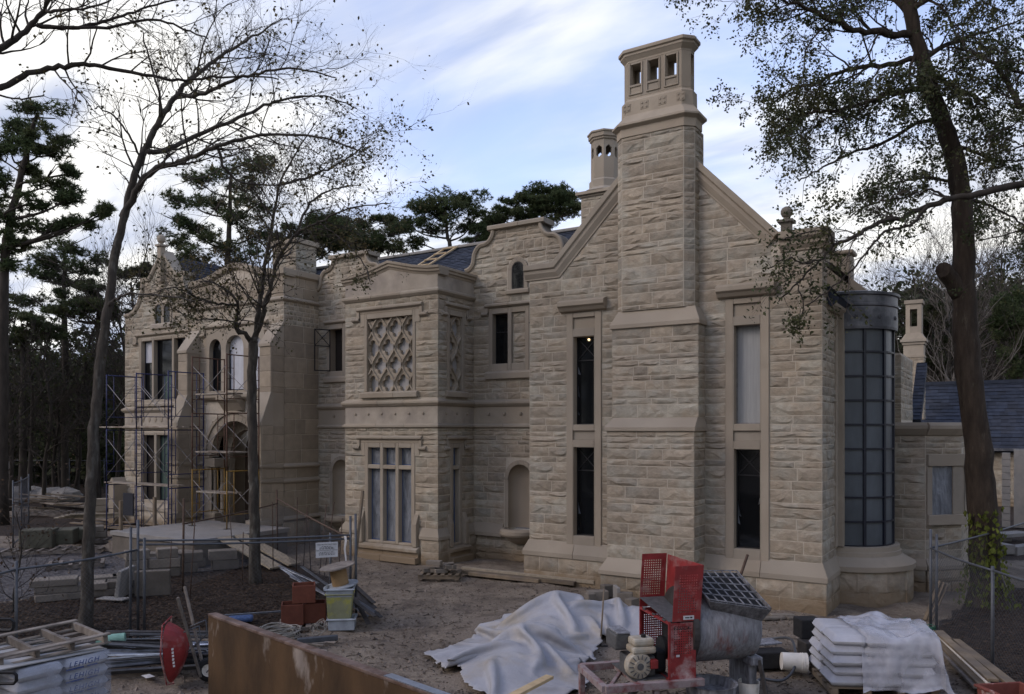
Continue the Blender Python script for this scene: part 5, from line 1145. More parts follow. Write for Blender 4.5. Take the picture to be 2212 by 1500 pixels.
def sticks():
    r = random.Random(9); mb = MB()
    for k in range(900):
        p = ground_at(r.uniform(520, 2150), 930 + r.uniform(270 ** .5, 600 ** .5) ** 2)
        if p.y > 18 or any(inpoly(p.x, p.y, P) for P in LEAFZ): continue
        a = r.uniform(0, 3.14); l = r.uniform(.05, .28); d = Vector((math.cos(a), math.sin(a), r.uniform(-.05, .1))) * l; z = gz(p.x, p.y) + .008; c = Vector((p.x, p.y, z)); mb.tube([c, c + d * .5 + Vector((r.gauss(0, .01), r.gauss(0, .01), .006)), c + d], r.uniform(.003, .009), 4, cap=False)
    stuff(mb.build('twig_debris', 'twig', fix=False), 'small dark sticks and debris on the bare dirt yard')
sticks()
# ------------------------------------------------------------------ outbuilding behind on the right
ob = thing('stone_outbuilding', (4, 50, 0), 'long low stone building with dark slate roof behind the oak trunk', 'building')
YO = 50; FO = front(YO)
def opart(name, mb, mat, bevel=0): return mb.build(name, mat, ob, bevel=bevel)
w = MB(); fwall(w, FO, -6, 26, -.5, 3.1, [(6.3, 7.5, -.5, 2.4), (0.5, 1.7, .8, 2.4)], -.5, 0); opart('wall', w, 'rock_stone_joined'); ST0 = len(STONES)
jm = MB(); r = random.Random(4); z = -.1
while z < 3.0:
    h = r.choice((.2, .26, .32)); x = -6
    while x < 26:
        l = r.uniform(.5, 1.1)
        if not (6.1 < x + l / 2 < 7.7 and z < 2.5):
            vs, fs = ROCKV[r.randrange(24)]; jm.add([FO.p(x + .01 + u * (l - .02), z + .01 + v * (h - .02), d * .6) for u, d, v in vs], fs)
        x += l
    z += h
stuff(opart('stonework', jm, 'rock_stone_joined'))
s = MB(); fwall(s, FO, 6.15, 7.65, -.2, 2.5, [(6.35, 7.45, -.2, 2.3)], -.3, .06); do = opart('doorway', s, 'dressed_stone'); g = MB(); fbox(g, FO, 6.35, 7.45, -.2, 2.3, -.4, -.3); g.build('door', 'dark_interior', do)
part_old = part
def part(name, mb, mat, bevel=0.012, parent=None, **k): return mb.build(name, mat, parent or CURP, bevel=bevel, **k)
CURP = ob
slates('roof', (-6.3, YO - .45, 3.0), (1, 0, 0), (0, 4.2, 3.75), 33, math.hypot(4.2, 3.75), cu=.45, cv=.3, thick=.02)
s = MB(); s.bar((-6.3, YO + 3.8, 6.8), (27, YO + 3.8, 6.8), .4, .2); opart('ridge_tile', s, 'slate')
s = MB(); s.bar((-6.3, YO - .5, 2.98), (27, YO - .5, 2.98), .14, .14); opart('gutter', s, 'lead')
def small_chimney(p, wd, z0, z1, zc, lantern):
    x, y = p; s = MB(); s.box(x - wd / 2, x + wd / 2, y - wd * .45, y + wd * .45, z0, z1); co = opart('chimney', s, 'mortar')
    j = MB(); r = random.Random(int(x * 10)); z = z0
    while z < z1 - .1:
        h = min(r.choice((.2, .26, .32)), z1 - z)
        for fr, a, b in ((front(y - wd * .45), x - wd / 2, x + wd / 2), (right(x + wd / 2), y - wd * .45, y + wd * .45)):
            c = a
            while c < b - .05:
                l = min(r.uniform(.35, .7), b - c); vs, fs = ROCKV[r.randrange(24)]; j.add([fr.p(c + .008 + u * (l - .016), z + .008 + v * (h - .016), d * .7) for u, d, v in vs], fs); c += l
        z += h
    stuff(j.build('chimney_stones', 'rock_stone_joined', co)); s = MB()
    if lantern:
        for a, b, g in ((z1, z1 + .12, .04), (z1 + .7, z1 + .85, .06), (z1 + .85, z1 + 1.0, .14)): s.box(x - wd / 2 - g, x + wd / 2 + g, y - wd * .45 - g, y + wd * .45 + g, a, b)
        s.box(x - wd / 2, x + wd / 2, y - wd * .45, y + wd * .45, z1 + .12, z1 + .7)
        q = wd * .78 / 2; loft(s, [(cham(x - wd / 2 - .1, x + wd / 2 + .1, y - wd * .5, y + wd * .5, .05), z1 + 1.0), (cham(x - q, x + q, y - q, y + q, .05), z1 + 1.35)])
        fwall(s, front(y - q), x - q, x + q, z1 + 1.35, zc - .2, [(x - .18, x + .18, z1 + 1.7, zc - .5)], -.12, 0); fwall(s, front(y + q), x - q, x + q, z1 + 1.35, zc - .2, [(x - .18, x + .18, z1 + 1.7, zc - .5)], 0, .12)
        s.box(x - q, x - q + .12, y - q + .12, y + q - .12, z1 + 1.35, zc - .2); s.box(x + q - .12, x + q, y - q + .12, y + q - .12, z1 + 1.35, zc - .2); s.box(x - q - .07, x + q + .07, y - q - .07, y + q + .07, zc - .2, zc)
    else: s.box(x - wd / 2 - .1, x + wd / 2 + .1, y - wd * .55, y + wd * .55, z1, z1 + .3)
    s.build('chimney_cap', 'dressed_stone', co)
c1 = at(1975, 800, 44); small_chimney((c1.x, c1.y), 1.0, 4.6, 8.0, 11.15, True); c2 = at(2198, 840, 50); small_chimney((c2.x, c2.y), 1.1, 4.5, 6.75, 0, False)
CURP = mansion
slates('roof', (-2.98, 29.0, 4.35), (1, 0, 0), (0, 1, .95), .32, 2.9); 
s = MB(); q = [(-1.95, 32.9), (-1.75, 32.9)]; fprof(s, right(-1.95), 32.7, 36.2, [(0, 4.3), (.25, 4.3), (.25, 4.6), (0, 4.6)]); 
pp = front(38.0)
# concrete block pier and rubble by the outbuilding
pr = thing('block_pier', tuple(ground_at(2195, 1085))[:2] + (0,), 'grey concrete block pier with dark slot standing right of the oak trunk', 'pier'); b = MB(); p0 = at(2190, 1020, 33); r = random.Random(3)
for k in range(11):
    q = MB(); q.box(p0.x - .42, p0.x - .12, p0.y - .2, p0.y + .2, k * .28, k * .28 + .265); q.build('block', 'concrete', pr, bevel=.008)
q = MB(); q.box(p0.x, p0.x + .5, p0.y - .25, p0.y + .3, 0, 3.2); q.build('concrete_slab', 'concrete', pr, bevel=.01)
for k in range(7):
    p = at(2090 + k * 19, 1115 + (k % 3) * 22, 26 + (k % 2) * 3); q = MB(); q.obox((p.x, p.y, .1 + (k % 3) * .06), (SR.uniform(.5, 1.6), SR.uniform(.3, .8), SR.uniform(.12, .3)), Matrix.Rotation(SR.uniform(0, 3), 3, 'Z')); o = q.build('rubble_slab', 'concrete', bevel=.01, loc=(p.x, p.y, .1)); tag(o, 'broken pale slab lying in the rubble yard behind the oak', 'slab', 'slabs lying behind the oak')

# ------------------------------------------------------------------ porch slab, steps, ramp
po = thing('porch_slab', (-23, 16.6, 0), 'raised concrete porch slab in front of the arched doorway', 'porch'); s = MB(); s.box(-24.7, -20.5, 14.8, 18.35, -.2, .62); s.build('stem_wall', 'cut_stone', po); s = MB(); s.box(-24.75, -20.45, 14.75, 18.4, .62, .76); s.build('slab', 'concrete', po, bevel=.01)
rp = thing('plank_ramp', (-19.4, 16.2, 0), 'wooden plank ramp sloping off the porch slab', 'ramp')
for k in range(2): s = MB(); s.bar((-20.5, 15.8 + k * .62, .74), (-18.0, 15.7 + k * .68, .05), .45, .05); s.build('plank', 'pale_timber', rp)
st = thing('wooden_steps', (-25.3, 15.8, 0), 'rough wooden site steps with two tall posts at the porch edge', 'steps')
for k in range(3):
    s = MB(); s.box(-25.1 - k * .32, -24.72 - k * .32 + .05, 15.1, 16.3, .52 - k * .22, .57 - k * .22); s.build('tread', 'timber', st); s = MB(); s.box(-24.76 - k * .32, -24.72 - k * .32, 15.1, 16.3, .36 - k * .22, .52 - k * .22); s.build('riser', 'grey_timber', st)
for y in (15.06, 16.33): s = MB(); s.hexa([(-26.0, y, 0), (-24.7, y, 0), (-24.7, y + .04, 0), (-26.0, y + .04, 0), (-25.8, y, .1), (-24.7, y, .55), (-24.7, y + .04, .55), (-25.8, y + .04, .1)]); s.build('stringer', 'grey_timber', st)
for x, y in ((-24.85, 16.4), (-24.55, 15.0)): s = MB(); s.box(x - .05, x + .05, y - .045, y + .045, .0, 1.72); s.build('post', 'timber', st)

# ------------------------------------------------------------------ scaffolds
def scaffold(name, label, o, n_bays, length, depth, lifts, mats, decks, ladder=0.0, z0=0.0, hs=1.95):
    t = thing(name, (o[0], o[1], z0), label, 'scaffold'); x0, y0 = o
    def pole(a, b, m, nm='pole', r=.023): s = MB(); s.tube([a, b], r, 6); s.build(nm, m, t, smooth=True, fix=False)
    for i in range(n_bays + 1):
        x = x0 + i * length
        for l in range(lifts):
            m = mats[min(l, len(mats) - 1)]; za, zb = z0 + l * hs, z0 + (l + 1) * hs
            f = MB(); 
            for y in (y0, y0 + depth): f.tube([(x, y, za), (x, y, zb)], .023, 6)
            f.tube([(x, y0, zb - .03), (x, y0 + depth, zb - .03)], .021, 6); f.tube([(x, y0, za + .45), (x, y0 + depth, za + .45)], .016, 5)
            for y in (y0 + .28, y0 + depth - .28): f.tube([(x, y, za + .45), (x, y, zb - .03)], .016, 5)
            for q in (.75, 1.1, 1.45): f.tube([(x, y0, za + q), (x, y0 + .28, za + q)], .012, 4); f.tube([(x, y0 + depth, za + q), (x, y0 + depth - .28, za + q)], .012, 4)
            f.build('frame', m, t, smooth=True, fix=False)
            if i < n_bays:
                for y in (y0, y0 + depth):
                    for a, b in ((za + .3, zb - .35), (zb - .35, za + .3)): pole((x, y + .02 * (a > b), a), (x + length, y + .02 * (a > b), b), 'brace_steel', 'cross_brace', .012)
        for y in (y0, y0 + depth): s = MB(); s.box(x - .09, x + .09, y - .09, y + .09, z0, z0 + .02); s.build('base_plate', 'dark_steel', t)
    for z, n, ex in decks:
        for k in range(n): s = MB(); s.box(x0 - ex + SR.uniform(0, .15), x0 + n_bays * length + ex * .5 + SR.uniform(-.1, .1), y0 + .06 + k * .26, y0 + .29 + k * .26, z, z + .045); s.build('plank', 'plank_board', t)
    return t
sc1 = scaffold('blue_scaffold', 'blue steel scaffold tower with plank deck at the left corner of the mansion', (-28.4, 16.8), 2, 1.86, 1.4, 3, ['blue_paint'], [(4.1, 4, .6), (2.05, 2, .3)], hs=2.02)
s = MB(); s.box(-27.2, -26.6, 16.7, 16.75, .95, 1.75); s.build('tarp_panel', 'navy_frame', sc1)
sc2 = scaffold('rust_scaffold', 'rust and yellow scaffold tower on the porch slab by the arched door', (-23.65, 17.0), 1, 1.8, 1.3, 3, ['yellow_paint', 'rust_paint', 'rust_paint'], [(5.2, 2, .05), (3.25, 3, .05), (1.9, 2, .0)], z0=.76, hs=1.92)

# ------------------------------------------------------------------ fences
def chain_fence(label, pts, posts, rails=(1.66,), h0=.05, mesh_top=1.66, group='chain link fence panels', pmat='galvanised', cell=.085):
    """pts = ground points of the run; posts = list of (x, y, height, lean)"""
    t = thing('chain_link_fence', (pts[0][0], pts[0][1], 0), label, 'fence', group)
    for x, y, h, lx, ly in posts: s = MB(); s.tube([(x, y, -.1), (x + lx, y + ly, h)], .027, 8); s.build('post', pmat, t, smooth=True)
    for a, b in zip(pts, pts[1:]):
        a3, b3 = Vector((a[0], a[1], 0)), Vector((b[0], b[1], 0)); d = b3 - a3; L_ = d.length; d.normalize(); m = MB(); sag = lambda u: -.03 * math.sin(math.pi * u / L_)
        for z in rails: s = MB(); s.tube([a3 + d * (L_ * i / 6) + Vector((0, 0, z + (a[2] if len(a) > 2 else 0) * (1 - i / 6) + (b[2] if len(b) > 2 else 0) * (i / 6) + sag(L_ * i / 6))) for i in range(7)], .021, 7); s.build('rail', pmat, t, smooth=True)
        H_ = mesh_top - h0; nrm = Vector((-d.y, d.x, 0)); k = -int(H_ / cell) - 1
        while k * cell < L_:
            for sg in (1, -1):
                u0, u1 = k * cell, k * cell + H_; za, zb = (h0, mesh_top) if sg > 0 else (mesh_top, h0)
                ua, ub = max(0, u0), min(L_, u1)
                if ub - ua < .02: continue
                fa, fb = (ua - u0) / H_, (ub - u0) / H_; pa = a3 + d * ua + Vector((0, 0, za + (zb - za) * fa)) + nrm * .004 * sg; pb = a3 + d * ub + Vector((0, 0, za + (zb - za) * fb)) + nrm * .004 * sg
                m.tube([pa, pb], .0017, 3, cap=False)
            k += 1
        mo = m.build('wire_mesh', 'galvanised', t, fix=False); stuff(mo)
    return t
Pm1 = at(-120, 1300, 12.3); P0 = at(35, 1300, 13.4); P1 = at(298, 1300, 15.6); P2 = at(757, 1300, 17.2); Q1 = at(600, 1087, 25.5); Q2 = at(395, 1135, 19.9)
chain_fence('chain link fence panel on the far left in front of the leaning tree', [(Pm1.x, Pm1.y), (P0.x, P0.y), (P1.x, P1.y)], [(P0.x, P0.y, 1.8, 0, 0), (P1.x, P1.y, 2.25, 0, 0), (P1.x + .13, P1.y + .05, 1.9, 0, 0), (P1.x - .1, P1.y - .1, 2.1, .02, 0)])
chain_fence('chain link fence panel carrying the white tree sign', [(P1.x, P1.y, .1), (P2.x, P2.y)], [(P2.x, P2.y, 2.15, 0, 0), (P2.x + .12, P2.y + .05, 2.2, -.02, 0), (P2.x - .55, P2.y - .05, 1.75, .0, 0)], rails=(1.66, 1.74))
chain_fence('chain link fence running back from the sign post towards the porch', [(P2.x, P2.y), (Q1.x, Q1.y, .15)], [(Q1.x, Q1.y, 2.1, -.05, 0)], pmat='rebar_rust')
chain_fence('rusty railed fence between the porch slab and the thin tree', [(Q1.x, Q1.y), (Q2.x, Q2.y)], [(Q2.x, Q2.y, 2.3, .04, 0)], pmat='rebar_rust')
RB = (-1.45, 17.7); RE = (-.35, 15.4); RF = (.9, 13.6)
chain_fence('chain link fence panel on the right round the ivy covered oak', [RB, RE, RF], [(*RB, 2.05, 0, 0), (RB[0] + .1, RB[1] + .03, 1.95, 0, 0), (*RE, 1.75, 0, 0)], rails=(1.68,))
chain_fence('chain link fence panel running back beside the oak towards the low bay', [RB, (.2, 24.0)], [(.2, 24, 1.9, 0, 0)], rails=(1.68,))
fl0 = at(-60, 1000, 52); fl1 = at(240, 1000, 50)
chain_fence('far chain link fence along the wood edge on the left', [(fl0.x, fl0.y), (fl1.x, fl1.y)], [(*(at(x, 1000, 51))[:2], 2.2, 0, 0) for x in (20, 100, 150, 225)], rails=(2.1,), mesh_top=2.1, cell=.16)
g0 = at(28, 1000, 27); g1 = at(62, 1000, 31)
chain_fence('stack of blue grey chain link gate panels standing on the far left', [(g0.x, g0.y), (g1.x, g1.y)], [(g0.x, g0.y, 2.3, 0, 0), (g1.x, g1.y, 2.3, 0, 0), ((g0.x + g1.x) / 2, (g0.y + g1.y) / 2, 2.3, 0, 0)], rails=(2.2, .15), mesh_top=2.2, cell=.1)
# leaning rebar stakes along the run
stk = [(672, 1240, 1105), (655, 1225, 1095), (700, 1240, 1085), (640, 1240, 1075), (690, 1235, 1090), (730, 1245, 1120), (505, 1215, 1085), (523, 1260, 1150), (410, 1290, 1125), (590, 1230, 1085), (365, 1260, 1165)]
for i, (x, yb, yt) in enumerate(stk):
    p = ground_at(x, yb); t = 1720 * 4 / (yb - 930); q = at(x + SR.uniform(-3, 22) * (1 if i % 3 else -1), yt, t * SR.uniform(.97, 1.03)); s = MB(); s.tube([tuple(p - Vector((0, 0, .1))), tuple(q)], .014, 5)
    tag(s.build('rebar_stake', 'rebar_rust', smooth=True, loc=tuple(p)), 'thin rusty rebar stake leaning along the tree protection fence', 'stake', 'rebar stakes along the fence')
s = MB(); a = at(758, 1175, 17.1); b = at(784, 1060, 17.4); s.bar(tuple(a - Vector((0, 0, 1.2))), tuple(b), .05, .05); tag(s.build('timber_prop', 'timber'), 'wooden pole leaning against the fence corner beside the sign', 'pole')
# tree protection sign
sg = thing('fence_sign', tuple(at(706, 1188, 16.85)), 'small white tree protection sign wired to the fence', 'sign'); c = at(706, 1188, 16.85); ud = Vector((P2.x - P1.x, P2.y - P1.y, 0)).normalized(); FS = Fr((c.x, c.y, 0), ud, (ud.y, -ud.x, 0)); s = MB(); fbox(s, FS, -.23, .23, c.z - .16, c.z + .16, -.004, .004); s.build('sign_board', 'sign_white', sg)
def text_on(fr, body, u, z, size, mat, parent, name='lettering', d=.006, align='CENTER', shear=0.0, thick=.0008, space=1.0):
    cu = bpy.data.curves.new(name, 'FONT'); cu.body = body; cu.size = size; cu.align_x = align; cu.extrude = thick; cu.shear = shear; cu.space_character = space
    tmp = bpy.data.objects.new(name, cu); dg = bpy.context.evaluated_depsgraph_get(); COL.objects.link(tmp); dg.update(); me = bpy.data.meshes.new_from_object(tmp.evaluated_get(dg)); bpy.data.objects.remove(tmp)
    m = Matrix((fr.u, Vector((0, 0, 1)), fr.n)).transposed().to_4x4(); m.translation = Vector(fr.p(u, z, d)); me.transform(m); me.materials.clear(); me.materials.append(M(mat)); me.name = name
    o = bpy.data.objects.new(name, me); COL.objects.link(o); o.parent = parent; o.matrix_parent_inverse = Matrix.Translation(-world_loc(parent)); return o
text_on(FS, 'TREE PROTECTION AREA', 0, c.z + .1, .036, 'ink_black', sg); text_on(FS, 'AREA PROTECCION DE ARBOLES', 0, c.z - .02, .03, 'ink_black', sg)
for z, l in ((.065, .22), (.04, .3), (.017, .32), (-.055, .3), (-.082, .34), (-.108, .33)):
    b = MB(); x = -l / 2
    while x < l / 2: q = SR.uniform(.02, .06); fbox(b, FS, x, min(x + q, l / 2), c.z + z, c.z + z + .011, .004, .0055); x += q + .012
    b.build('small_print', 'ink_black', sg)
s = MB(); c = at(745, 1158, 17.05); pts = [(0, 0), (.025, -.1), (-.01, -.28), (.02, -.45), (.03, -.56)]; vs = []; [vs.extend([(c.x + x - .03 * (1 - i * .12), c.y, c.z + z), (c.x + x + .03 * (1 - i * .16), c.y + .012, c.z + z)]) for i, (x, z) in enumerate(pts)]; s.add(vs, [(2 * i, 2 * i + 1, 2 * i + 3, 2 * i + 2) for i in range(4)]); o = s.build('marker_ribbon', 'sign_white'); sm = o.modifiers.new('thick', 'SOLIDIFY'); sm.thickness = .003; tag(o, 'pale lavender ribbon tied to the fence rail beside the sign', 'ribbon')
# ------------------------------------------------------------------ trees
def spline(pts, seg=5, jit=0.0, r=None):
    P = [Vector(p) for p in pts]; out = []
    for i in range(len(P) - 1):
        a = P[max(i - 1, 0)]; b = P[i]; c = P[i + 1]; d = P[min(i + 2, len(P) - 1)]
        for k in range(seg):
            t = k / seg; q = 0.5 * ((2 * b) + (c - a) * t + (2 * a - 5 * b + 4 * c - d) * t * t + (3 * b - a - 3 * c + d) * t ** 3)
            if jit and r: q = q + Vector((r.gauss(0, jit), r.gauss(0, jit), r.gauss(0, jit)))
            out.append(q)
    out.append(P[-1]); return out
class Tree:
    def __init__(s, name, label, base, bark, twig, leaf, seed, group=None, cat='tree'):
        s.t = thing(name, tuple(base), label, cat, group); s.r = random.Random(seed); s.limb = MB(); s.tw = MB(); s.lf = MB(); s.bark = bark; s.twm = twig; s.leafm = leaf; s.tips = []
        s.leaf_p = .5; s.leaf_s = .06; s.leaf_n = 3; s.up = .25; s.keep = None; s.leaf_w = .27
    def trunk(s, pts, r0, r1, n=10, seg=6, jit=.01, flare=0.0):
        L = spline(pts, seg, jit, s.r); k = len(L) - 1; rr = []
        for i in range(k + 1):
            f = i / k; w = r0 + (r1 - r0) * f; w *= 1 + flare * max(0, 1 - f * k / 5) ** 2; rr.append(w * (1 + s.r.uniform(-.05, .05)))
        s.limb.tube(L, rr, n); return L, rr
    def leaf(s, p, d):
        for _ in range(s.leaf_n):
            if s.r.random() > s.leaf_p: continue
            q = p + Vector((s.r.gauss(0, .05), s.r.gauss(0, .05), s.r.gauss(0, .05))); a = Vector((s.r.gauss(0, 1), s.r.gauss(0, 1), s.r.gauss(-.5, .8))).normalized(); b = a.orthogonal(); b.rotate(Matrix.Rotation(s.r.uniform(0, 6.28), 3, a)); l = s.leaf_s * s.r.uniform(.6, 1.5)
            s.lf.add([tuple(q), tuple(q + a * l * .5 + b * l * s.leaf_w), tuple(q + a * l * 1.1), tuple(q + a * l * .5 - b * l * s.leaf_w)], [(0, 1, 2, 3)])
    def grow(s, p, d, l, r, lev, spread=.6, kids=(3, 5)):
        """one crooked branch and its side shoots"""
        n = 5 if lev > 0 else 4; pts = [p]; q = p; d = d.normalized()
        for i in range(n):
            d = (d + Vector((s.r.gauss(0, .16), s.r.gauss(0, .16), s.r.gauss(0, .16) + s.up * .12))).normalized(); q = q + d * (l / n); pts.append(q)
        if s.keep and not s.keep(q): return
        (s.limb if r > .02 else s.tw).tube(pts, [r * (1 - .7 * i / n) for i in range(n + 1)], 5 if r > .02 else 3, cap=False)
        if lev == 0:
            for i in (2, 3, 4): s.leaf(pts[i], d)
            return
        for k in range(s.r.randint(*kids)):
            i = s.r.randint(1, n); dd = (pts[i] - pts[i - 1]).normalized(); side = dd.orthogonal().normalized(); side.rotate(Matrix.Rotation(s.r.uniform(0, 6.28), 3, dd))
            s.grow(pts[i], dd + side * s.r.uniform(.5, 1.3) * spread + Vector((0, 0, s.up * .4)), l * s.r.uniform(.4, .7), r * .5, lev - 1, spread, kids)
    def sprout(s, L, rr, n, l, lev, f0=.2, f1=1.0, spread=.9, kids=(3, 5), bias=None):
        for k in range(n):
            i = int((f0 + (f1 - f0) * (k + s.r.random()) / n) * (len(L) - 1)); i = min(max(i, 1), len(L) - 1); d = (L[i] - L[i - 1]).normalized(); side = d.orthogonal().normalized(); side.rotate(Matrix.Rotation(s.r.uniform(0, 6.28), 3, d))
            if bias is not None: side = (side + bias).normalized()
            s.grow(L[i], d * .8 + side * spread, l * s.r.uniform(.5, 1.2), min(rr[i] * .5, l * .018), lev, .8, kids)
    def done(s, crown='crown'):
        s.limb.build('trunk', s.bark, s.t, smooth=True, fix=False)
        if s.tw.v: s.tw.build('twigs', s.twm, s.t, fix=False)
        if s.lf.v: s.lf.build(crown, s.leafm, s.t, fix=False)
def ray_pts(pts, t0, t1=None, r=None, wob=.0):
    t1 = t0 if t1 is None else t1; n = len(pts) - 1; return [at(x, y, t0 + (t1 - t0) * i / n + (r.uniform(-wob, wob) if r else 0)) for i, (x, y) in enumerate(pts)]
# leaning bare tree on the left
b = ground_at(185, 1350); T = Tree('bare_tree', 'tall slender leaning tree with bare spreading branches left of the mansion', b, 'bark_grey', 'twig', 'olive_leaf', 101)
T.leaf_p = .04; T.leaf_s = .062
tk = ray_pts([(185, 1362), (190, 1200), (196, 1050), (206, 900), (222, 750), (236, 640), (250, 545), (266, 480), (291, 380), (320, 310), (350, 252), (386, 200)], 16.3, 17.2)
L, rr = T.trunk(tk, .125, .055, 12, flare=.4)
T.sprout(L, rr, 7, 1.3, 2, .62, .98)
for pts, t0, t1, r0, l, nn in (([(386, 200), (425, 160), (470, 128), (520, 95), (565, 68), (610, 40)], 17.2, 18.2, .055, 1.5, 13), ([(386, 205), (430, 205), (500, 175), (560, 158), (640, 148), (725, 168)], 17.2, 16.2, .05, 1.5, 14), ([(318, 330), (370, 320), (430, 290), (500, 260), (560, 235), (620, 215), (700, 208), (770, 235)], 17.0, 18.3, .06, 1.5, 16),
        ([(264, 470), (300, 402), (340, 366), (400, 345), (460, 320), (520, 300), (600, 290), (700, 298), (790, 330)], 16.9, 15.8, .075, 1.6, 17), ([(236, 660), (262, 640), (300, 636), (360, 640), (420, 650)], 16.6, 15.9, .03, .8, 7), ([(280, 430), (300, 340), (270, 280), (230, 240), (205, 235)], 17, 16.4, .03, 1.0, 8), ([(470, 320), (500, 380), (560, 400), (640, 395)], 16.6, 17.2, .035, 1.2, 9), ([(350, 250), (340, 190), (320, 120), (310, 70)], 17, 16.5, .03, 1.1, 7)):
    q, w = T.trunk(ray_pts(pts, t0, t1, T.r, .1), r0, .012, 7, 5, .015); T.sprout(q, w, int(nn * 1.1), l, 3, .12, 1.0, kids=(3, 4))
T.done()
# slender tree in front of the porch tower
b = ground_at(551, 1255); T = Tree('slender_tree', 'slender forked tree with sparse olive leaves in front of the porch tower', b, 'bark_grey', 'twig', 'olive_leaf', 102)
T.leaf_p = .15; T.leaf_s = .064
L, rr = T.trunk(ray_pts([(552, 1265), (549, 1100), (546, 950), (544, 820), (548, 735)], 21.2), .145, .115, 10, flare=.3)
br = (([(546, 745), (530, 722), (510, 712), (512, 685), (514, 660), (496, 632), (462, 612), (428, 600)], 21.2, 20.2, .07, 1.1, 16), ([(548, 740), (556, 700), (562, 640), (575, 560), (590, 470), (604, 400), (640, 330), (684, 262)], 21.2, 21.8, .08, 1.5, 22), ([(548, 738), (566, 690), (578, 640), (602, 560), (640, 505), (690, 482), (750, 452), (842, 440)], 21.2, 20.5, .075, 1.5, 22),
      ([(604, 400), (660, 385), (720, 360), (770, 330), (800, 300)], 21.7, 22.4, .04, 1.3, 13), ([(640, 505), (670, 440), (720, 410), (780, 400)], 20.9, 21.8, .04, 1.3, 13), ([(514, 660), (470, 655), (420, 640), (380, 622), (340, 630)], 20.9, 20.0, .035, .9, 13), ([(590, 470), (560, 430), (540, 380)], 21.5, 21, .03, 1.0, 7), ([(520, 700), (470, 690), (420, 690), (380, 670)], 21, 20.3, .025, .8, 10), ([(690, 482), (740, 520), (780, 560), (800, 610)], 20.9, 20.2, .022, .8, 7))
for pts, t0, t1, r0, l, nn in br: q, w = T.trunk(ray_pts(pts, t0, t1, T.r, .1), r0, .012, 7, 5, .015); T.sprout(q, w, int(nn * 1.1), l, 3, .2, 1.0, kids=(3, 4))
T.done()
# overhanging limbs from a tree beyond the left edge
b = at(-330, 1300, 13); T = Tree('overhanging_tree', 'bare dark branches reaching in from the top left corner', (b.x, b.y, 0), 'bark_dark', 'twig', 'olive_leaf', 103); T.leaf_p = .04
L, rr = T.trunk([Vector((b.x, b.y, -.2)), at(-325, 900, 13), at(-300, 500, 13), at(-260, 260, 13), at(-240, 0, 13), at(-230, -300, 13)], .24, .1, 12, flare=.3)
for pts, t0, t1, r0, l, nn in (([(-270, 330), (-150, 230), (-60, 160), (0, 108), (55, 68), (90, 28), (112, -12), (150, -80)], 13, 13.6, .085, 1.3, 14), ([(82, 55), (130, 60), (180, 58), (250, 40), (320, 16), (400, -6)], 13.4, 14.2, .04, 1.2, 12), ([(-280, 420), (-160, 290), (-60, 215), (0, 188), (62, 160), (130, 146), (180, 140), (250, 150), (330, 165), (400, 173), (500, 164), (602, 172)], 13, 14.4, .07, 1.1, 13), ([(110, 58), (230, 60), (330, 42), (400, 64), (450, 85)], 13.4, 13.9, .03, 1.1, 9), ([(100, 25), (160, 22), (240, 0)], 13.4, 13, .03, 1.1, 6), ([(-60, 190), (0, 205), (50, 215), (95, 205)], 13.2, 13.5, .018, .5, 5)):
    q, w = T.trunk(ray_pts(pts, t0, t1, T.r, .08), r0, .012, 8, 5, .012); T.sprout(q, w, nn, l, 3, .4, 1.0, kids=(2, 4))
T.done()
# big oak on the right with ivy at its foot
b = Vector((-.62, 21.2, 0)); b = at(2130, 1300, 18.4); b.z = 0; T = Tree('oak_tree', 'big dark oak with dense leafy crown and ivy round its foot', b, 'bark_oak', 'twig', 'oak_leaf', 104)
T.leaf_p = .8; T.leaf_s = .058; T.up = -.05; T.leaf_n = 4
L, rr = T.trunk(ray_pts([(2134, 1330), (2128, 1220), (2122, 1100), (2110, 950), (2092, 800), (2084, 680), (2082, 560), (2078, 450), (2064, 350), (2040, 275), (2010, 190), (1986, 110), (1962, 0), (1940, -160), (1935, -330)], 18.4, 18.4), .335, .11, 18, 5, .012, flare=.75)
s = MB(); 
q, w = T.trunk(ray_pts([(2076, 640), (2048, 592), (2036, 583)], 18.4, 18.2), .2, .17, 10, 3)
ob_ = [([(2010, 190), (1930, 200), (1870, 222), (1800, 240), (1740, 245), (1690, 262)], 18.4, 17.2, .075, 1.2, 15, 1.0), ([(2034, 255), (1980, 270), (1900, 312), (1840, 330), (1780, 360), (1726, 392)], 18.4, 17.6, .05, .8, 7, .35), ([(1976, 80), (1900, 70), (1830, 58), (1750, 22), (1690, 0), (1640, -40)], 18.4, 17.4, .09, 1.4, 15, 1.0), ([(1990, 120), (1920, 140), (1840, 150), (1770, 175), (1700, 200), (1650, 240)], 18.4, 18.8, .07, 1.4, 16, 1.0),
       ([(1990, 130), (2060, 90), (2130, 70), (2220, 40)], 18.4, 19, .07, 1.4, 13, 1.0), ([(1970, 30), (1900, -20), (1800, -60), (1700, -80)], 18.4, 19.5, .08, 1.5, 13, 1.0), ([(1966, 20), (2040, -20), (2140, -60)], 18.4, 17.4, .08, 1.5, 12, 1.0), ([(2050, 310), (2110, 330), (2170, 350), (2230, 340)], 18.4, 19.6, .05, 1.1, 11, .9), ([(2072, 400), (2020, 385), (1960, 390), (1915, 400)], 18.4, 19.4, .04, 1.0, 10, .8), ([(2076, 430), (2130, 440), (2190, 470), (2230, 500)], 18.5, 19.3, .04, 1.0, 9, .7), ([(1984, 100), (1960, 180), (1950, 260)], 18.4, 17.6, .04, 1.0, 9, .9), ([(1994, 150), (2050, 180), (2100, 210), (2160, 250)], 18.4, 17.9, .05, 1.2, 10, .9)]
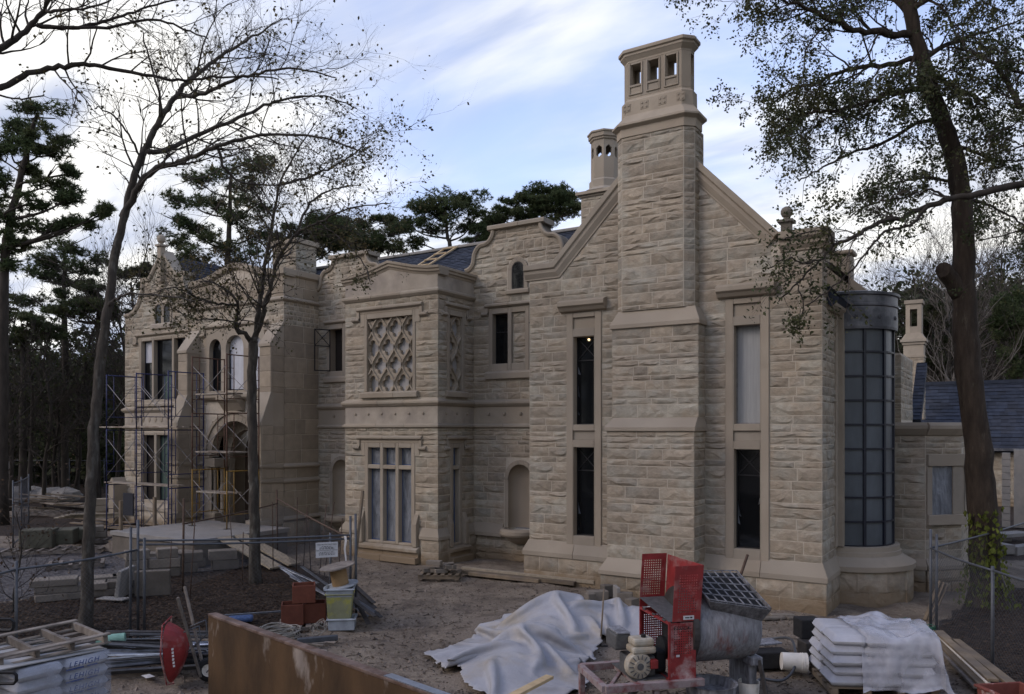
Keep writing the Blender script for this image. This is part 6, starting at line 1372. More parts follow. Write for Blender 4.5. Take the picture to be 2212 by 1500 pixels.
for pts, t0, t1, r0, l, nn, lp in ob_:
    T.leaf_p = lp; q, w = T.trunk(ray_pts(pts, t0, t1, T.r, .1), r0, .014, 8, 5, .02); T.sprout(q, w, int(nn * 1.3), l, 2, .12, 1.0, kids=(4, 6))
T.done()
iv = MB(); r = random.Random(8)
for k in range(520):
    z = 2.2 * r.random() ** 1.1; a = r.uniform(-2.6, -.6) + r.gauss(0, .12); 
    if z > 1.3 and r.random() < (z - 1.3) / 1.1: continue
    ce = at(2132, 1300, 18.4); ce.z = 0; t_, px_, py_ = depth_px(ce); rad = .42 + .34 * max(0, 1 - z / 1.1) ** 2 + r.uniform(0, .07); p = Vector((ce.x + rad * math.cos(a), ce.y + rad * math.sin(a), z + .1)); n = Vector((math.cos(a), math.sin(a), .5)).normalized(); u = n.orthogonal(); u.rotate(Matrix.Rotation(r.uniform(0, 6.28), 3, n)); v = n.cross(u); l = r.uniform(.05, .1)
    dn = Vector((r.gauss(0, .3), r.gauss(0, .3), -1)).normalized() * l
    iv.add([tuple(p), tuple(p + dn * .6 + u * l * .5), tuple(p + dn * 1.5), tuple(p + dn * .6 - u * l * .5 + n * .02)], [(0, 1, 2, 3)])
tag(iv.build('ivy', 'ivy_leaf', fix=False), 'yellow green ivy climbing the foot of the big oak', 'ivy')
# limbs of a neighbouring tree crossing the oak from the right edge
b = at(2560, 1300, 17.0); T = Tree('crossing_oak', 'dark limb sweeping in from the right edge across the oak trunk', (b.x, b.y, 0), 'bark_dark', 'twig', 'oak_leaf', 105); T.leaf_p = .5; T.leaf_s = .066; T.up = -.15
L, rr = T.trunk([Vector((b.x, b.y, -.2)), at(2550, 900, 17), at(2500, 500, 17), at(2470, 200, 17), at(2450, -200, 17)], .35, .14, 12, flare=.4)
for pts, t0, t1, r0, l, nn, lp, f0 in (([(2510, 560), (2420, 470), (2320, 410), (2212, 396), (2130, 415), (2068, 425), (2020, 440), (1960, 464), (1900, 482), (1850, 508), (1800, 532), (1772, 562), (1722, 612), (1682, 652)], 17, 16.6, .1, 1.0, 22, .3, .4), ([(2000, 448), (1965, 486), (1910, 500), (1884, 530), (1850, 572), (1800, 620), (1740, 660)], 16.7, 16.1, .035, .8, 10, .2, .2), ([(2480, 330), (2350, 250), (2212, 232), (2188, 200), (2150, 140), (2090, 110), (2040, 100)], 17, 17.6, .1, 1.2, 13, .6, .3), ([(2480, 240), (2330, 170), (2212, 160), (2160, 142)], 17, 17.4, .08, 1.1, 9, .6, .3), ([(1772, 562), (1740, 570), (1700, 560), (1660, 580)], 16.7, 16.2, .02, .7, 7, .22, .1), ([(1722, 612), (1735, 660), (1720, 710)], 16.6, 16.3, .015, .5, 6, .3, .1), ([(2050, 430), (2010, 410), (1960, 425), (1890, 440), (1830, 470)], 16.8, 17.5, .03, .9, 12, .55, .1), ([(2320, 410), (2280, 470), (2200, 500), (2120, 520)], 17, 17.5, .03, 1.0, 10, .5, .2), ([(2350, 250), (2250, 300), (2170, 330)], 17, 17.5, .04, 1.2, 10, .6, .2), ([(1800, 532), (1790, 500), (1750, 500), (1690, 520)], 16.7, 16.4, .018, .6, 8, .4, .1)):
    T.leaf_p = lp; q, w = T.trunk(ray_pts(pts, t0, t1, T.r, .08), r0, .012, 8, 5, .018); T.sprout(q, w, nn, l, 2, f0, 1.0, kids=(3, 5))
T.done()
# twiggy sapling at the left edge
b = ground_at(25, 1330); b = at(30, 1260, 17.5); b.z = 0; T = Tree('bare_sapling', 'small twiggy bare sapling behind the fence at the left edge', b, 'bark_dark', 'twig', 'dry_leaf', 106); T.leaf_p = .12; T.up = .5
L, rr = T.trunk([b, b + Vector((.05, 0, .6)), b + Vector((.1, .1, 1.3)), b + Vector((-.1, .1, 2.2))], .03, .012, 6); T.sprout(L, rr, 18, 1.0, 2, .1, 1.0, kids=(3, 5)); T.done()

# ---------- pines: trunk, limbs and tufts of needles
def tuft(mb, c, r, n, s):
    for k in range(n):
        d = Vector((r.gauss(0, 1), r.gauss(0, 1), r.gauss(.25, .8))).normalized(); l = s * r.uniform(.7, 1.2); w = d.orthogonal().normalized() * s * .1; w.rotate(Matrix.Rotation(r.uniform(0, 6.28), 3, d))
        mb.add([tuple(c - w), tuple(c + w), tuple(c + d * l)], [(0, 1, 2)])
def pine(label, t, trunk_px, blobs, seed, r0=.22, group='pines behind the mansion', dens=1.0, leaf='pine_needle', name='pine_tree', tw=.24, sc=1.0):
    r = random.Random(seed); b = at(trunk_px[0][0], 1000, t); T = Tree(name, label, (b.x, b.y, 0), 'bark_dark', 'twig', leaf, seed, group)
    pts = [Vector((b.x, b.y, -.2))] + [at(x, y, t) for x, y in trunk_px]; L, rr = T.trunk(pts, r0, r0 * .35, 7, 5, .02)
    for (px, py, rx, ry) in blobs:
        dz = r.uniform(-1, 1) * rx / 1720 * t * .8; c = at(px, py, t + dz); j = min(range(len(L)), key=lambda i: (L[i] - (c + Vector((0, 0, -(c - L[i]).length * .45)))).length); R_ = rx * sc / 1720 * t; Rz = ry * sc / 1720 * t
        m = (L[j] + c) / 2 + Vector((r.gauss(0, .3), r.gauss(0, .3), -.25)); T.limb.tube(spline([L[j], m, c], 4), [min(rr[j] * .55, .1) * (1 - .75 * i / 8) for i in range(9)], 5, cap=False)
        for k in range(4): T.limb.tube([m.lerp(c, .5), c + Vector((r.gauss(0, R_ * .6), r.gauss(0, R_ * .6), r.gauss(0, Rz * .5)))], [.035, .012], 4, cap=False)
        n = min(int(84 * dens * (1 + R_ * Rz * 3.2)), 640); R_ *= 1.05; Rz *= 1.25
        for q in range(4):                    # each bough is a few ragged sprays
            cc = c + Vector((r.gauss(0, R_ * .42), r.gauss(0, R_ * .42), r.gauss(0, Rz * .45))); f = r.uniform(.5, .85)
            for k in range(n // 4):
                v = Vector((r.gauss(0, 1), r.gauss(0, 1), r.gauss(0, 1))).normalized() * r.random() ** .45; tuft(T.lf, cc + Vector((v.x * R_ * f, v.y * R_ * f, v.z * Rz * f * 1.15)), r, 12, tw)
    T.done(); return T
def clump(cx, cy, rx, ry, n, seed, a=.30, b=.20):
    """n foliage pads filling an oval in the picture plane"""
    r = random.Random(seed); o = []
    for k in range(n):
        q = r.random() ** .5; th = r.uniform(0, 6.28); o.append((cx + rx * q * math.cos(th), cy + ry * q * math.sin(th), rx * a * r.uniform(.6, 1.3), ry * b * r.uniform(.6, 1.3)))
    return o
pine('tall open pine at the far left with layered needle pads', 34, [(8, 640), (18, 500), (44, 385), (68, 290), (82, 245)], [(85, 252, 42, 14), (45, 275, 40, 14), (125, 300, 32, 13), (20, 310, 30, 14), (95, 330, 40, 14), (150, 375, 24, 10), (60, 360, 30, 12), (110, 400, 45, 14), (10, 390, 40, 16), (150, 430, 40, 13), (60, 440, 40, 14), (185, 480, 28, 12), (120, 490, 45, 13), (30, 480, 40, 16), (222, 462, 22, 12), (40, 520, 30, 12), (10, 560, 30, 18), (-30, 430, 40, 20), (-20, 330, 30, 20), (60, 300, 22, 10)], 1)
pine('pine with ragged crown between the leaning and slender trees', 47, [(490, 640), (494, 520), (497, 440), (500, 375)], [(540, 360, 50, 18), (480, 368, 35, 14), (430, 395, 32, 14), (400, 430, 40, 16), (450, 440, 40, 15), (530, 400, 45, 17), (560, 440, 35, 16), (385, 470, 30, 14), (520, 470, 40, 16), (430, 500, 40, 15), (380, 520, 28, 14), (480, 530, 45, 16), (550, 510, 35, 16), (410, 555, 40, 16), (520, 560, 40, 16), (370, 570, 26, 14)], 2)
pine('low pine crown behind the porch tower chimney', 52, [(655, 640), (655, 560), (660, 500)], clump(665, 505, 84, 46, 24, 3), 3, sc=1.12)
pine('round pine crown above the left shaped gable', 55, [(780, 640), (778, 560), (780, 505)], clump(785, 508, 80, 44, 23, 4), 4, sc=1.12)
pine('umbrella shaped pine above the bay roof ridge', 55, [(975, 640), (972, 540), (965, 500), (960, 440)], [(960, 425, 50, 14), (1010, 435, 36, 13), (920, 450, 36, 13), (1030, 465, 26, 13), (895, 480, 26, 12), (950, 465, 40, 13), (1000, 490, 38, 13), (930, 500, 34, 12), (895, 520, 26, 10), (1040, 500, 20, 10), (970, 445, 44, 12), (880, 485, 20, 9)], 5, sc=1.12)
pine('dense pine group left of the tall chimney', 58, [(1130, 640), (1125, 540), (1130, 470)], clump(1182, 442, 74, 36, 24, 6) + clump(1095, 480, 62, 40, 18, 7), 6, sc=1.12)
pine('small pine between the umbrella pine and the shaped gable', 60, [(1040, 640), (1040, 560)], clump(1040, 515, 40, 18, 6, 8), 7, sc=1.12)
pine('pine at the left edge of the sky behind the leaning tree', 46, [(140, 760), (138, 640), (140, 540)], [(140, 530, 38, 16), (100, 560, 34, 14), (185, 575, 36, 13), (75, 590, 30, 13), (150, 600, 40, 14), (60, 640, 34, 14), (215, 560, 24, 12), (120, 580, 40, 14)], 8)
pine('broad pine crown over the dark wood on the left', 44, [(205, 900), (210, 760), (212, 620)], clump(185, 655, 85, 46, 15, 9), 9)
pine('dark pine crown at the left edge of the wood', 42, [(50, 900), (50, 800), (48, 700)], clump(40, 715, 75, 36, 12, 10), 10)
pine('pine crown touching the left gable of the mansion', 48, [(330, 900), (325, 700), (320, 600)], clump(305, 605, 55, 34, 9, 11), 11)
# ---------- the dark wood on the left: trunks that can be told apart, then undergrowth
r = random.Random(31)
for i in range(26):
    px = r.uniform(-60, 285) if i < 22 else r.uniform(285, 420); t = r.uniform(44, 72); b = at(px, 1000, t); b.z = -.1; h = r.uniform(7.5, 12); T = Tree('forest_tree', 'thin dark trunk among the crowded trees of the left wood', b, 'bark_dark', 'twig', 'wood_leaf', 300 + i, 'trees of the left wood'); T.leaf_p = .6; T.leaf_s = .26; T.leaf_n = 4
    L, rr = T.trunk([b, b + Vector((r.gauss(0, .3), r.gauss(0, .3), h * .35)), b + Vector((r.gauss(0, .6), r.gauss(0, .6), h * .7)), b + Vector((r.gauss(0, 1), r.gauss(0, 1), h))], r.uniform(.09, .17), .04, 6, 4); T.sprout(L, rr, 11, 2.4, 1, .3, 1.0, kids=(5, 8)); T.done()
def thicket(name, label, spots, mat, seed, size, n):
    r = random.Random(seed); mb = MB()
    for (px, py, t, rx, rz) in spots:
        c = at(px, py, t)
        for k in range(n):
            v = Vector((r.gauss(0, .5), r.gauss(0, .5), r.gauss(0, .5))); q = c + Vector((v.x * rx, v.y * rx, v.z * rz))
            if q.z < -.05: q.z = r.uniform(0, .6)
            d = Vector((r.gauss(0, 1), r.gauss(0, 1), r.gauss(0, 1))).normalized(); u = d.orthogonal().normalized(); l = size * r.uniform(.5, 1.5); mb.add([tuple(q), tuple(q + d * l * .5 + u * l * .35), tuple(q + d * l), tuple(q + d * l * .5 - u * l * .35)], [(0, 1, 2, 3)])
    o = mb.build(name, mat, fix=False); stuff(o, label)
r = random.Random(41)
thicket('undergrowth', 'dark green undergrowth filling the wood behind the left fence', [(r.uniform(-80, 300), r.uniform(880, 985), r.uniform(58, 76), 3.5, 2.4) for _ in range(46)] + [(r.uniform(-80, 330), r.uniform(810, 920), r.uniform(66, 90), 4, 3) for _ in range(44)], 'wood_leaf', 1, .5, 420)
thicket('fern_patch', 'brighter green shrubs at the edge of the left wood', [(r.uniform(100, 230), r.uniform(930, 985), r.uniform(53, 57), 2.2, 1.2) for _ in range(9)], 'oak_leaf', 2, .36, 260)
# the wood goes on behind and beside the photographer; it shades the yard and shows in the window glass
r = random.Random(43)
def near_wood():
    r = random.Random(44); mb = MB()
    S = [(r.uniform(-55, 45), r.uniform(-42, -16), r.uniform(3, 17)) for _ in range(150)] + [(r.uniform(20, 45), r.uniform(-20, 24), r.uniform(2, 15)) for _ in range(60)] + [(r.uniform(-75, -46), r.uniform(-30, 12), r.uniform(2, 14)) for _ in range(50)]
    for x, y, z in S:
        for k in range(150):
            q = Vector((x + r.gauss(0, 1.7), y + r.gauss(0, 1.7), max(.1, z + r.gauss(0, 1.5)))); d = Vector((r.gauss(0, 1), r.gauss(0, 1), r.gauss(0, 1))).normalized(); u = d.orthogonal().normalized(); l = r.uniform(.35, .8); mb.add([tuple(q), tuple(q + d * l * .5 + u * l * .35), tuple(q + d * l), tuple(q + d * l * .5 - u * l * .35)], [(0, 1, 2, 3)])
    for _ in range(60): x, y = r.uniform(-55, 45), r.uniform(-42, -18); mb.tube([(x, y, 0), (x + r.gauss(0, .5), y, 16)], [.28, .1], 6)
    stuff(mb.build('surrounding_wood', 'wood_leaf', fix=False), 'tall wood standing round the near side of the building site')
near_wood()
# distant wood closing the horizon behind the mansion and to the right
thicket('far_wood', 'distant wood behind the mansion and outbuilding', [(px, r.uniform(800, 940), r.uniform(85, 110), 7, 6) for px in range(250, 2300, 22)] + [(r.uniform(1880, 2260), r.uniform(740, 920), r.uniform(75, 95), 6, 5) for _ in range(40)] + [(r.uniform(1940, 2260), r.uniform(640, 800), r.uniform(72, 84), 3.2, 2.6) for _ in range(34)], 'wood_leaf', 3, .6, 230)
def bare(px, top, t, label, seed, mat='bark_pale', leaf=.25, r0=.2, n=38, group='bare trees behind the outbuilding'):
    r = random.Random(seed); b = at(px, 1000, t); b.z = -.1; h = 4 + (930 - top) / 1720 * t; T = Tree('leafless_tree', label, b, mat, 'twig_pale' if mat == 'never' else 'twig', 'wood_leaf', seed, group); T.leaf_p = leaf * .35; T.leaf_s = .13; T.leaf_n = 3; T.up = .6
    L, rr = T.trunk([b, b + Vector((r.gauss(0, .3), 0, h * .3)), b + Vector((r.gauss(0, .6), 0, h * .6)), b + Vector((r.gauss(0, 1), 0, h * .92))], r0, .05, 7, 5); T.sprout(L, rr, n, h * .3, 2, .3, 1.0, kids=(4, 6)); T.done()
for i, (px, top, t, m) in enumerate([(1885, 620, 85, 'bark_dark'), (1935, 610, 85, 'bark_dark'), (1998, 545, 74, 'bark_dark'), (2035, 570, 66, 'bark_pale'), (2060, 600, 62, 'bark_pale'), (2148, 520, 70, 'bark_pale'), (2185, 500, 74, 'bark_dark'), (2215, 540, 66, 'bark_dark'), (1975, 640, 80, 'bark_dark'), (2105, 540, 76, 'bark_dark')]):
    bare(px, top, t, ['short fine leafless tree left of the lantern chimney, above the lead turret cap', 'second fine leafless tree above the lead turret cap', 'tall dark leafless tree between the lantern chimney and the oak trunk', 'pale bare tree close left of the oak trunk', 'pale bare tree half hidden by the oak trunk', 'tall pale leafless tree right of the oak trunk', 'tallest dark leafless tree at the right edge', 'dark bare tree cut off by the right edge', 'low dark bare tree right behind the lantern chimney', 'dark leafless tree standing right behind the oak trunk'][i], 500 + i, m)
for i, (px, top, t) in enumerate([(20, 640, 40), (95, 760, 42), (120, 800, 46), (65, 700, 50), (160, 780, 48), (350, 560, 46), (300, 560, 44), (215, 600, 46), (250, 580, 44), (8, 800, 38)]):
    bare(px, top, t, ['bare tree under the big left pine at the picture edge', 'short bare tree in the middle of the left wood edge', 'low twiggy tree right of the middle of the wood edge', 'bare tree below the dark pine crown at far left', 'short bare tree just left of the leaning trunk', 'tall bare tree behind the left gable', 'bare tree touching the left end of the mansion', 'tall bare tree left of and behind the leaning trunk', 'tall bare tree right behind the leaning trunk', 'lowest bare tree at the far left edge'][i], 600 + i, 'bark_dark', .2, .12, 22, 'bare trees at the wood edge')
pine('dark evergreen filling the right edge behind the oak', 60, [(2200, 900), (2200, 780), (2195, 660)], clump(2195, 720, 60, 85, 22, 21), 21, group='evergreens right of the outbuilding')
pine('dark evergreen behind the tall lantern chimney', 66, [(2010, 900), (2010, 780), (2010, 690)], clump(2015, 720, 60, 60, 18, 22), 22, group='evergreens right of the outbuilding', leaf='wood_leaf')
HUMPS = ((.58, -7.5, 13.75, 1.15, .85, .15), (.52, -5.6, 14.6, 1.5, .48, .0), (.38, -7.25, 12.0, .62, 1.15, .3), (.18, -7.2, 10.7, .7, .6, .2))
def heap_h(x, y):
    z = 0
    for k, cx, cy, sx, sy, a in HUMPS:
        ca, sa = math.cos(a), math.sin(a); u = (x - cx) * ca + (y - cy) * sa; v = -(x - cx) * sa + (y - cy) * ca; z = z + k * np.exp(-(u / sx) ** 2 - (v / sy) ** 2)
    return z
def tarp():
    """a sheet larger than the heap it lies on, settled by a small cloth solver so that it buckles into real folds"""
    outl = GP((916, 1414), (985, 1470), (1005, 1500), (1090, 1535), (1180, 1520), (1245, 1475), (1262, 1430), (1300, 1398), (1400, 1398), (1510, 1400)) + [(-4.6, 14.9), (-5.6, 15.3), (-6.8, 15.5), (-8.0, 15.2), (-9.0, 14.3)] + GP((1010, 1385), (965, 1402))
    mx_, my_ = sum(p[0] for p in outl) / len(outl), sum(p[1] for p in outl) / len(outl); outl = [(mx_ + (x - mx_) * .93, my_ + (y - my_) * .93) for x, y in outl]
    sp = .05; x0, y0 = -9.8, 9.2; nx, ny = 122, 134; n = noise.noise; ID = -np.ones((nx, ny), int); P = []
    for i in range(nx):
        for j in range(ny):
            x, y = x0 + i * sp, y0 + j * sp
            if inpoly(x + .15 * n(Vector((x * 1.7, y * 1.7, 5))), y + .15 * n(Vector((x * 1.7, y * 1.7, 9))), outl): ID[i, j] = len(P); P.append((x, y, 0))
    P = np.array(P, float); rs = np.random.RandomState(4)
    def pert(x, y):
        c, s_ = math.cos(.55), math.sin(.55); u, v = x * c + y * s_, -x * s_ + y * c
        return .34 * (1 - 2.2 * abs(n(Vector((u * 1.25, v * .45, 2))))) + .26 * (1 - 2.2 * abs(n(Vector((u * .9, v * 1.3, 6))))) + .10 * n(Vector((x * 3, y * 3, 8)))
    P[:, 2] = heap_h(P[:, 0], P[:, 1]) + .14 + np.array([pert(p[0], p[1]) for p in P])
    sets = []
    def pairs(di, dj, rest, k, par):
        for q in (0, 1):
            A, B = [], []
            for i in range(nx):
                for j in range(ny):
                    i2, j2 = i + di, j + dj
                    if 0 <= i2 < nx and 0 <= j2 < ny and ID[i, j] >= 0 and ID[i2, j2] >= 0 and par(i, j) == q: A.append(ID[i, j]); B.append(ID[i2, j2])
            sets.append((np.array(A), np.array(B), rest, k))
    SX, SY = 1.34, 1.26; SD = math.hypot(SX, SY)
    pairs(1, 0, sp * SX, 1, lambda i, j: i % 2); pairs(0, 1, sp * SY, 1, lambda i, j: j % 2); pairs(1, 1, sp * SD, .5, lambda i, j: i % 2); pairs(1, -1, sp * SD, .5, lambda i, j: i % 2)
    pairs(2, 0, sp * SX * 2, .07, lambda i, j: (i // 2) % 2); pairs(0, 2, sp * SY * 2, .07, lambda i, j: (j // 2) % 2); pairs(5, 0, sp * SX * 5, .05, lambda i, j: (i // 5) % 2); pairs(0, 5, sp * SY * 5, .05, lambda i, j: (j // 5) % 2)
    V = np.zeros_like(P); dt = .03
    for step in range(90):
        V[:, 2] -= 9.8 * dt * .5; V *= .93; Q = P + V * dt
        for it in range(5):
            for A, B, rest, k in sets:
                d = Q[B] - Q[A]; l = np.linalg.norm(d, axis=1) + 1e-9; c = (d * ((l - rest) / l * .5 * k)[:, None]); Q[A] += c; Q[B] -= c
            H = np.maximum(heap_h(Q[:, 0], Q[:, 1]), -.01) + .012; m = Q[:, 2] < H; Q[m, 2] = H[m]; Q[m, :2] = P[m, :2] + (Q[m, :2] - P[m, :2]) * .4
        V = (Q - P) / dt; P = Q
    fs = [(ID[i, j], ID[i + 1, j], ID[i + 1, j + 1], ID[i, j + 1]) for i in range(nx - 1) for j in range(ny - 1) if min(ID[i, j], ID[i + 1, j], ID[i + 1, j + 1], ID[i, j + 1]) >= 0]
    mb = MB(); mb.v = [tuple(p) for p in P]; mb.f = [tuple(int(q) for q in f) for f in fs]; mb.mi = [0] * len(fs); o = mb.build('tarp', 'white_tarp', smooth=True); q = o.modifiers.new('s', 'SUBSURF'); q.levels = q.render_levels = 1; q = o.modifiers.new('t', 'SOLIDIFY'); q.thickness = .005; q.offset = 1; tag(o, 'big crumpled dirty white tarp draped over a heap of sand', 'tarp')
    mb = MB(); vs = []; N_ = 60
    for j in range(N_ + 1):
        for i in range(N_ + 1): x = -10 + 6.2 * i / N_; y = 9.3 + 6.3 * j / N_; vs.append((x, y, float(heap_h(x, y)) * .95 - .10 + .015 * n(Vector((x * 3, y * 3, 2)))))
    mb.add(vs, [(j * (N_ + 1) + i, j * (N_ + 1) + i + 1, (j + 1) * (N_ + 1) + i + 1, (j + 1) * (N_ + 1) + i) for j in range(N_) for i in range(N_)]); o = mb.build('sand_heap', 'site_ground', smooth=True); structure(o); at2 = o.data.color_attributes.new('zone', 'FLOAT_COLOR', 'POINT'); at2.data.foreach_set('color', [0, 0, 1, 1] * len(o.data.vertices))
tarp()
# ------------------------------------------------------------------ things on the site
def rotz(a): return Matrix.Rotation(a, 3, 'Z')
VIEW = math.atan2(.5360, .8442)                      # direction that runs across the picture
def block(name, label, cat, c, size, ang, mat, group=None, bevel=.015, tilt=None):
    mb = MB(); m = rotz(ang)
    if tilt: m = m @ Matrix.Rotation(tilt[0], 3, tilt[1])
    mb.obox(c, size, m); o = mb.build(name, mat, bevel=bevel, loc=tuple(c)); return tag(o, label, cat, group)
def pallet(name, label, c, ang, L_=1.15, D=1.0, H_=.13, z=0.0, mat='timber', group=None, slats=6, tilt=None):
    t = thing(name, tuple(c), label, 'pallet', group); m = rotz(ang); c = Vector(c)
    if tilt: m = m @ Matrix.Rotation(tilt[0], 3, tilt[1])
    def pc(n, x, y, zz, sx, sy, sz): b = MB(); b.obox(c + m @ Vector((x, y, zz)), (sx, sy, sz), m); b.build(n, mat, t)
    for k in range(3): pc('runner', 0, -D / 2 + .05 + k * (D - .1) / 2, H_ / 2, L_, .045, H_ - .04)
    for k in range(slats): pc('slat', -L_ / 2 + .06 + k * (L_ - .12) / (slats - 1), 0, H_ - .01, .1, D, .02)
    for k in range(3): pc('bottom_slat', -L_ / 2 + .06 + k * (L_ - .12) / 2, 0, .01, .1, D, .02)
    return t
# --- pallet of printed bags, lower left, with an open pallet lying on it
B0 = Vector((-9.72, 4.95, 0)); BA = math.pi / 2 - .03; bm3 = rotz(BA); FBG = Fr(B0, bm3 @ Vector((1, 0, 0)), bm3 @ Vector((0, -1, 0)))
pb = thing('bag_pallet', tuple(B0), 'pallet of shrink wrapped pale cement bags with blue lettering at the lower left', 'bags')
def pillow(mb, c, sx, sy, sz, m, e=.35, n=10):
    vs = []; fs = []
    for j in range(n + 1):
        for i in range(n + 1):
            u, v = i / n * 2 - 1, j / n * 2 - 1; h = (max(0, 1 - abs(u) ** 6) * max(0, 1 - abs(v) ** 6)) ** e
            for sgn in (1, -1): vs.append(tuple(c + m @ Vector((u * sx / 2, v * sy / 2, sgn * sz / 2 * h))))
    w = n + 1; ix = lambda i, j, k: (j * w + i) * 2 + k
    for j in range(n):
        for i in range(n): fs += [(ix(i, j, 0), ix(i + 1, j, 0), ix(i + 1, j + 1, 0), ix(i, j + 1, 0)), (ix(i, j, 1), ix(i, j + 1, 1), ix(i + 1, j + 1, 1), ix(i + 1, j, 1))]
    for i in range(n):
        for a, b in (((i, 0), (i + 1, 0)), ((i + 1, n), (i, n)), ((0, i + 1), (0, i)), ((n, i), (n, i + 1))): fs.append((ix(*a, 0), ix(*a, 1), ix(*b, 1), ix(*b, 0)))
    mb.add(vs, fs)
for l in range(9):
    for k in range(2):
        for q in range(2):
            mb = MB(); pillow(mb, B0 + bm3 @ Vector((-.26 + k * .52, -.285 + q * .575, .18 + l * .14)), .525, .58, .146, bm3, .09); mb.build('bag', 'bag_paper', pb, smooth=True, fix=False)
for l in range(9):
    zc = .18 + l * .14
    for u in (.2,): text_on(FBG, 'LEHIGH', u, zc - .012, .085, 'ink_blue', pb, d=.58, shear=.25, space=1.25)
    b = MB(); fbox(b, FBG, .0, .2, zc - .045, zc - .03, .57, .577); fbox(b, FBG, .24, .36, zc - .045, zc - .033, .57, .577); b.build('printed_line', 'ink_blue', pb)
b = MB(); b.obox(B0 + Vector((0, 0, .06)), (1.15, 1.2, .1), bm3); b.build('pallet_base', 'timber', pb)
b = MB(); b.obox(B0 + Vector((0, 0, 1.41)) + bm3 @ Vector((-.1, .04, 0)), (1.2, 1.12, .012), bm3 @ Matrix.Rotation(.03, 3, 'Y')); b.lathe([(0, 0), (.5, 0), (.5, .012), (0, .012)], B0 + bm3 @ Vector((-.5, .25, 1.41)), 24); tag(b.build('cover_sheet', 'grey_board'), 'grey slip sheet lying over the blue lettered bag stack', 'sheet')
b = MB(); b.obox(B0 + Vector((0, 0, .74)), (1.075, 1.18, 1.3), bm3); o = b.build('shrink_wrap', 'thin_wrap', pb, bevel=.05)
op = thing('open_pallet', tuple(B0 + Vector((0, 0, 1.43))), 'weathered open wooden pallet lying on top of the blue lettered bag stack', 'pallet'); PM = rotz(BA - .12) @ Matrix.Rotation(-.035, 3, 'Y'); pc0 = B0 + bm3 @ Vector((.04, .08, 1.43))
def pp_(n, x, y, z, sx, sy, sz): b = MB(); b.obox(pc0 + PM @ Vector((x, y, z)), (sx, sy, sz), PM); b.build(n, 'grey_timber', op, bevel=.004)
for x in (-.56, -.2, .17, .54): pp_('stringer', x, 0, .055, .045, 1.0, .09)
for y in (-.5, .5): pp_('edge_board', 0, y, .11, 1.17, .09, .02)
for y in (-.49, -.25, 0, .25, .49): pp_('bottom_board', 0, y, .005, 1.17, .09, .016)
gp = thing('steel_gate_post', tuple(at(-60, 1470, 6.5))[:2] + (0,), 'black steel loops on a post cut off by the left edge', 'post'); q = at(-45, 1470, 6.5); b = MB(); b.tube([(q.x, q.y, 0), (q.x, q.y, 2.9)], .05, 8); b.build('post', 'black_frame', gp)
for yy in (1465, 1350):
    a, c_ = at(-40, yy, 6.5), at(30 if yy > 1400 else 24, yy, 6.5); h = Vector((0, 0, .045)); b = MB(); b.tube([a + h, c_ + h, c_ + h * .5 + (c_ - a).normalized() * .02, c_ - h * .5 + (c_ - a).normalized() * .02, c_ - h, a - h], .014, 6); b.build('loop', 'black_frame', gp)
# --- pile of steel studs
r = random.Random(51)
for k in range(34):
    p = at(r.uniform(270, 420), 1400, r.uniform(13.0, 14.3)); z = .03 + .42 * r.random(); p.z = z; a = VIEW + r.uniform(-.16, .2); m = rotz(a) @ Matrix.Rotation(r.uniform(-.08, .06), 3, 'Y') @ Matrix.Rotation(r.uniform(-.9, .9), 3, 'X'); L_ = r.uniform(1.3, 2.6); b = MB(); w_, h_ = r.choice((.06, .09, .12)), r.uniform(.02, .04)
    b.obox(p, (L_, w_, .003), m); b.obox(p + m @ Vector((0, w_ / 2, h_ / 2)), (L_, .003, h_), m); b.obox(p + m @ Vector((0, -w_ / 2, h_ / 2)), (L_, .003, h_), m)
    tag(b.build('steel_stud', r.choice(('bright_steel', 'bright_steel', 'galvanised', 'dark_steel')), loc=tuple(p)), 'thin bright galvanised channel in the scrap pile behind the wheelbarrow', 'channel', 'steel channels in the scrap pile')
p = at(240, 1381, 13.6); b = MB(); d = Vector((math.cos(VIEW + .25), math.sin(VIEW + .25), .05)); b.tube([p - d * .22, p + d * .22], .085, 18); b.tube([p + d * .221, p + d * .2205], .07, 18); tag(b.build('green_pipe', 'green_pipe', smooth=False), 'short mint green plastic pipe on the scrap steel', 'pipe')
b = MB(); p = ground_at(318, 1463); b.add([tuple(p + Vector(q)) for q in ((-.14, -.02, .01), (.1, -.08, .02), (.16, .03, .03), (.02, .02, .05), (-.06, .09, .02))], [(0, 1, 3), (1, 2, 3), (3, 2, 4), (0, 3, 4)]); o = b.build('paper_scrap', 'sign_white'); o.modifiers.new('t', 'SOLIDIFY').thickness = .003; tag(o, 'torn white paper scrap on the dirt before the wheelbarrow', 'paper')
# --- red wheelbarrow stood on its nose
wb = thing('wheelbarrow', (0, 0, 0), 'red wheelbarrow tipped up on its nose with handles in the air', 'wheelbarrow')
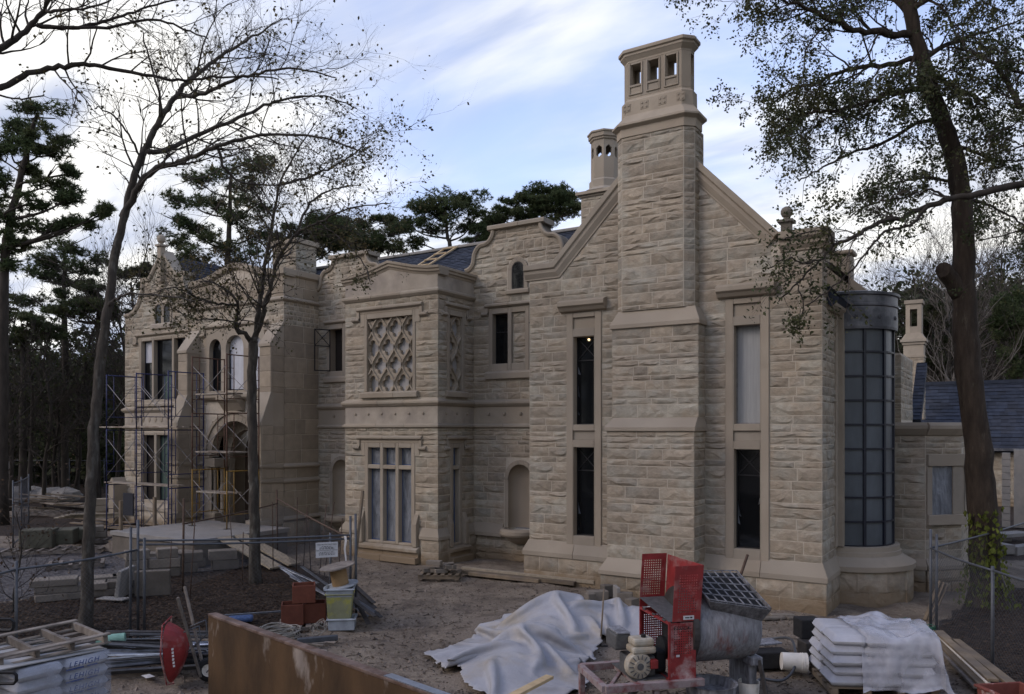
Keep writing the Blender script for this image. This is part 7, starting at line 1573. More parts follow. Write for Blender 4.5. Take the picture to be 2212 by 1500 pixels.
# local frame: x across the picture, y away, z up; tray open side faces left
def wq(x, y, z): return (x, y, z)
tray = MB(); rim = [(-.10, -.30, 1.0), (-.14, .30, 1.0), (-.16, .33, .55), (-.1, .2, .04), (-.02, .0, 0.0), (-.06, -.22, .05), (-.12, -.33, .55)]; bot = [(.16, -.18, .86), (.14, .18, .86), (.22, .2, .55), (.12, .12, .22), (.10, .0, .18), (.12, -.12, .22), (.24, -.2, .55)]
n = 7; cen = (.22, 0, .6); tray.add(rim + bot + [cen], [(i, (i + 1) % n, (i + 1) % n + n, i + n) for i in range(n)] + [(i + n, (i + 1) % n + n, 14) for i in range(n)]); o = tray.build('tray', 'red_paint', wb, smooth=False); q = o.modifiers.new('t', 'SOLIDIFY'); q.thickness = .012; q = o.modifiers.new('s', 'SUBSURF'); q.levels = 1; q.render_levels = 2
b = MB(); b.tube(rim + [rim[0]], .013, 6); b.build('tray_rim', 'dusty_red_paint', wb, smooth=True)
for y, ax in ((-.2, 0), (.22, .06)): b = MB(); b.bar((.42, y * .55, .12), (.12 - ax, y * 1.4, 1.42 + ax), .04, .05, (0, 1, 0)); b.build('handle', 'grey_timber', wb, bevel=.006)
for y in (-.18, .18): b = MB(); b.tube([(.18, y, .85), (.42, y * 1.1, .95), (.44, y * 1.1, .72), (.25, y, .55)], .013, 6); b.build('leg', 'galvanised', wb, smooth=True)
b = MB(); MY = Matrix.Rotation(math.pi / 2, 3, 'X'); b.lathe([(.1, -.045), (.16, -.045), (.19, -.02), (.195, 0), (.19, .02), (.16, .045), (.1, .045)], (.52, 0, .2), 24, M3=MY); wheel = b.build('wheel', 'black_rubber', wb, smooth=True); b = MB(); b.lathe([(.0, -.04), (.1, -.03), (.11, -.045), (.11, .045), (.1, .03), (0, .04)], (.52, 0, .2), 20, M3=MY); b.build('rim', 'white_plastic', wheel); b = MB(); b.tube([(.52, -.14, .2), (.52, .14, .2)], .012, 6); b.build('axle', 'dark_steel', wb)
fr = Fr((0, 0, 0), (0, 0, -1), (-.1, -1, 0)); b = MB()
for i in range(6): b.obox((.045 + .005 * i, -.30 + abs(i - 3) * .004, .62 - i * .052), (.03, .006, .034), rotz(.55))
b.build('stencil_print', 'ink_white', wb)
p = ground_at(378, 1474); wb.location = (p.x, p.y, -.02); wb.rotation_euler = (0, 0, VIEW + .12)
# --- rusty steel sheet in the foreground
a = at(450, 1330, 10.5); c_ = at(985, 1524, 7.2); zt = a.z; a = Vector((a.x, a.y, 0)); c_ = Vector((c_.x, c_.y, 0)); d = (c_ - a).normalized(); ln = 7.5; zt2 = zt; FS_ = Fr(a, d, (d.y, -d.x, 0))
if FS_.n.dot(Vector((0, 0, 0)) - a) < 0: FS_.n = -FS_.n
rs = thing('rusty_steel_wall', tuple(a), 'long rusty brown steel side wall of a skip running across the foreground', 'skip')
slope = (at(985, 1524, 7.2).z - zt) / (Vector((c_.x - a.x, c_.y - a.y, 0)).length)
b = MB(); b.add([FS_.p(0, -.1, 0), FS_.p(ln, -.1, 0), FS_.p(ln, zt + slope * ln, 0), FS_.p(0, zt, 0), FS_.p(0, -.1, -.03), FS_.p(ln, -.1, -.03), FS_.p(ln, zt + slope * ln, -.03), FS_.p(0, zt, -.03)], [(0, 1, 2, 3), (7, 6, 5, 4), (0, 4, 5, 1), (1, 5, 6, 2), (2, 6, 7, 3), (3, 7, 4, 0)]); b.build('steel_sheet', 'rusty_sheet', rs)
b = MB(); b.bar(FS_.p(0, zt + .01, -.05), FS_.p(ln, zt + slope * ln + .01, -.05), .12, .035); b.build('top_lip', 'rusty_lip', rs, bevel=.008)
for u in (1.2, 2.8, 4.4): b = MB(); b.bar(FS_.p(u, 0, -.08), FS_.p(u, zt - .05, -.08), .08, .08); b.build('stiffener', 'rusty_lip', rs)
b = MB(); uw_ = (at(930, 1500, 7.6)); b.bar(FS_.p(3.75, zt + slope * 3.75 + .033, -.05), FS_.p(4.9, zt + slope * 4.9 + .033, -.05), .1, .01); b.build('bare_metal_strip', 'bright_steel', rs)
# --- terracotta flue boxes, crate, reel and coils by the fence corner
def flue(label, c, ang, sx=.42, sy=.42, h=.4, tilt=None):
    c = Vector(c); m = rotz(ang); mb = MB(); w = .03
    for x, y, a_, b_ in ((0, -sy / 2 + w / 2, sx, w), (0, sy / 2 - w / 2, sx, w), (-sx / 2 + w / 2, 0, w, sy - 2 * w), (sx / 2 - w / 2, 0, w, sy - 2 * w)): mb.obox(c + m @ Vector((x, y, h / 2)), (a_, b_, h), m)
    return tag(mb.build('flue_liner', 'terracotta', bevel=.008, loc=tuple(c)), label, 'flue liner', 'terracotta flue liners by the fence corner')
A_ = VIEW + .25
f1 = ground_at(632, 1352); f2 = ground_at(681, 1347); f1.z = f2.z = .05
flue('lower left terracotta flue liner beside the wire coil', f1, A_, .44, .44, .42); flue('lower right terracotta flue liner touching the yellow crate', f2, A_ - .05, .44, .42, .4); flue('terracotta flue liner stacked on top of the other two', Vector(((f1.x + f2.x) / 2, (f1.y + f2.y) / 2, .48)), A_, .46, .42, .36)
pallet('low_pallet', 'low dark pallet under the terracotta flue liners', ((f1.x + f2.x) / 2, (f1.y + f2.y) / 2, -.06), A_, 1.0, .8, .11, mat='grey_timber')
def tub(name, label, c, ang, sx, sy, h, mat, taper=.88, rim=.03, cat='crate'):
    c = Vector(c); m = rotz(ang); t = thing(name, tuple(c), label, cat); mb = MB(); w = .02
    def ring(k, z, ins=0): return [tuple(c + m @ Vector((x * (sx * k / 2 - ins), y * (sy * k / 2 - ins), z))) for x, y in ((-1, -1), (1, -1), (1, 1), (-1, 1))]
    R_ = [ring(taper, 0), ring(1, h), ring(1, h, w), ring(taper, .03, w)]; vs = sum(R_, []); fs = [(0, 3, 2, 1)]
    for k in range(3): fs += [(k * 4 + i, k * 4 + (i + 1) % 4, k * 4 + 4 + (i + 1) % 4, k * 4 + 4 + i) for i in range(4)]
    fs.append((12, 13, 14, 15)); mb.add(vs, fs); mb.build('body', mat, t, bevel=.01); rm = MB(); P = ring(1, h - .02, -.012); rm.tube([Vector(q) for q in P + [P[0]]], .016, 5); rm.build('rim', mat, t); return t
cr = ground_at(735, 1352); tub('yellow_crate', 'pale crate with yellow stains holding a clear bin under the cable reel', (cr.x, cr.y, .18), VIEW + .12, .52, .46, .52, 'yellow_crate'); tub('clear_bin', 'clear plastic storage bin nested on the yellow stained crate', (cr.x, cr.y, .62), VIEW + .12, .56, .5, .18, 'clear_bin', .9, cat='bin'); tub('lower_crate', 'pale crate on the ground below the yellow stained crate', (cr.x + .06, cr.y, -.04), VIEW + .1, .54, .46, .24, 'clear_bin', .95)
rl = thing('cable_reel', (cr.x - .1, cr.y + .12, .8), 'empty wooden cable reel tilted on the clear bin', 'reel'); RM = Matrix.Rotation(.16, 3, 'X') @ Matrix.Rotation(-.1, 3, 'Y'); c0 = Vector((cr.x - .1, cr.y + .12, .79))
for z in (0, .4): b = MB(); b.lathe([(0, z), (.36, z), (.36, z + .025), (0, z + .025)], c0, 26, M3=RM); b.build('flange', 'clear_bin' if z == 0 else 'grey_timber', rl)
b = MB(); b.lathe([(.17, .026), (.17, .399)], c0, 22, M3=RM); b.build('drum', 'card_tube', rl, smooth=True)
r = random.Random(61)
co = ground_at(600, 1378); b = MB()
for k in range(16):
    R_ = .36 + r.uniform(-.07, .04); z = .02 + k * .012; ox, oy = r.uniform(-.05, .05), r.uniform(-.05, .05); b.tube([(co.x + ox + R_ * math.cos(t * .349) * 1.05, co.y + oy + R_ * math.sin(t * .349), z + .03 * math.sin(t * .349 * 2 + k)) for t in range(19)], .009, 5, cap=False)
tag(b.build('wire_coil', 'wire', smooth=True, loc=(co.x, co.y, 0)), 'big grey coil of cable on the ground behind the rusty wall', 'coil')
co = ground_at(690, 1372); b = MB()
for k in range(7): 
    R_ = r.uniform(.1, .2); t0 = r.uniform(0, 3); b.tube([(co.x + R_ * math.cos(t * .4 + t0), co.y + r.uniform(-.02, .02) + .12 * math.sin(t * .4 + k), .14 + R_ * math.sin(t * .4 + t0) * .8) for t in range(14)], .006, 4, cap=False)
tag(b.build('wire_tangle', 'wire', smooth=True, loc=(co.x, co.y, 0)), 'small tangle of pale wire below the terracotta liners', 'wire')
p = ground_at(686, 1388); block('grey_beam', 'short bluish steel beam lying below the wire tangle', 'beam', p + Vector((0, 0, .06)), (.75, .1, .1), VIEW + .35, 'galvanised')
for k in range(6):
    p = ground_at(r.uniform(640, 720), r.uniform(1390, 1412)); block('wood_scrap', 'splintered wood scrap on the dirt near the rusty wall', 'scrap', p + Vector((0, 0, .03)), (r.uniform(.2, .45), .05, .025), VIEW + r.uniform(-.6, .8), 'grey_timber', 'wood scraps by the rusty wall', .004)
for k in range(9):
    p = ground_at(r.uniform(764, 795), r.uniform(1318, 1350)); a = VIEW - .9 + r.uniform(-.2, .2); block('metal_flat', 'dark metal flat bar leaning in the heap right of the fence corner', 'bar', p + Vector((0, 0, .18 + k * .03)), (1.0, .1, .02), a, 'galvanised' if k % 3 == 0 else 'dark_steel', 'metal bars by the fence corner', .003, (r.uniform(.15, .4), 'Y'))
for k in range(5):
    p = ground_at(r.uniform(630, 690), r.uniform(1262, 1290)); block('aluminium_strip', 'bent bright aluminium strip lying behind the cable reel', 'strip', p + Vector((0, 0, .12 + k * .05)), (1.5, .09, .02), VIEW - .7 + r.uniform(-.15, .15), 'bright_steel', 'aluminium strips behind the reel', .003, (.2, 'Y'))
p = ground_at(520, 1345); block('blue_sheet', 'small blue plastic sheet folded on the leaf litter', 'sheet', p + Vector((0, 0, .08)), (.5, .3, .1), VIEW + .3, 'blue_tape', None, .04); p = ground_at(555, 1335); block('steel_rail', 'thin pale steel rail on the leaf litter left of the flue liners', 'rail', p + Vector((0, 0, .1)), (1.3, .04, .04), VIEW + .32, 'bright_steel', None, .004)
# --- stone stacks and pallets on the left
def stack_label(base, k, per, n):
    lv = ['bottom', 'second', 'third', 'fourth', 'fifth', 'sixth'][k // per] if (k // per) < (n - 1) // per or n <= per else 'top'
    sd = '' if per == 1 else ['left', 'right'][k % 2] if per == 2 else ['left', 'centre', 'right'][k % per]
    return (lv + ' ' + sd + ' ' + base).replace('  ', ' ')
def stack(label, px, py, n, seed, mat='cut_stone', size=(.8, .42, .24), per=2, spread=.5, group='cut stone blocks by the porch', cat='stone block', nm='stone_block'):
    r = random.Random(seed); p = ground_at(px, py)
    for k in range(n):
        l, i = divmod(k, per); sx = size[0] * r.uniform(.7, 1.15); a = VIEW + .5 + r.uniform(-.12, .12); u = Vector((math.cos(VIEW + .5), math.sin(VIEW + .5), 0)); block(nm, stack_label(label, k, per, n), cat, p + u * ((i - (per - 1) / 2) * spread + r.uniform(-.05, .05)) + Vector((0, 0, size[2] * (l + .5) - .03)), (sx, size[1] * r.uniform(.85, 1.1), size[2] * .97), a, mat, group, .018)
stack('limestone block in the stack behind the fence posts', 325, 1245, 6, 1, size=(.75, .45, .26), per=2, spread=.75); stack('limestone block in the stack before the porch slab front', 375, 1225, 4, 2, size=(.8, .5, .25), per=2, spread=.8); stack('limestone block leaning on the near porch slab corner', 430, 1200, 3, 3, size=(.9, .5, .3), per=2, spread=.9)
stack('grey kerb stone right of the porch corner', 440, 1230, 4, 4, size=(1.0, .4, .28), per=2, spread=1.1, group='grey kerb stones'); stack('flat stone slab in the heap behind the leaning tree foot', 200, 1285, 7, 5, size=(1.0, .5, .17), per=3, spread=.75, group='stone slabs by the leaning tree'); stack('flat stone slab in the heap right of the leaning tree', 252, 1268, 4, 6, size=(1.0, .45, .17), per=2, spread=.8, group='stone slabs by the leaning tree')
p = ground_at(270, 1288); block('upright_slab', 'pale stone slab standing on edge beside the fence posts', 'slab', p + Vector((0, 0, .34)), (.10, .9, .68), VIEW + .1, 'concrete', None, .02, (.12, 'Y')); p = ground_at(330, 1286); block('upright_slab', 'dark stone slab standing on edge right of the fence posts', 'slab', p + Vector((0, 0, .3)), (.8, .16, .62), VIEW + .25, 'cut_stone', None, .02, (.1, 'X')); p = ground_at(245, 1297); block('broken_panel', 'broken white panel lying at the foot of the upright slab', 'panel', p + Vector((0, 0, .04)), (.7, .3, .03), VIEW - .2, 'concrete', None, .006)
for i, (px, py, lab) in enumerate(((85, 1190, 'green tinged stone pack on the long pallet at far left'), (130, 1185, 'middle stone pack on the long pallet at left'), (170, 1178, 'small green tinged stone pack at the right end of the long pallet'))): p = ground_at(px, py); block('stone_pack', lab, 'stone pack', p + Vector((0, 0, .42)), (1.0 - .25 * (i == 2), .8, .62 - .12 * i), VIEW + .25, 'green_wrapped_stone', None, .04)
p = ground_at(118, 1194); pallet('long_pallet', 'long grey pallet under the green tinged stone packs', (p.x, p.y, 0), VIEW + .25, 3.0, 1.0, .14, mat='grey_timber', slats=9)
p = ground_at(208, 1172); pallet('board_pallet', 'grey pallet under the boards behind the leaning tree', (p.x, p.y, 0), VIEW + .25, 1.3, 1.0, .14, mat='grey_timber'); stack('grey stone course on the pallet behind the leaning tree', 208, 1170, 3, 7, size=(.8, .7, .2), per=1, spread=.1, group='stone courses on the board pallet')
for k in range(4): p = ground_at(185 + k * 12, 1140); block('pale_plank', 'pale fresh plank laid on the stacks behind the leaning tree', 'plank', p + Vector((0, 0, .42 + k * .05)), (2.4, .25, .045), VIEW + .1 + k * .05, 'pale_timber', 'fresh planks behind the leaning tree', .005)
p = ground_at(165, 1222); pallet('flat_pallet', 'empty flat pallet on the gravel left of the leaning tree', (p.x, p.y, -.02), VIEW + .45, 1.5, 1.0, .13, mat='grey_timber')
p = ground_at(105, 1112); pallet('lumber_pallet', 'pallet carrying scrap boards in the far left yard', (p.x, p.y, 0), VIEW + .1, 1.9, 1.2, .16, mat='grey_timber')
r = random.Random(71)
for k in range(15): p = ground_at(r.uniform(62, 150), r.uniform(1098, 1114)); block('scrap_board', 'grey scrap board in the jumbled lumber heap at far left', 'board', p + Vector((0, 0, .2 + k * .045)), (r.uniform(1.5, 3), .22, .04), VIEW + r.uniform(-.5, .5), 'timber' if k % 3 else 'plank_board', 'scrap boards in the far lumber heap', .005, (r.uniform(-.12, .12), 'Y'))
for k in range(8): p = ground_at(225 + (k % 4) * 22, 1128 + (k // 2) * 6); block('long_board', 'long weathered board laid out before the left block', 'board', p + Vector((0, 0, .06 + .03 * (k % 3))), (4.2, .2, .05), 0.05 + r.uniform(-.06, .06), 'timber', 'long boards before the left block', .005)
for k in range(5): p = ground_at(150 + k * 26, 1098); block('long_log', 'long grey pole lying along the edge of the yard', 'pole', p + Vector((0, 0, .15)), (3.5, .16, .16), r.uniform(-.1, .1), 'grey_timber', 'poles along the yard edge', .03)
for k in range(9):
    p = at(20 + k * 15 + r.uniform(-5, 5), 1030, 45); s_ = r.uniform(.5, 1.1); b = MB(); vs = []; bm = bmesh.new(); bmesh.ops.create_icosphere(bm, subdivisions=2, radius=1)
    for v in bm.verts: f = 1 + .35 * noise.noise(v.co * 1.4 + Vector((k * 3, 0, 0))); v.co = Vector((v.co.x * s_ * f, v.co.y * s_ * f, v.co.z * s_ * .6 * f)) + Vector((p.x, p.y, s_ * .35))
    me = bpy.data.meshes.new('boulder'); bm.to_mesh(me); bm.free(); me.materials.append(M('concrete')); o = bpy.data.objects.new('boulder', me); COL.objects.link(o); tag(o, 'pale boulder in the row at the edge of the left wood', 'boulder', 'boulders at the wood edge')
stack('small cream stone block by the foot of the blue scaffold', 215, 1118, 3, 8, size=(.7, .5, .3), per=1, spread=.2, group='cream blocks by the scaffold', mat='dressed_stone')
# --- middle of the yard
p = ground_at(952, 1247); pallet('stone_pallet', 'small pallet of cut stone pieces on the dirt below the bay', (p.x, p.y, 0), VIEW - .05, 1.1, .9, .14)
r = random.Random(81)
for k in range(9): q = p + rotz(VIEW) @ Vector((r.uniform(-.42, .42), r.uniform(-.3, .3), .2 + (k // 4) * .11)); block('cut_stone_piece', 'small cut stone offcut on the pallet below the bay', 'stone', q, (r.uniform(.2, .45), r.uniform(.12, .22), .11), VIEW + r.uniform(-.4, .4), 'cut_stone', 'stone offcuts on the bay pallet', .01)
a, c_ = ground_at(1000, 1237), ground_at(1285, 1268)
for k, (o1, z, w_) in enumerate(((0, .12, .14), (.14, .06, .16), (-.1, .05, .14), (.28, .05, .1))):
    b = MB(); dd = Vector((0, -o1, z)); b.bar(a.lerp(c_, .0 if k < 2 else .1) + dd, c_.lerp(a, .0 if k < 1 else .12 * k) + dd, w_, .09); tag(b.build('timber_beam', 'pale_timber' if k == 0 else 'timber', bevel=.006), ['long pale timber on top of the row along the wall', 'long brown timber at the front of the wall row', 'timber half hidden behind the pale one by the wall', 'short outer timber of the row along the wall'][k], 'timber')
for i, (px, py, sx, sy, sz, rz_) in enumerate(((1290, 1296, .5, .25, .22, .2), (1312, 1290, .3, .2, .3, .5), (1332, 1300, .09, .4, .36, .1), (1350, 1303, .35, .2, .25, -.2), (1275, 1300, .2, .2, .2, .4), (1365, 1308, .3, .2, .16, .8))): p = ground_at(px, py); block('carved_stone', ['long flat carved stone at the front of the heap behind the tarp', 'cubic carved stone in the middle of the heap behind the tarp', 'tall pale stone slab standing upright in the heap behind the tarp', 'carved stone right of the upright slab behind the tarp', 'small square stone at the left end of the heap behind the tarp', 'turned stone at the right end of the heap beside the mixer'][i], 'stone', p + Vector((0, 0, sz / 2)), (sx, sy, sz), VIEW + rz_, 'cut_stone' if i != 2 else 'concrete', 'carved stones behind the tarp', .015)
for i, (px, py) in enumerate(((1690, 1332), (1725, 1338), (1670, 1338), (1740, 1342))): p = ground_at(px, py); block('stone_flake', 'thin tan stone flake on the dirt at the wall foot', 'stone', p + Vector((0, 0, .03)), (.5, .16, .05), VIEW + .1 * i, 'cut_stone', 'stone flakes at the wall foot', .01)
# --- sand heap under a white tarp
a, c_ = at(1092, 1512, 10.35), at(1188, 1462, 11.2); b = MB(); b.bar(a, c_, .13, .045); tag(b.build('timber_offcut', 'plywood_new', bevel=.006), 'yellow timber board lying on the near edge of the tarp', 'board')
hp = ground_at(1297, 1400); hoe = thing('mortar_hoe', (hp.x, hp.y, 0), 'mortar hoe standing upright on its blade beside the tarp', 'hoe'); b = MB(); tp = at(1305, 1272, (4) * 1720 / 470); b.tube([hp + Vector((0, 0, .05)), tp], .016, 8); b.build('handle', 'timber', hoe, smooth=True); b = MB(); b.obox(hp + Vector((0, 0, .04)), (.26, .12, .02), rotz(VIEW)); b.tube([hp + Vector((0, 0, .03)), hp + Vector((.0, 0, .12))], .024, 8); b.build('blade', 'dark_steel', hoe)

# --- mortar mixer: x along the drum axis (to the right), y away, z up
mx = thing('mortar_mixer', (0, 0, 0), 'red petrol mortar mixer with raised perforated hood and crusted steel drum', 'mixer')
def perf_panel(name, o, u, v, lu, lv, hu, hv, mat, cell=.048, hole=.5, off=(0, 0), parent=None):
    """sheet with real square holes: o corner, u and v edges, perforated field hu x hv (in cells) centred"""
    o, u, v = Vector(o), Vector(u).normalized(), Vector(v).normalized(); mb = MB(); q = lambda a, b: tuple(o + u * a + v * b)
    a0 = (lu - hu * cell) / 2 + off[0]; b0 = (lv - hv * cell) / 2 + off[1]; a1, b1 = a0 + hu * cell, b0 + hv * cell
    for r_ in ((0, lu, 0, b0), (0, lu, b1, lv), (0, a0, b0, b1), (a1, lu, b0, b1)): mb.add([q(r_[0], r_[2]), q(r_[1], r_[2]), q(r_[1], r_[3]), q(r_[0], r_[3])], [(0, 1, 2, 3)])
    m = cell * (1 - hole) / 2
    for j in range(hv): 
        y = b0 + j * cell; mb.add([q(a0, y), q(a1, y), q(a1, y + m), q(a0, y + m)], [(0, 1, 2, 3)]); mb.add([q(a0, y + cell - m), q(a1, y + cell - m), q(a1, y + cell), q(a0, y + cell)], [(0, 1, 2, 3)])
        for i in range(hu + 1):
            x = a0 + i * cell; l, rr_ = (x - m if i else x), (x + m if i < hu else x); mb.add([q(l, y + m), q(rr_, y + m), q(rr_, y + cell - m), q(l, y + cell - m)], [(0, 1, 2, 3)])
    ob = mb.build(name, mat, parent or mx); t = ob.modifiers.new('t', 'SOLIDIFY'); t.thickness = .006; return ob
D = 1.02; Wd = .40
# lower housing: front sheet (towards us), back sheet, drum side sheet
perf_panel('housing_front', (0, 0, .53), (1, 0, 0), (0, 0, 1), Wd, .80, 8, 11, 'dusty_red_paint', cell=.034, off=(0, .14))
perf_panel('housing_back', (0, D, .53), (1, 0, 0), (0, 0, 1), Wd, .80, 9, 15, 'red_paint', cell=.034, off=(0, .05))
b = MB(); b.box(Wd - .006, Wd, .0, D, .53, 1.33); b.build('housing_side', 'red_paint', mx)
b = MB()
for y in (0, D): b.bar((0, y, .53), (0, y, 1.33), .03, .03)
b.bar((0, 0, 1.33), (0, D, 1.33), .035, .035); b.bar((0, 0, .55), (0, D, .55), .03, .03); b.build('housing_frame', 'red_paint', mx)
# raised hood above
hz0, hz1 = 1.35, 2.12; hd = thing
perf_panel('hood_front', (.04, -.01, hz0), (1, 0, .0), (.06, 0, 1), Wd + .02, hz1 - hz0, 8, 15, 'red_paint', cell=.036, off=(0, .0)); perf_panel('hood_back', (-.02, D, hz0), (1, 0, 0), (.06, 0, 1), Wd + .0, hz1 - hz0 + .02, 8, 15, 'red_paint', cell=.036, off=(-.02, .04))
b = MB(); b.add([(Wd + .05, -.01, hz0), (Wd, D, hz0), (Wd + .04, D, hz1), (Wd + .11, -.01, hz1)], [(0, 1, 2, 3)]); o = b.build('hood_side', 'red_paint', mx); o.modifiers.new('t', 'SOLIDIFY').thickness = .006
b = MB(); b.add([(.0, .02, hz0 + .0), (Wd + .04, .02, hz0), (Wd, D, hz0 + .14), (-.02, D, hz0 + .14)], [(0, 1, 2, 3)]); o = b.build('hood_shelf', 'engine_grey', mx); o.modifiers.new('t', 'SOLIDIFY').thickness = .006
b = MB()
for y in (.15, .5, .85): b.tube([(-.01, y - .05, 1.345), (-.01, y + .05, 1.345)], .016, 6)
b.build('hinge', 'dark_steel', mx)
FX = Fr((0, 0, 0), (1, 0, 0), (0, -1, 0)); text_on(FX, 'ESSICK', Wd / 2 - .02, 1.235, .075, 'ink_black', mx, d=.008, shear=.3, space=1.15)
b = MB(); b.box(.2, .36, -.022, -.017, 1.375, 1.43); lp = b.build('label_plate', 'sign_white', mx); b = MB(); b.box(.225, .29, -.024, -.022, 1.395, 1.41); b.box(.3, .335, -.024, -.022, 1.392, 1.413); b.build('label_print', 'ink_black', lp)
b = MB(); b.box(.1, .15, -.008, -.004, .86, .89); b.build('small_label', 'sign_white', mx)
# drum
DRX0, DRX1, DC, DRr = .46, 1.42, Vector((0, D / 2, 1.17)), .53; MX_ = Matrix.Rotation(math.pi / 2, 3, 'Y')
prof = [(.0, DRX0), (DRr * .97, DRX0), (DRr, DRX0 + .02), (DRr, DRX1 - .03), (DRr * .985, DRX1), (DRr * .9, DRX1 + .015), (0, DRX1 + .03)]
b = MB(); b.lathe(prof, DC, 48, M3=MX_); dr_ = b.build('drum', 'cement_red_crust', mx, smooth=False); [setattr(p_, 'use_smooth', True) for p_ in dr_.data.polygons]
b = MB(); b.lathe([(.20, DRX0 - .14), (.56, DRX0 - .10), (.56, DRX0 - .02), (.2, DRX0 - .02)], DC, 40, M3=MX_); b.build('drum_flange', 'dark_steel', mx)
# hopper mouth with grid guard on top of the drum, tilted to the near right
b = MB(); hx0, hx1 = .52, 1.44; P = [(hx0 + .06, -.06, 1.62), (hx1 + .02, -.18, 1.48), (hx1 - .06, .62, 1.87), (hx0 - .02, .64, 1.90)]; Q = [(hx0 + .15, .1, 1.45), (hx1 - .02, .0, 1.28), (hx1 - .05, .75, 1.6), (hx0, .75, 1.6)]
b.add(P + Q, [(0, 1, 5, 4), (1, 2, 6, 5), (2, 3, 7, 6), (3, 0, 4, 7)]); o = b.build('hopper', 'cement_crust', mx); o.modifiers.new('t', 'SOLIDIFY').thickness = .012
b = MB(); P = [Vector(q) for q in P]; up = Vector((0, 0, .02))
for i in range(8): f = i / 7; b.bar(P[0].lerp(P[1], f) + up, P[3].lerp(P[2], f) + up, .014, .014)
for i in range(6): f = i / 5; b.bar(P[0].lerp(P[3], f) + up * 1.5, P[1].lerp(P[2], f) + up * 1.5, .014, .014)
b.build('grid_guard', 'cement_crust', mx)
b = MB(); b.bar((1.36, .62, 1.62), (1.6, .70, 2.12), .03, .03); b.build('dump_lever', 'rebar_rust', mx)
b = MB(); b.add([(hx0 + .07, -.03, 1.60), (hx1, -.15, 1.465), (hx1 - .07, .61, 1.84), (hx0, .63, 1.875)], [(0, 1, 2, 3)]); b.build('hopper_shade_sheet', 'black_rubber', mx)  # black sheet under the guard stands in for the shade inside the hopper
# end support, pivot and stand
b = MB(); b.box(1.34, 1.46, .2, .8, .0, .7); b.box(1.3, 1.5, .1, .9, .62, .74); b.build('end_stand', 'cement_crust', mx, bevel=.015)
b = MB()
for y in (.12, .88): b.bar((1.45, y, .7), (1.55, y + (-.1 if y < .5 else .1), 0), .07, .05)
b.build('stand_leg', 'dark_steel', mx)
# chassis
b = MB()
for y in (-.02, D): b.bar((-.95, y, .5), (.5, y, .5), .1, .1)
for x in (-.95, -.4, .42): b.bar((x, -.02, .5), (x, D, .5), .09, .09)
b.bar((-.9, .0, .48), (-.45, .7, .48), .05, .05); b.build('chassis', 'mixer_frame_paint', mx, bevel=.006)
for x, y in ((-.93, .0), (-.93, D), (-.2, 0.0)): b = MB(); b.bar((x, y, .46), (x, y, 0), .08, .08); b.build('chassis_leg', 'mixer_frame_paint', mx, bevel=.006)
b = MB(); b.bar((-.9, .02, .1), (-.45, .02, .46), .05, .04, (0, 1, 0)); b.build('chassis_brace', 'dark_steel', mx)
b = MB(); b.box(-.5, .1, .08, .92, .545, .56); b.build('engine_plate', 'engine_grey', mx)
# engine
e = MB(); e.box(-.52, -.12, .18, .58, .56, .84); e.box(-.5, -.15, .15, .6, .62, .7); en = e.build('engine_block', 'engine_grey', mx, bevel=.03)
e = MB(); e.box(-.5, -.15, .08, .38, .9, 1.0); e.box(-.48, -.17, .1, .36, 1.0, 1.11); e.build('fuel_tank', 'engine_cream', en, bevel=.035); e = MB(); e.tube([(-.3, .2, 1.1), (-.3, .2, 1.15)], .035, 12); e.build('fuel_cap', 'black_rubber', en)
e = MB(); e.box(-.66, -.42, .35, .75, .9, 1.13); e.build('air_cleaner', 'engine_grey', en, bevel=.03); e = MB(); e.box(-.64, -.44, .33, .73, 1.13, 1.16); e.build('air_cleaner_lid', 'cement_crust', en, bevel=.01)
e = MB(); MYa = Matrix.Rotation(math.pi / 2, 3, 'X'); e.lathe([(0, .055), (.08, .055), (.09, .045), (.17, .03), (.19, 0), (.19, -.08)], (-.4, .12, .74), 28, M3=MYa); e.build('recoil_cover', 'engine_cream', en, smooth=False); e = MB()
for k in range(14): t = k * math.pi / 7; e.bar((-.4 + .1 * math.cos(t), .06, .74 + .1 * math.sin(t)), (-.4 + .16 * math.cos(t), .072, .74 + .16 * math.sin(t)), .012, .012, (0, 1, 0))
e.build('recoil_slot', 'engine_grey', en); e = MB(); e.lathe([(.05, .06), (.0, .065)], (-.4, .12, .74), 12, M3=MYa); e.build('recoil_hub', 'engine_grey', en); e = MB(); e.box(-.25, -.14, .05, .15, .7, .82); e.build('engine_decal', 'red_paint', en, bevel=.01)
e = MB(); e.lathe([(.0, -.03), (.17, -.03), (.17, .03), (0, .03)], (.12, .5, .86), 24, M3=Matrix.Rotation(math.pi / 2, 3, 'Y')); e.lathe([(.0, -.03), (.3, -.03), (.3, .03), (0, .03)], (.3, .55, 1.05), 28, M3=Matrix.Rotation(math.pi / 2, 3, 'Y')); e.build('drive_pulley', 'black_rubber', mx); e = MB(); e.box(-.1, .05, .2, .5, .6, .9); e.build('gear_case', 'black_rubber', mx, bevel=.03)
pmx = at(1446, 1347, 11.0); mx.location = (pmx.x, pmx.y, 0.0); mx.rotation_euler = (0, 0, VIEW + .235)
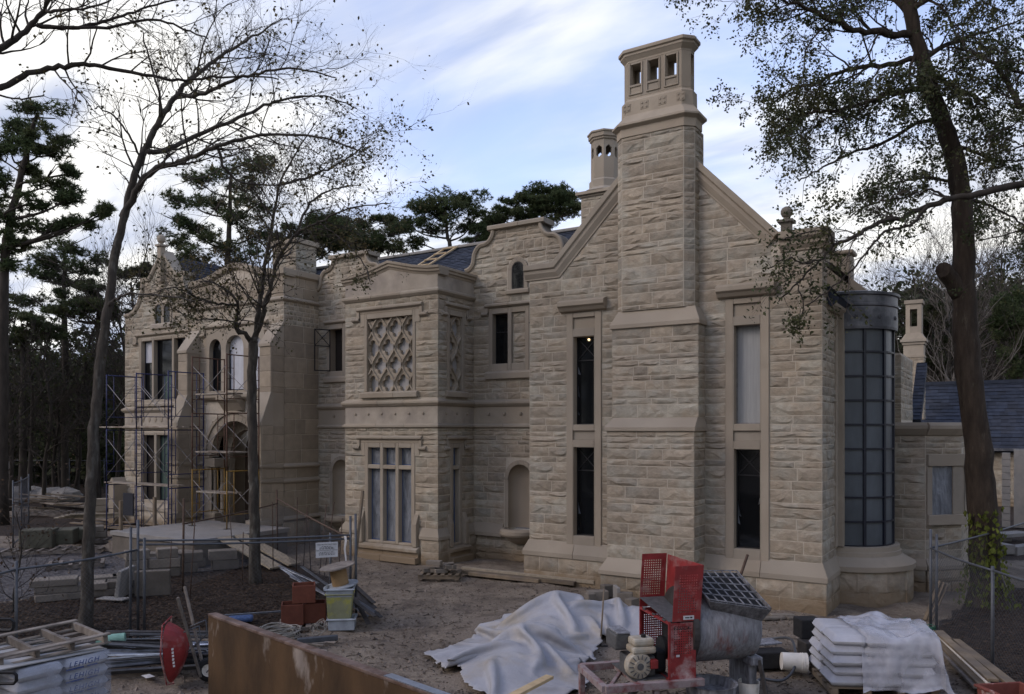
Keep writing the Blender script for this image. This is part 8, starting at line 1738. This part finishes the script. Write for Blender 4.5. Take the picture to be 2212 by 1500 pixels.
# tub of mortar under the drum
t_ = at(1535, 1500, 11.3); b = MB(); b.lathe([(0, .0), (.3, .0), (.36, .42), (.38, .43), (.34, .42), (.31, .30), (0, .28)], (t_.x, t_.y, 0), 28); tag(b.build('mortar_tub', 'cement_crust', smooth=False), 'round grey mortar tub standing under the mixer drum', 'tub')
b = MB(); b.lathe([(0, 0), (.13, 0), (.15, .34), (.155, .35), (.14, .34), (.125, .02), (0, .02)], at(1618, 1500, 11.6) * 1.0 - Vector((0, 0, at(1618, 1500, 11.6).z)), 20); tag(b.build('small_bucket', 'white_plastic'), 'small pale bucket beside the mixer end stand', 'bucket')
# --- right of the mixer: blocks, bucket, hose
for i, (px, py, sx, sz, z0, lab) in enumerate(((1655, 1440, .7, .28, 0, 'long black foam block on the dirt behind the white bucket'), (1752, 1420, .36, .3, 0, 'lower dark block beside the wrapped bags'), (1745, 1412, .4, .34, .3, 'upper dark block leaning against the wrapped bags'))): p = ground_at(px, py); block('dark_block', lab, 'block', p + Vector((0, 0, z0 + sz / 2)), (sx, .34, sz), VIEW + .1, 'black_rubber' if i != 1 else 'dark_steel', None, .02)
p = ground_at(1650, 1428); block('mortar_board', 'mortar spattered board lying on the black foam block', 'board', p + Vector((0, 0, .33)), (.5, .35, .03), VIEW + .3, 'cement_crust', None, .008)
bk = ground_at(1715, 1452); bt = thing('white_bucket', (bk.x, bk.y, 0), 'white plastic bucket lying on its side with a hose across it', 'bucket'); BM = rotz(VIEW - .12) @ Matrix.Rotation(math.pi / 2 + .06, 3, 'Y'); c0 = Vector((bk.x, bk.y, .165)); b = MB(); b.lathe([(0, -.2), (.14, -.2), (.155, .1), (.162, .105), (.155, .11), (.165, .14), (.158, .145), (.166, .19), (.166, .2), (.152, .2), (.13, -.18), (0, -.18)], c0, 32, M3=BM); b.build('body', 'white_plastic', bt); b = MB(); u = BM @ Vector((0, 0, 1)); s_ = BM @ Vector((0, 1, 0)); b.tube([c0 + u * .15 + (s_ * math.cos(t * .26) + u * math.sin(t * .26) * .9) * .17 for t in range(13)], .003, 4); b.build('bail', 'galvanised', bt)
b = MB(); hpts = [at(1632, 1472, 11.9), ground_at(1640, 1468), ground_at(1690, 1470), ground_at(1716, 1458) + Vector((0, 0, .12)), ground_at(1716, 1440) + Vector((0, 0, .34)), ground_at(1700, 1408) + Vector((0, 0, .25)), ground_at(1650, 1395) + Vector((0, 0, .1)), ground_at(1600, 1398)]; hpts[0].z = .05; b.tube(spline(hpts, 6), .022, 8); tag(b.build('hose', 'galvanised', smooth=True), 'grey hose looping over the white bucket beside the mixer', 'hose')
# --- wrapped pallet of white bags at the right
c_ = ground_at(1880, 1480); PB_ = Vector((c_.x, c_.y, 0)); pa = VIEW - .1; pm_ = rotz(pa); wp = thing('wrapped_bag_pallet', tuple(PB_), 'pallet of white bags under torn clear plastic film at the lower right', 'bags')
r = random.Random(91)
for l in range(5):
    for k in range(3):
        for q in range(2): b = MB(); pillow(b, PB_ + pm_ @ Vector((-.5 + k * .5 + r.uniform(-.03, .03), -.3 + q * .62 + r.uniform(-.03, .03), .22 + l * .15)), .53, .64, .165, rotz(pa + r.uniform(-.04, .04)), .11); b.build('bag', 'bag_white', wp, smooth=True, fix=False)
for k in range(4): b = MB(); b.obox(PB_ + pm_ @ Vector((-.72 + k * .48, 0, .07)), (.1, 1.25, .1), pm_); b.build('pallet_runner', 'timber', wp)
for k in range(5): b = MB(); b.obox(PB_ + pm_ @ Vector((0, -.56 + k * .28, .13)), (1.6, .12, .02), pm_); b.build('pallet_slat', 'timber', wp)
sh = MB(); N_ = 70; vs = []
for j in range(N_ + 1):
    for i in range(N_ + 1):
        u = -.34 + 1.56 * i / N_; v = -1.0 + 1.95 * j / N_; e_ = max(abs(u - .03) - .78, abs(v) - .62, 0); nn = noise.noise(Vector((u * 2.2, v * 2.2, 4))) * .11 + (.5 - abs(noise.noise(Vector((u * 4, v * 4, 1))))) * .09 - .03; z = .96 + nn + .06 * max(0, .5 - abs(u + .35)) - (max(0, e_) * 3.6) ** .8 * .78; uu = max(-.80, min(.83, u)) + (u - max(-.80, min(.83, u))) * .35 + nn * .5; vv = max(-.65, min(.65, v)) + (v - max(-.65, min(.65, v))) * .35 + nn * .5; vs.append(tuple(PB_ + pm_ @ Vector((uu, vv, max(.16 + nn, z)))))
sh.add(vs, [(j * (N_ + 1) + i, j * (N_ + 1) + i + 1, (j + 1) * (N_ + 1) + i + 1, (j + 1) * (N_ + 1) + i) for j in range(N_) for i in range(N_)]); sh.build('plastic_film', 'clear_sheet', wp, smooth=True, fix=False)
# --- boards, pipes and tub at the right edge
r = random.Random(95)
for k in range(9):
    a = ground_at(2000 + k * 9, 1378 + k * 5); c2_ = ground_at(2115 + k * 10, 1500 + k * 2); z = .1 + .05 * (k % 4); b = MB()
    if k % 3 == 2: b.tube([a + Vector((0, 0, z)), c2_ + Vector((0, 0, z))], .035, 8); o = b.build('pipe', 'white_plastic' if k == 2 else 'galvanised', smooth=True); tag(o, ['white', 'grey', 'grey'][k // 3] + ' pipe in the row beside the wrapped bags, ' + ['nearest the bags', 'in the middle of the row', 'outermost by the fence'][k // 3], 'pipe')
    else: b.bar(a + Vector((0, 0, z)), c2_ + Vector((0, 0, z)), .16, .045); tag(b.build('lumber_board', 'timber' if k % 2 else 'grey_timber', bevel=.005), ['board nearest the wrapped bags in the lumber row', 'second board from the wrapped bags', '', 'brown board in the middle of the lumber row, before the grey pipe', 'grey board in the middle of the lumber row', '', 'grey board next to the outermost one by the fence', 'outermost brown board of the lumber row by the fence', ''][k], 'board', 'boards beside the wrapped bags')
for k in range(3): a = ground_at(1998 + k * 7, 1340); t = 1720 * 4 / 410; q = at(2030 + k * 8, 1255 + k * 4, t + .3); b = MB(); b.bar(a, q, .07, .04); tag(b.build('leaning_board', 'timber', bevel=.005), 'narrow board leaning on the right fence post', 'board', 'boards leaning on the right fence')
b = MB(); c0 = ground_at(1985, 1385)
for k in range(7): b.tube([c0 + Vector((.3 * math.cos(t * .5 + k), .2 * math.sin(t * .5 + k * .7), .2 + .06 * math.sin(t + k) + .02 * k)) for t in range(14)], .008, 4, cap=False)
tag(b.build('green_cable', 'green_cable', smooth=True, loc=tuple(c0)), 'tangle of dark green cable on the boards behind the wrapped bags', 'cable')
tb = at(2190, 1500, 9.6); tub('red_tub', 'mortar stained red brown tub cut off by the lower right corner', (tb.x, tb.y, .1), VIEW + .15, .6, .5, .78, 'terracotta_tub', .85, cat='tub')
# --- roof ladder
lad = thing('roof_ladder', (-20.5, 24, 10), 'pale timber roof ladder lying on the blue slates above the bay', 'ladder'); nrm = Vector((0, -2.85, 4.6)).normalized(); up_ = Vector((0, 4.6, 2.85)).normalized(); o_ = Vector((-19.9, 21.4, 8.5)) + up_ * 3.0 + nrm * .1
for k in range(2): b = MB(); b.bar(o_ + Vector((k * .62, 0, 0)), o_ + up_ * 2.5 + Vector((k * .62 + .25, 0, 0)), .09, .05, nrm); b.build('rail', 'plywood_new', lad)
for k in range(4): b = MB(); q = o_ + up_ * (.4 + k * .6) + nrm * .04 + Vector((.05 + k * .06, 0, 0)); b.bar(q, q + Vector((.62, 0, 0)), .07, .04, nrm); b.build('rung', 'plywood_new', lad)
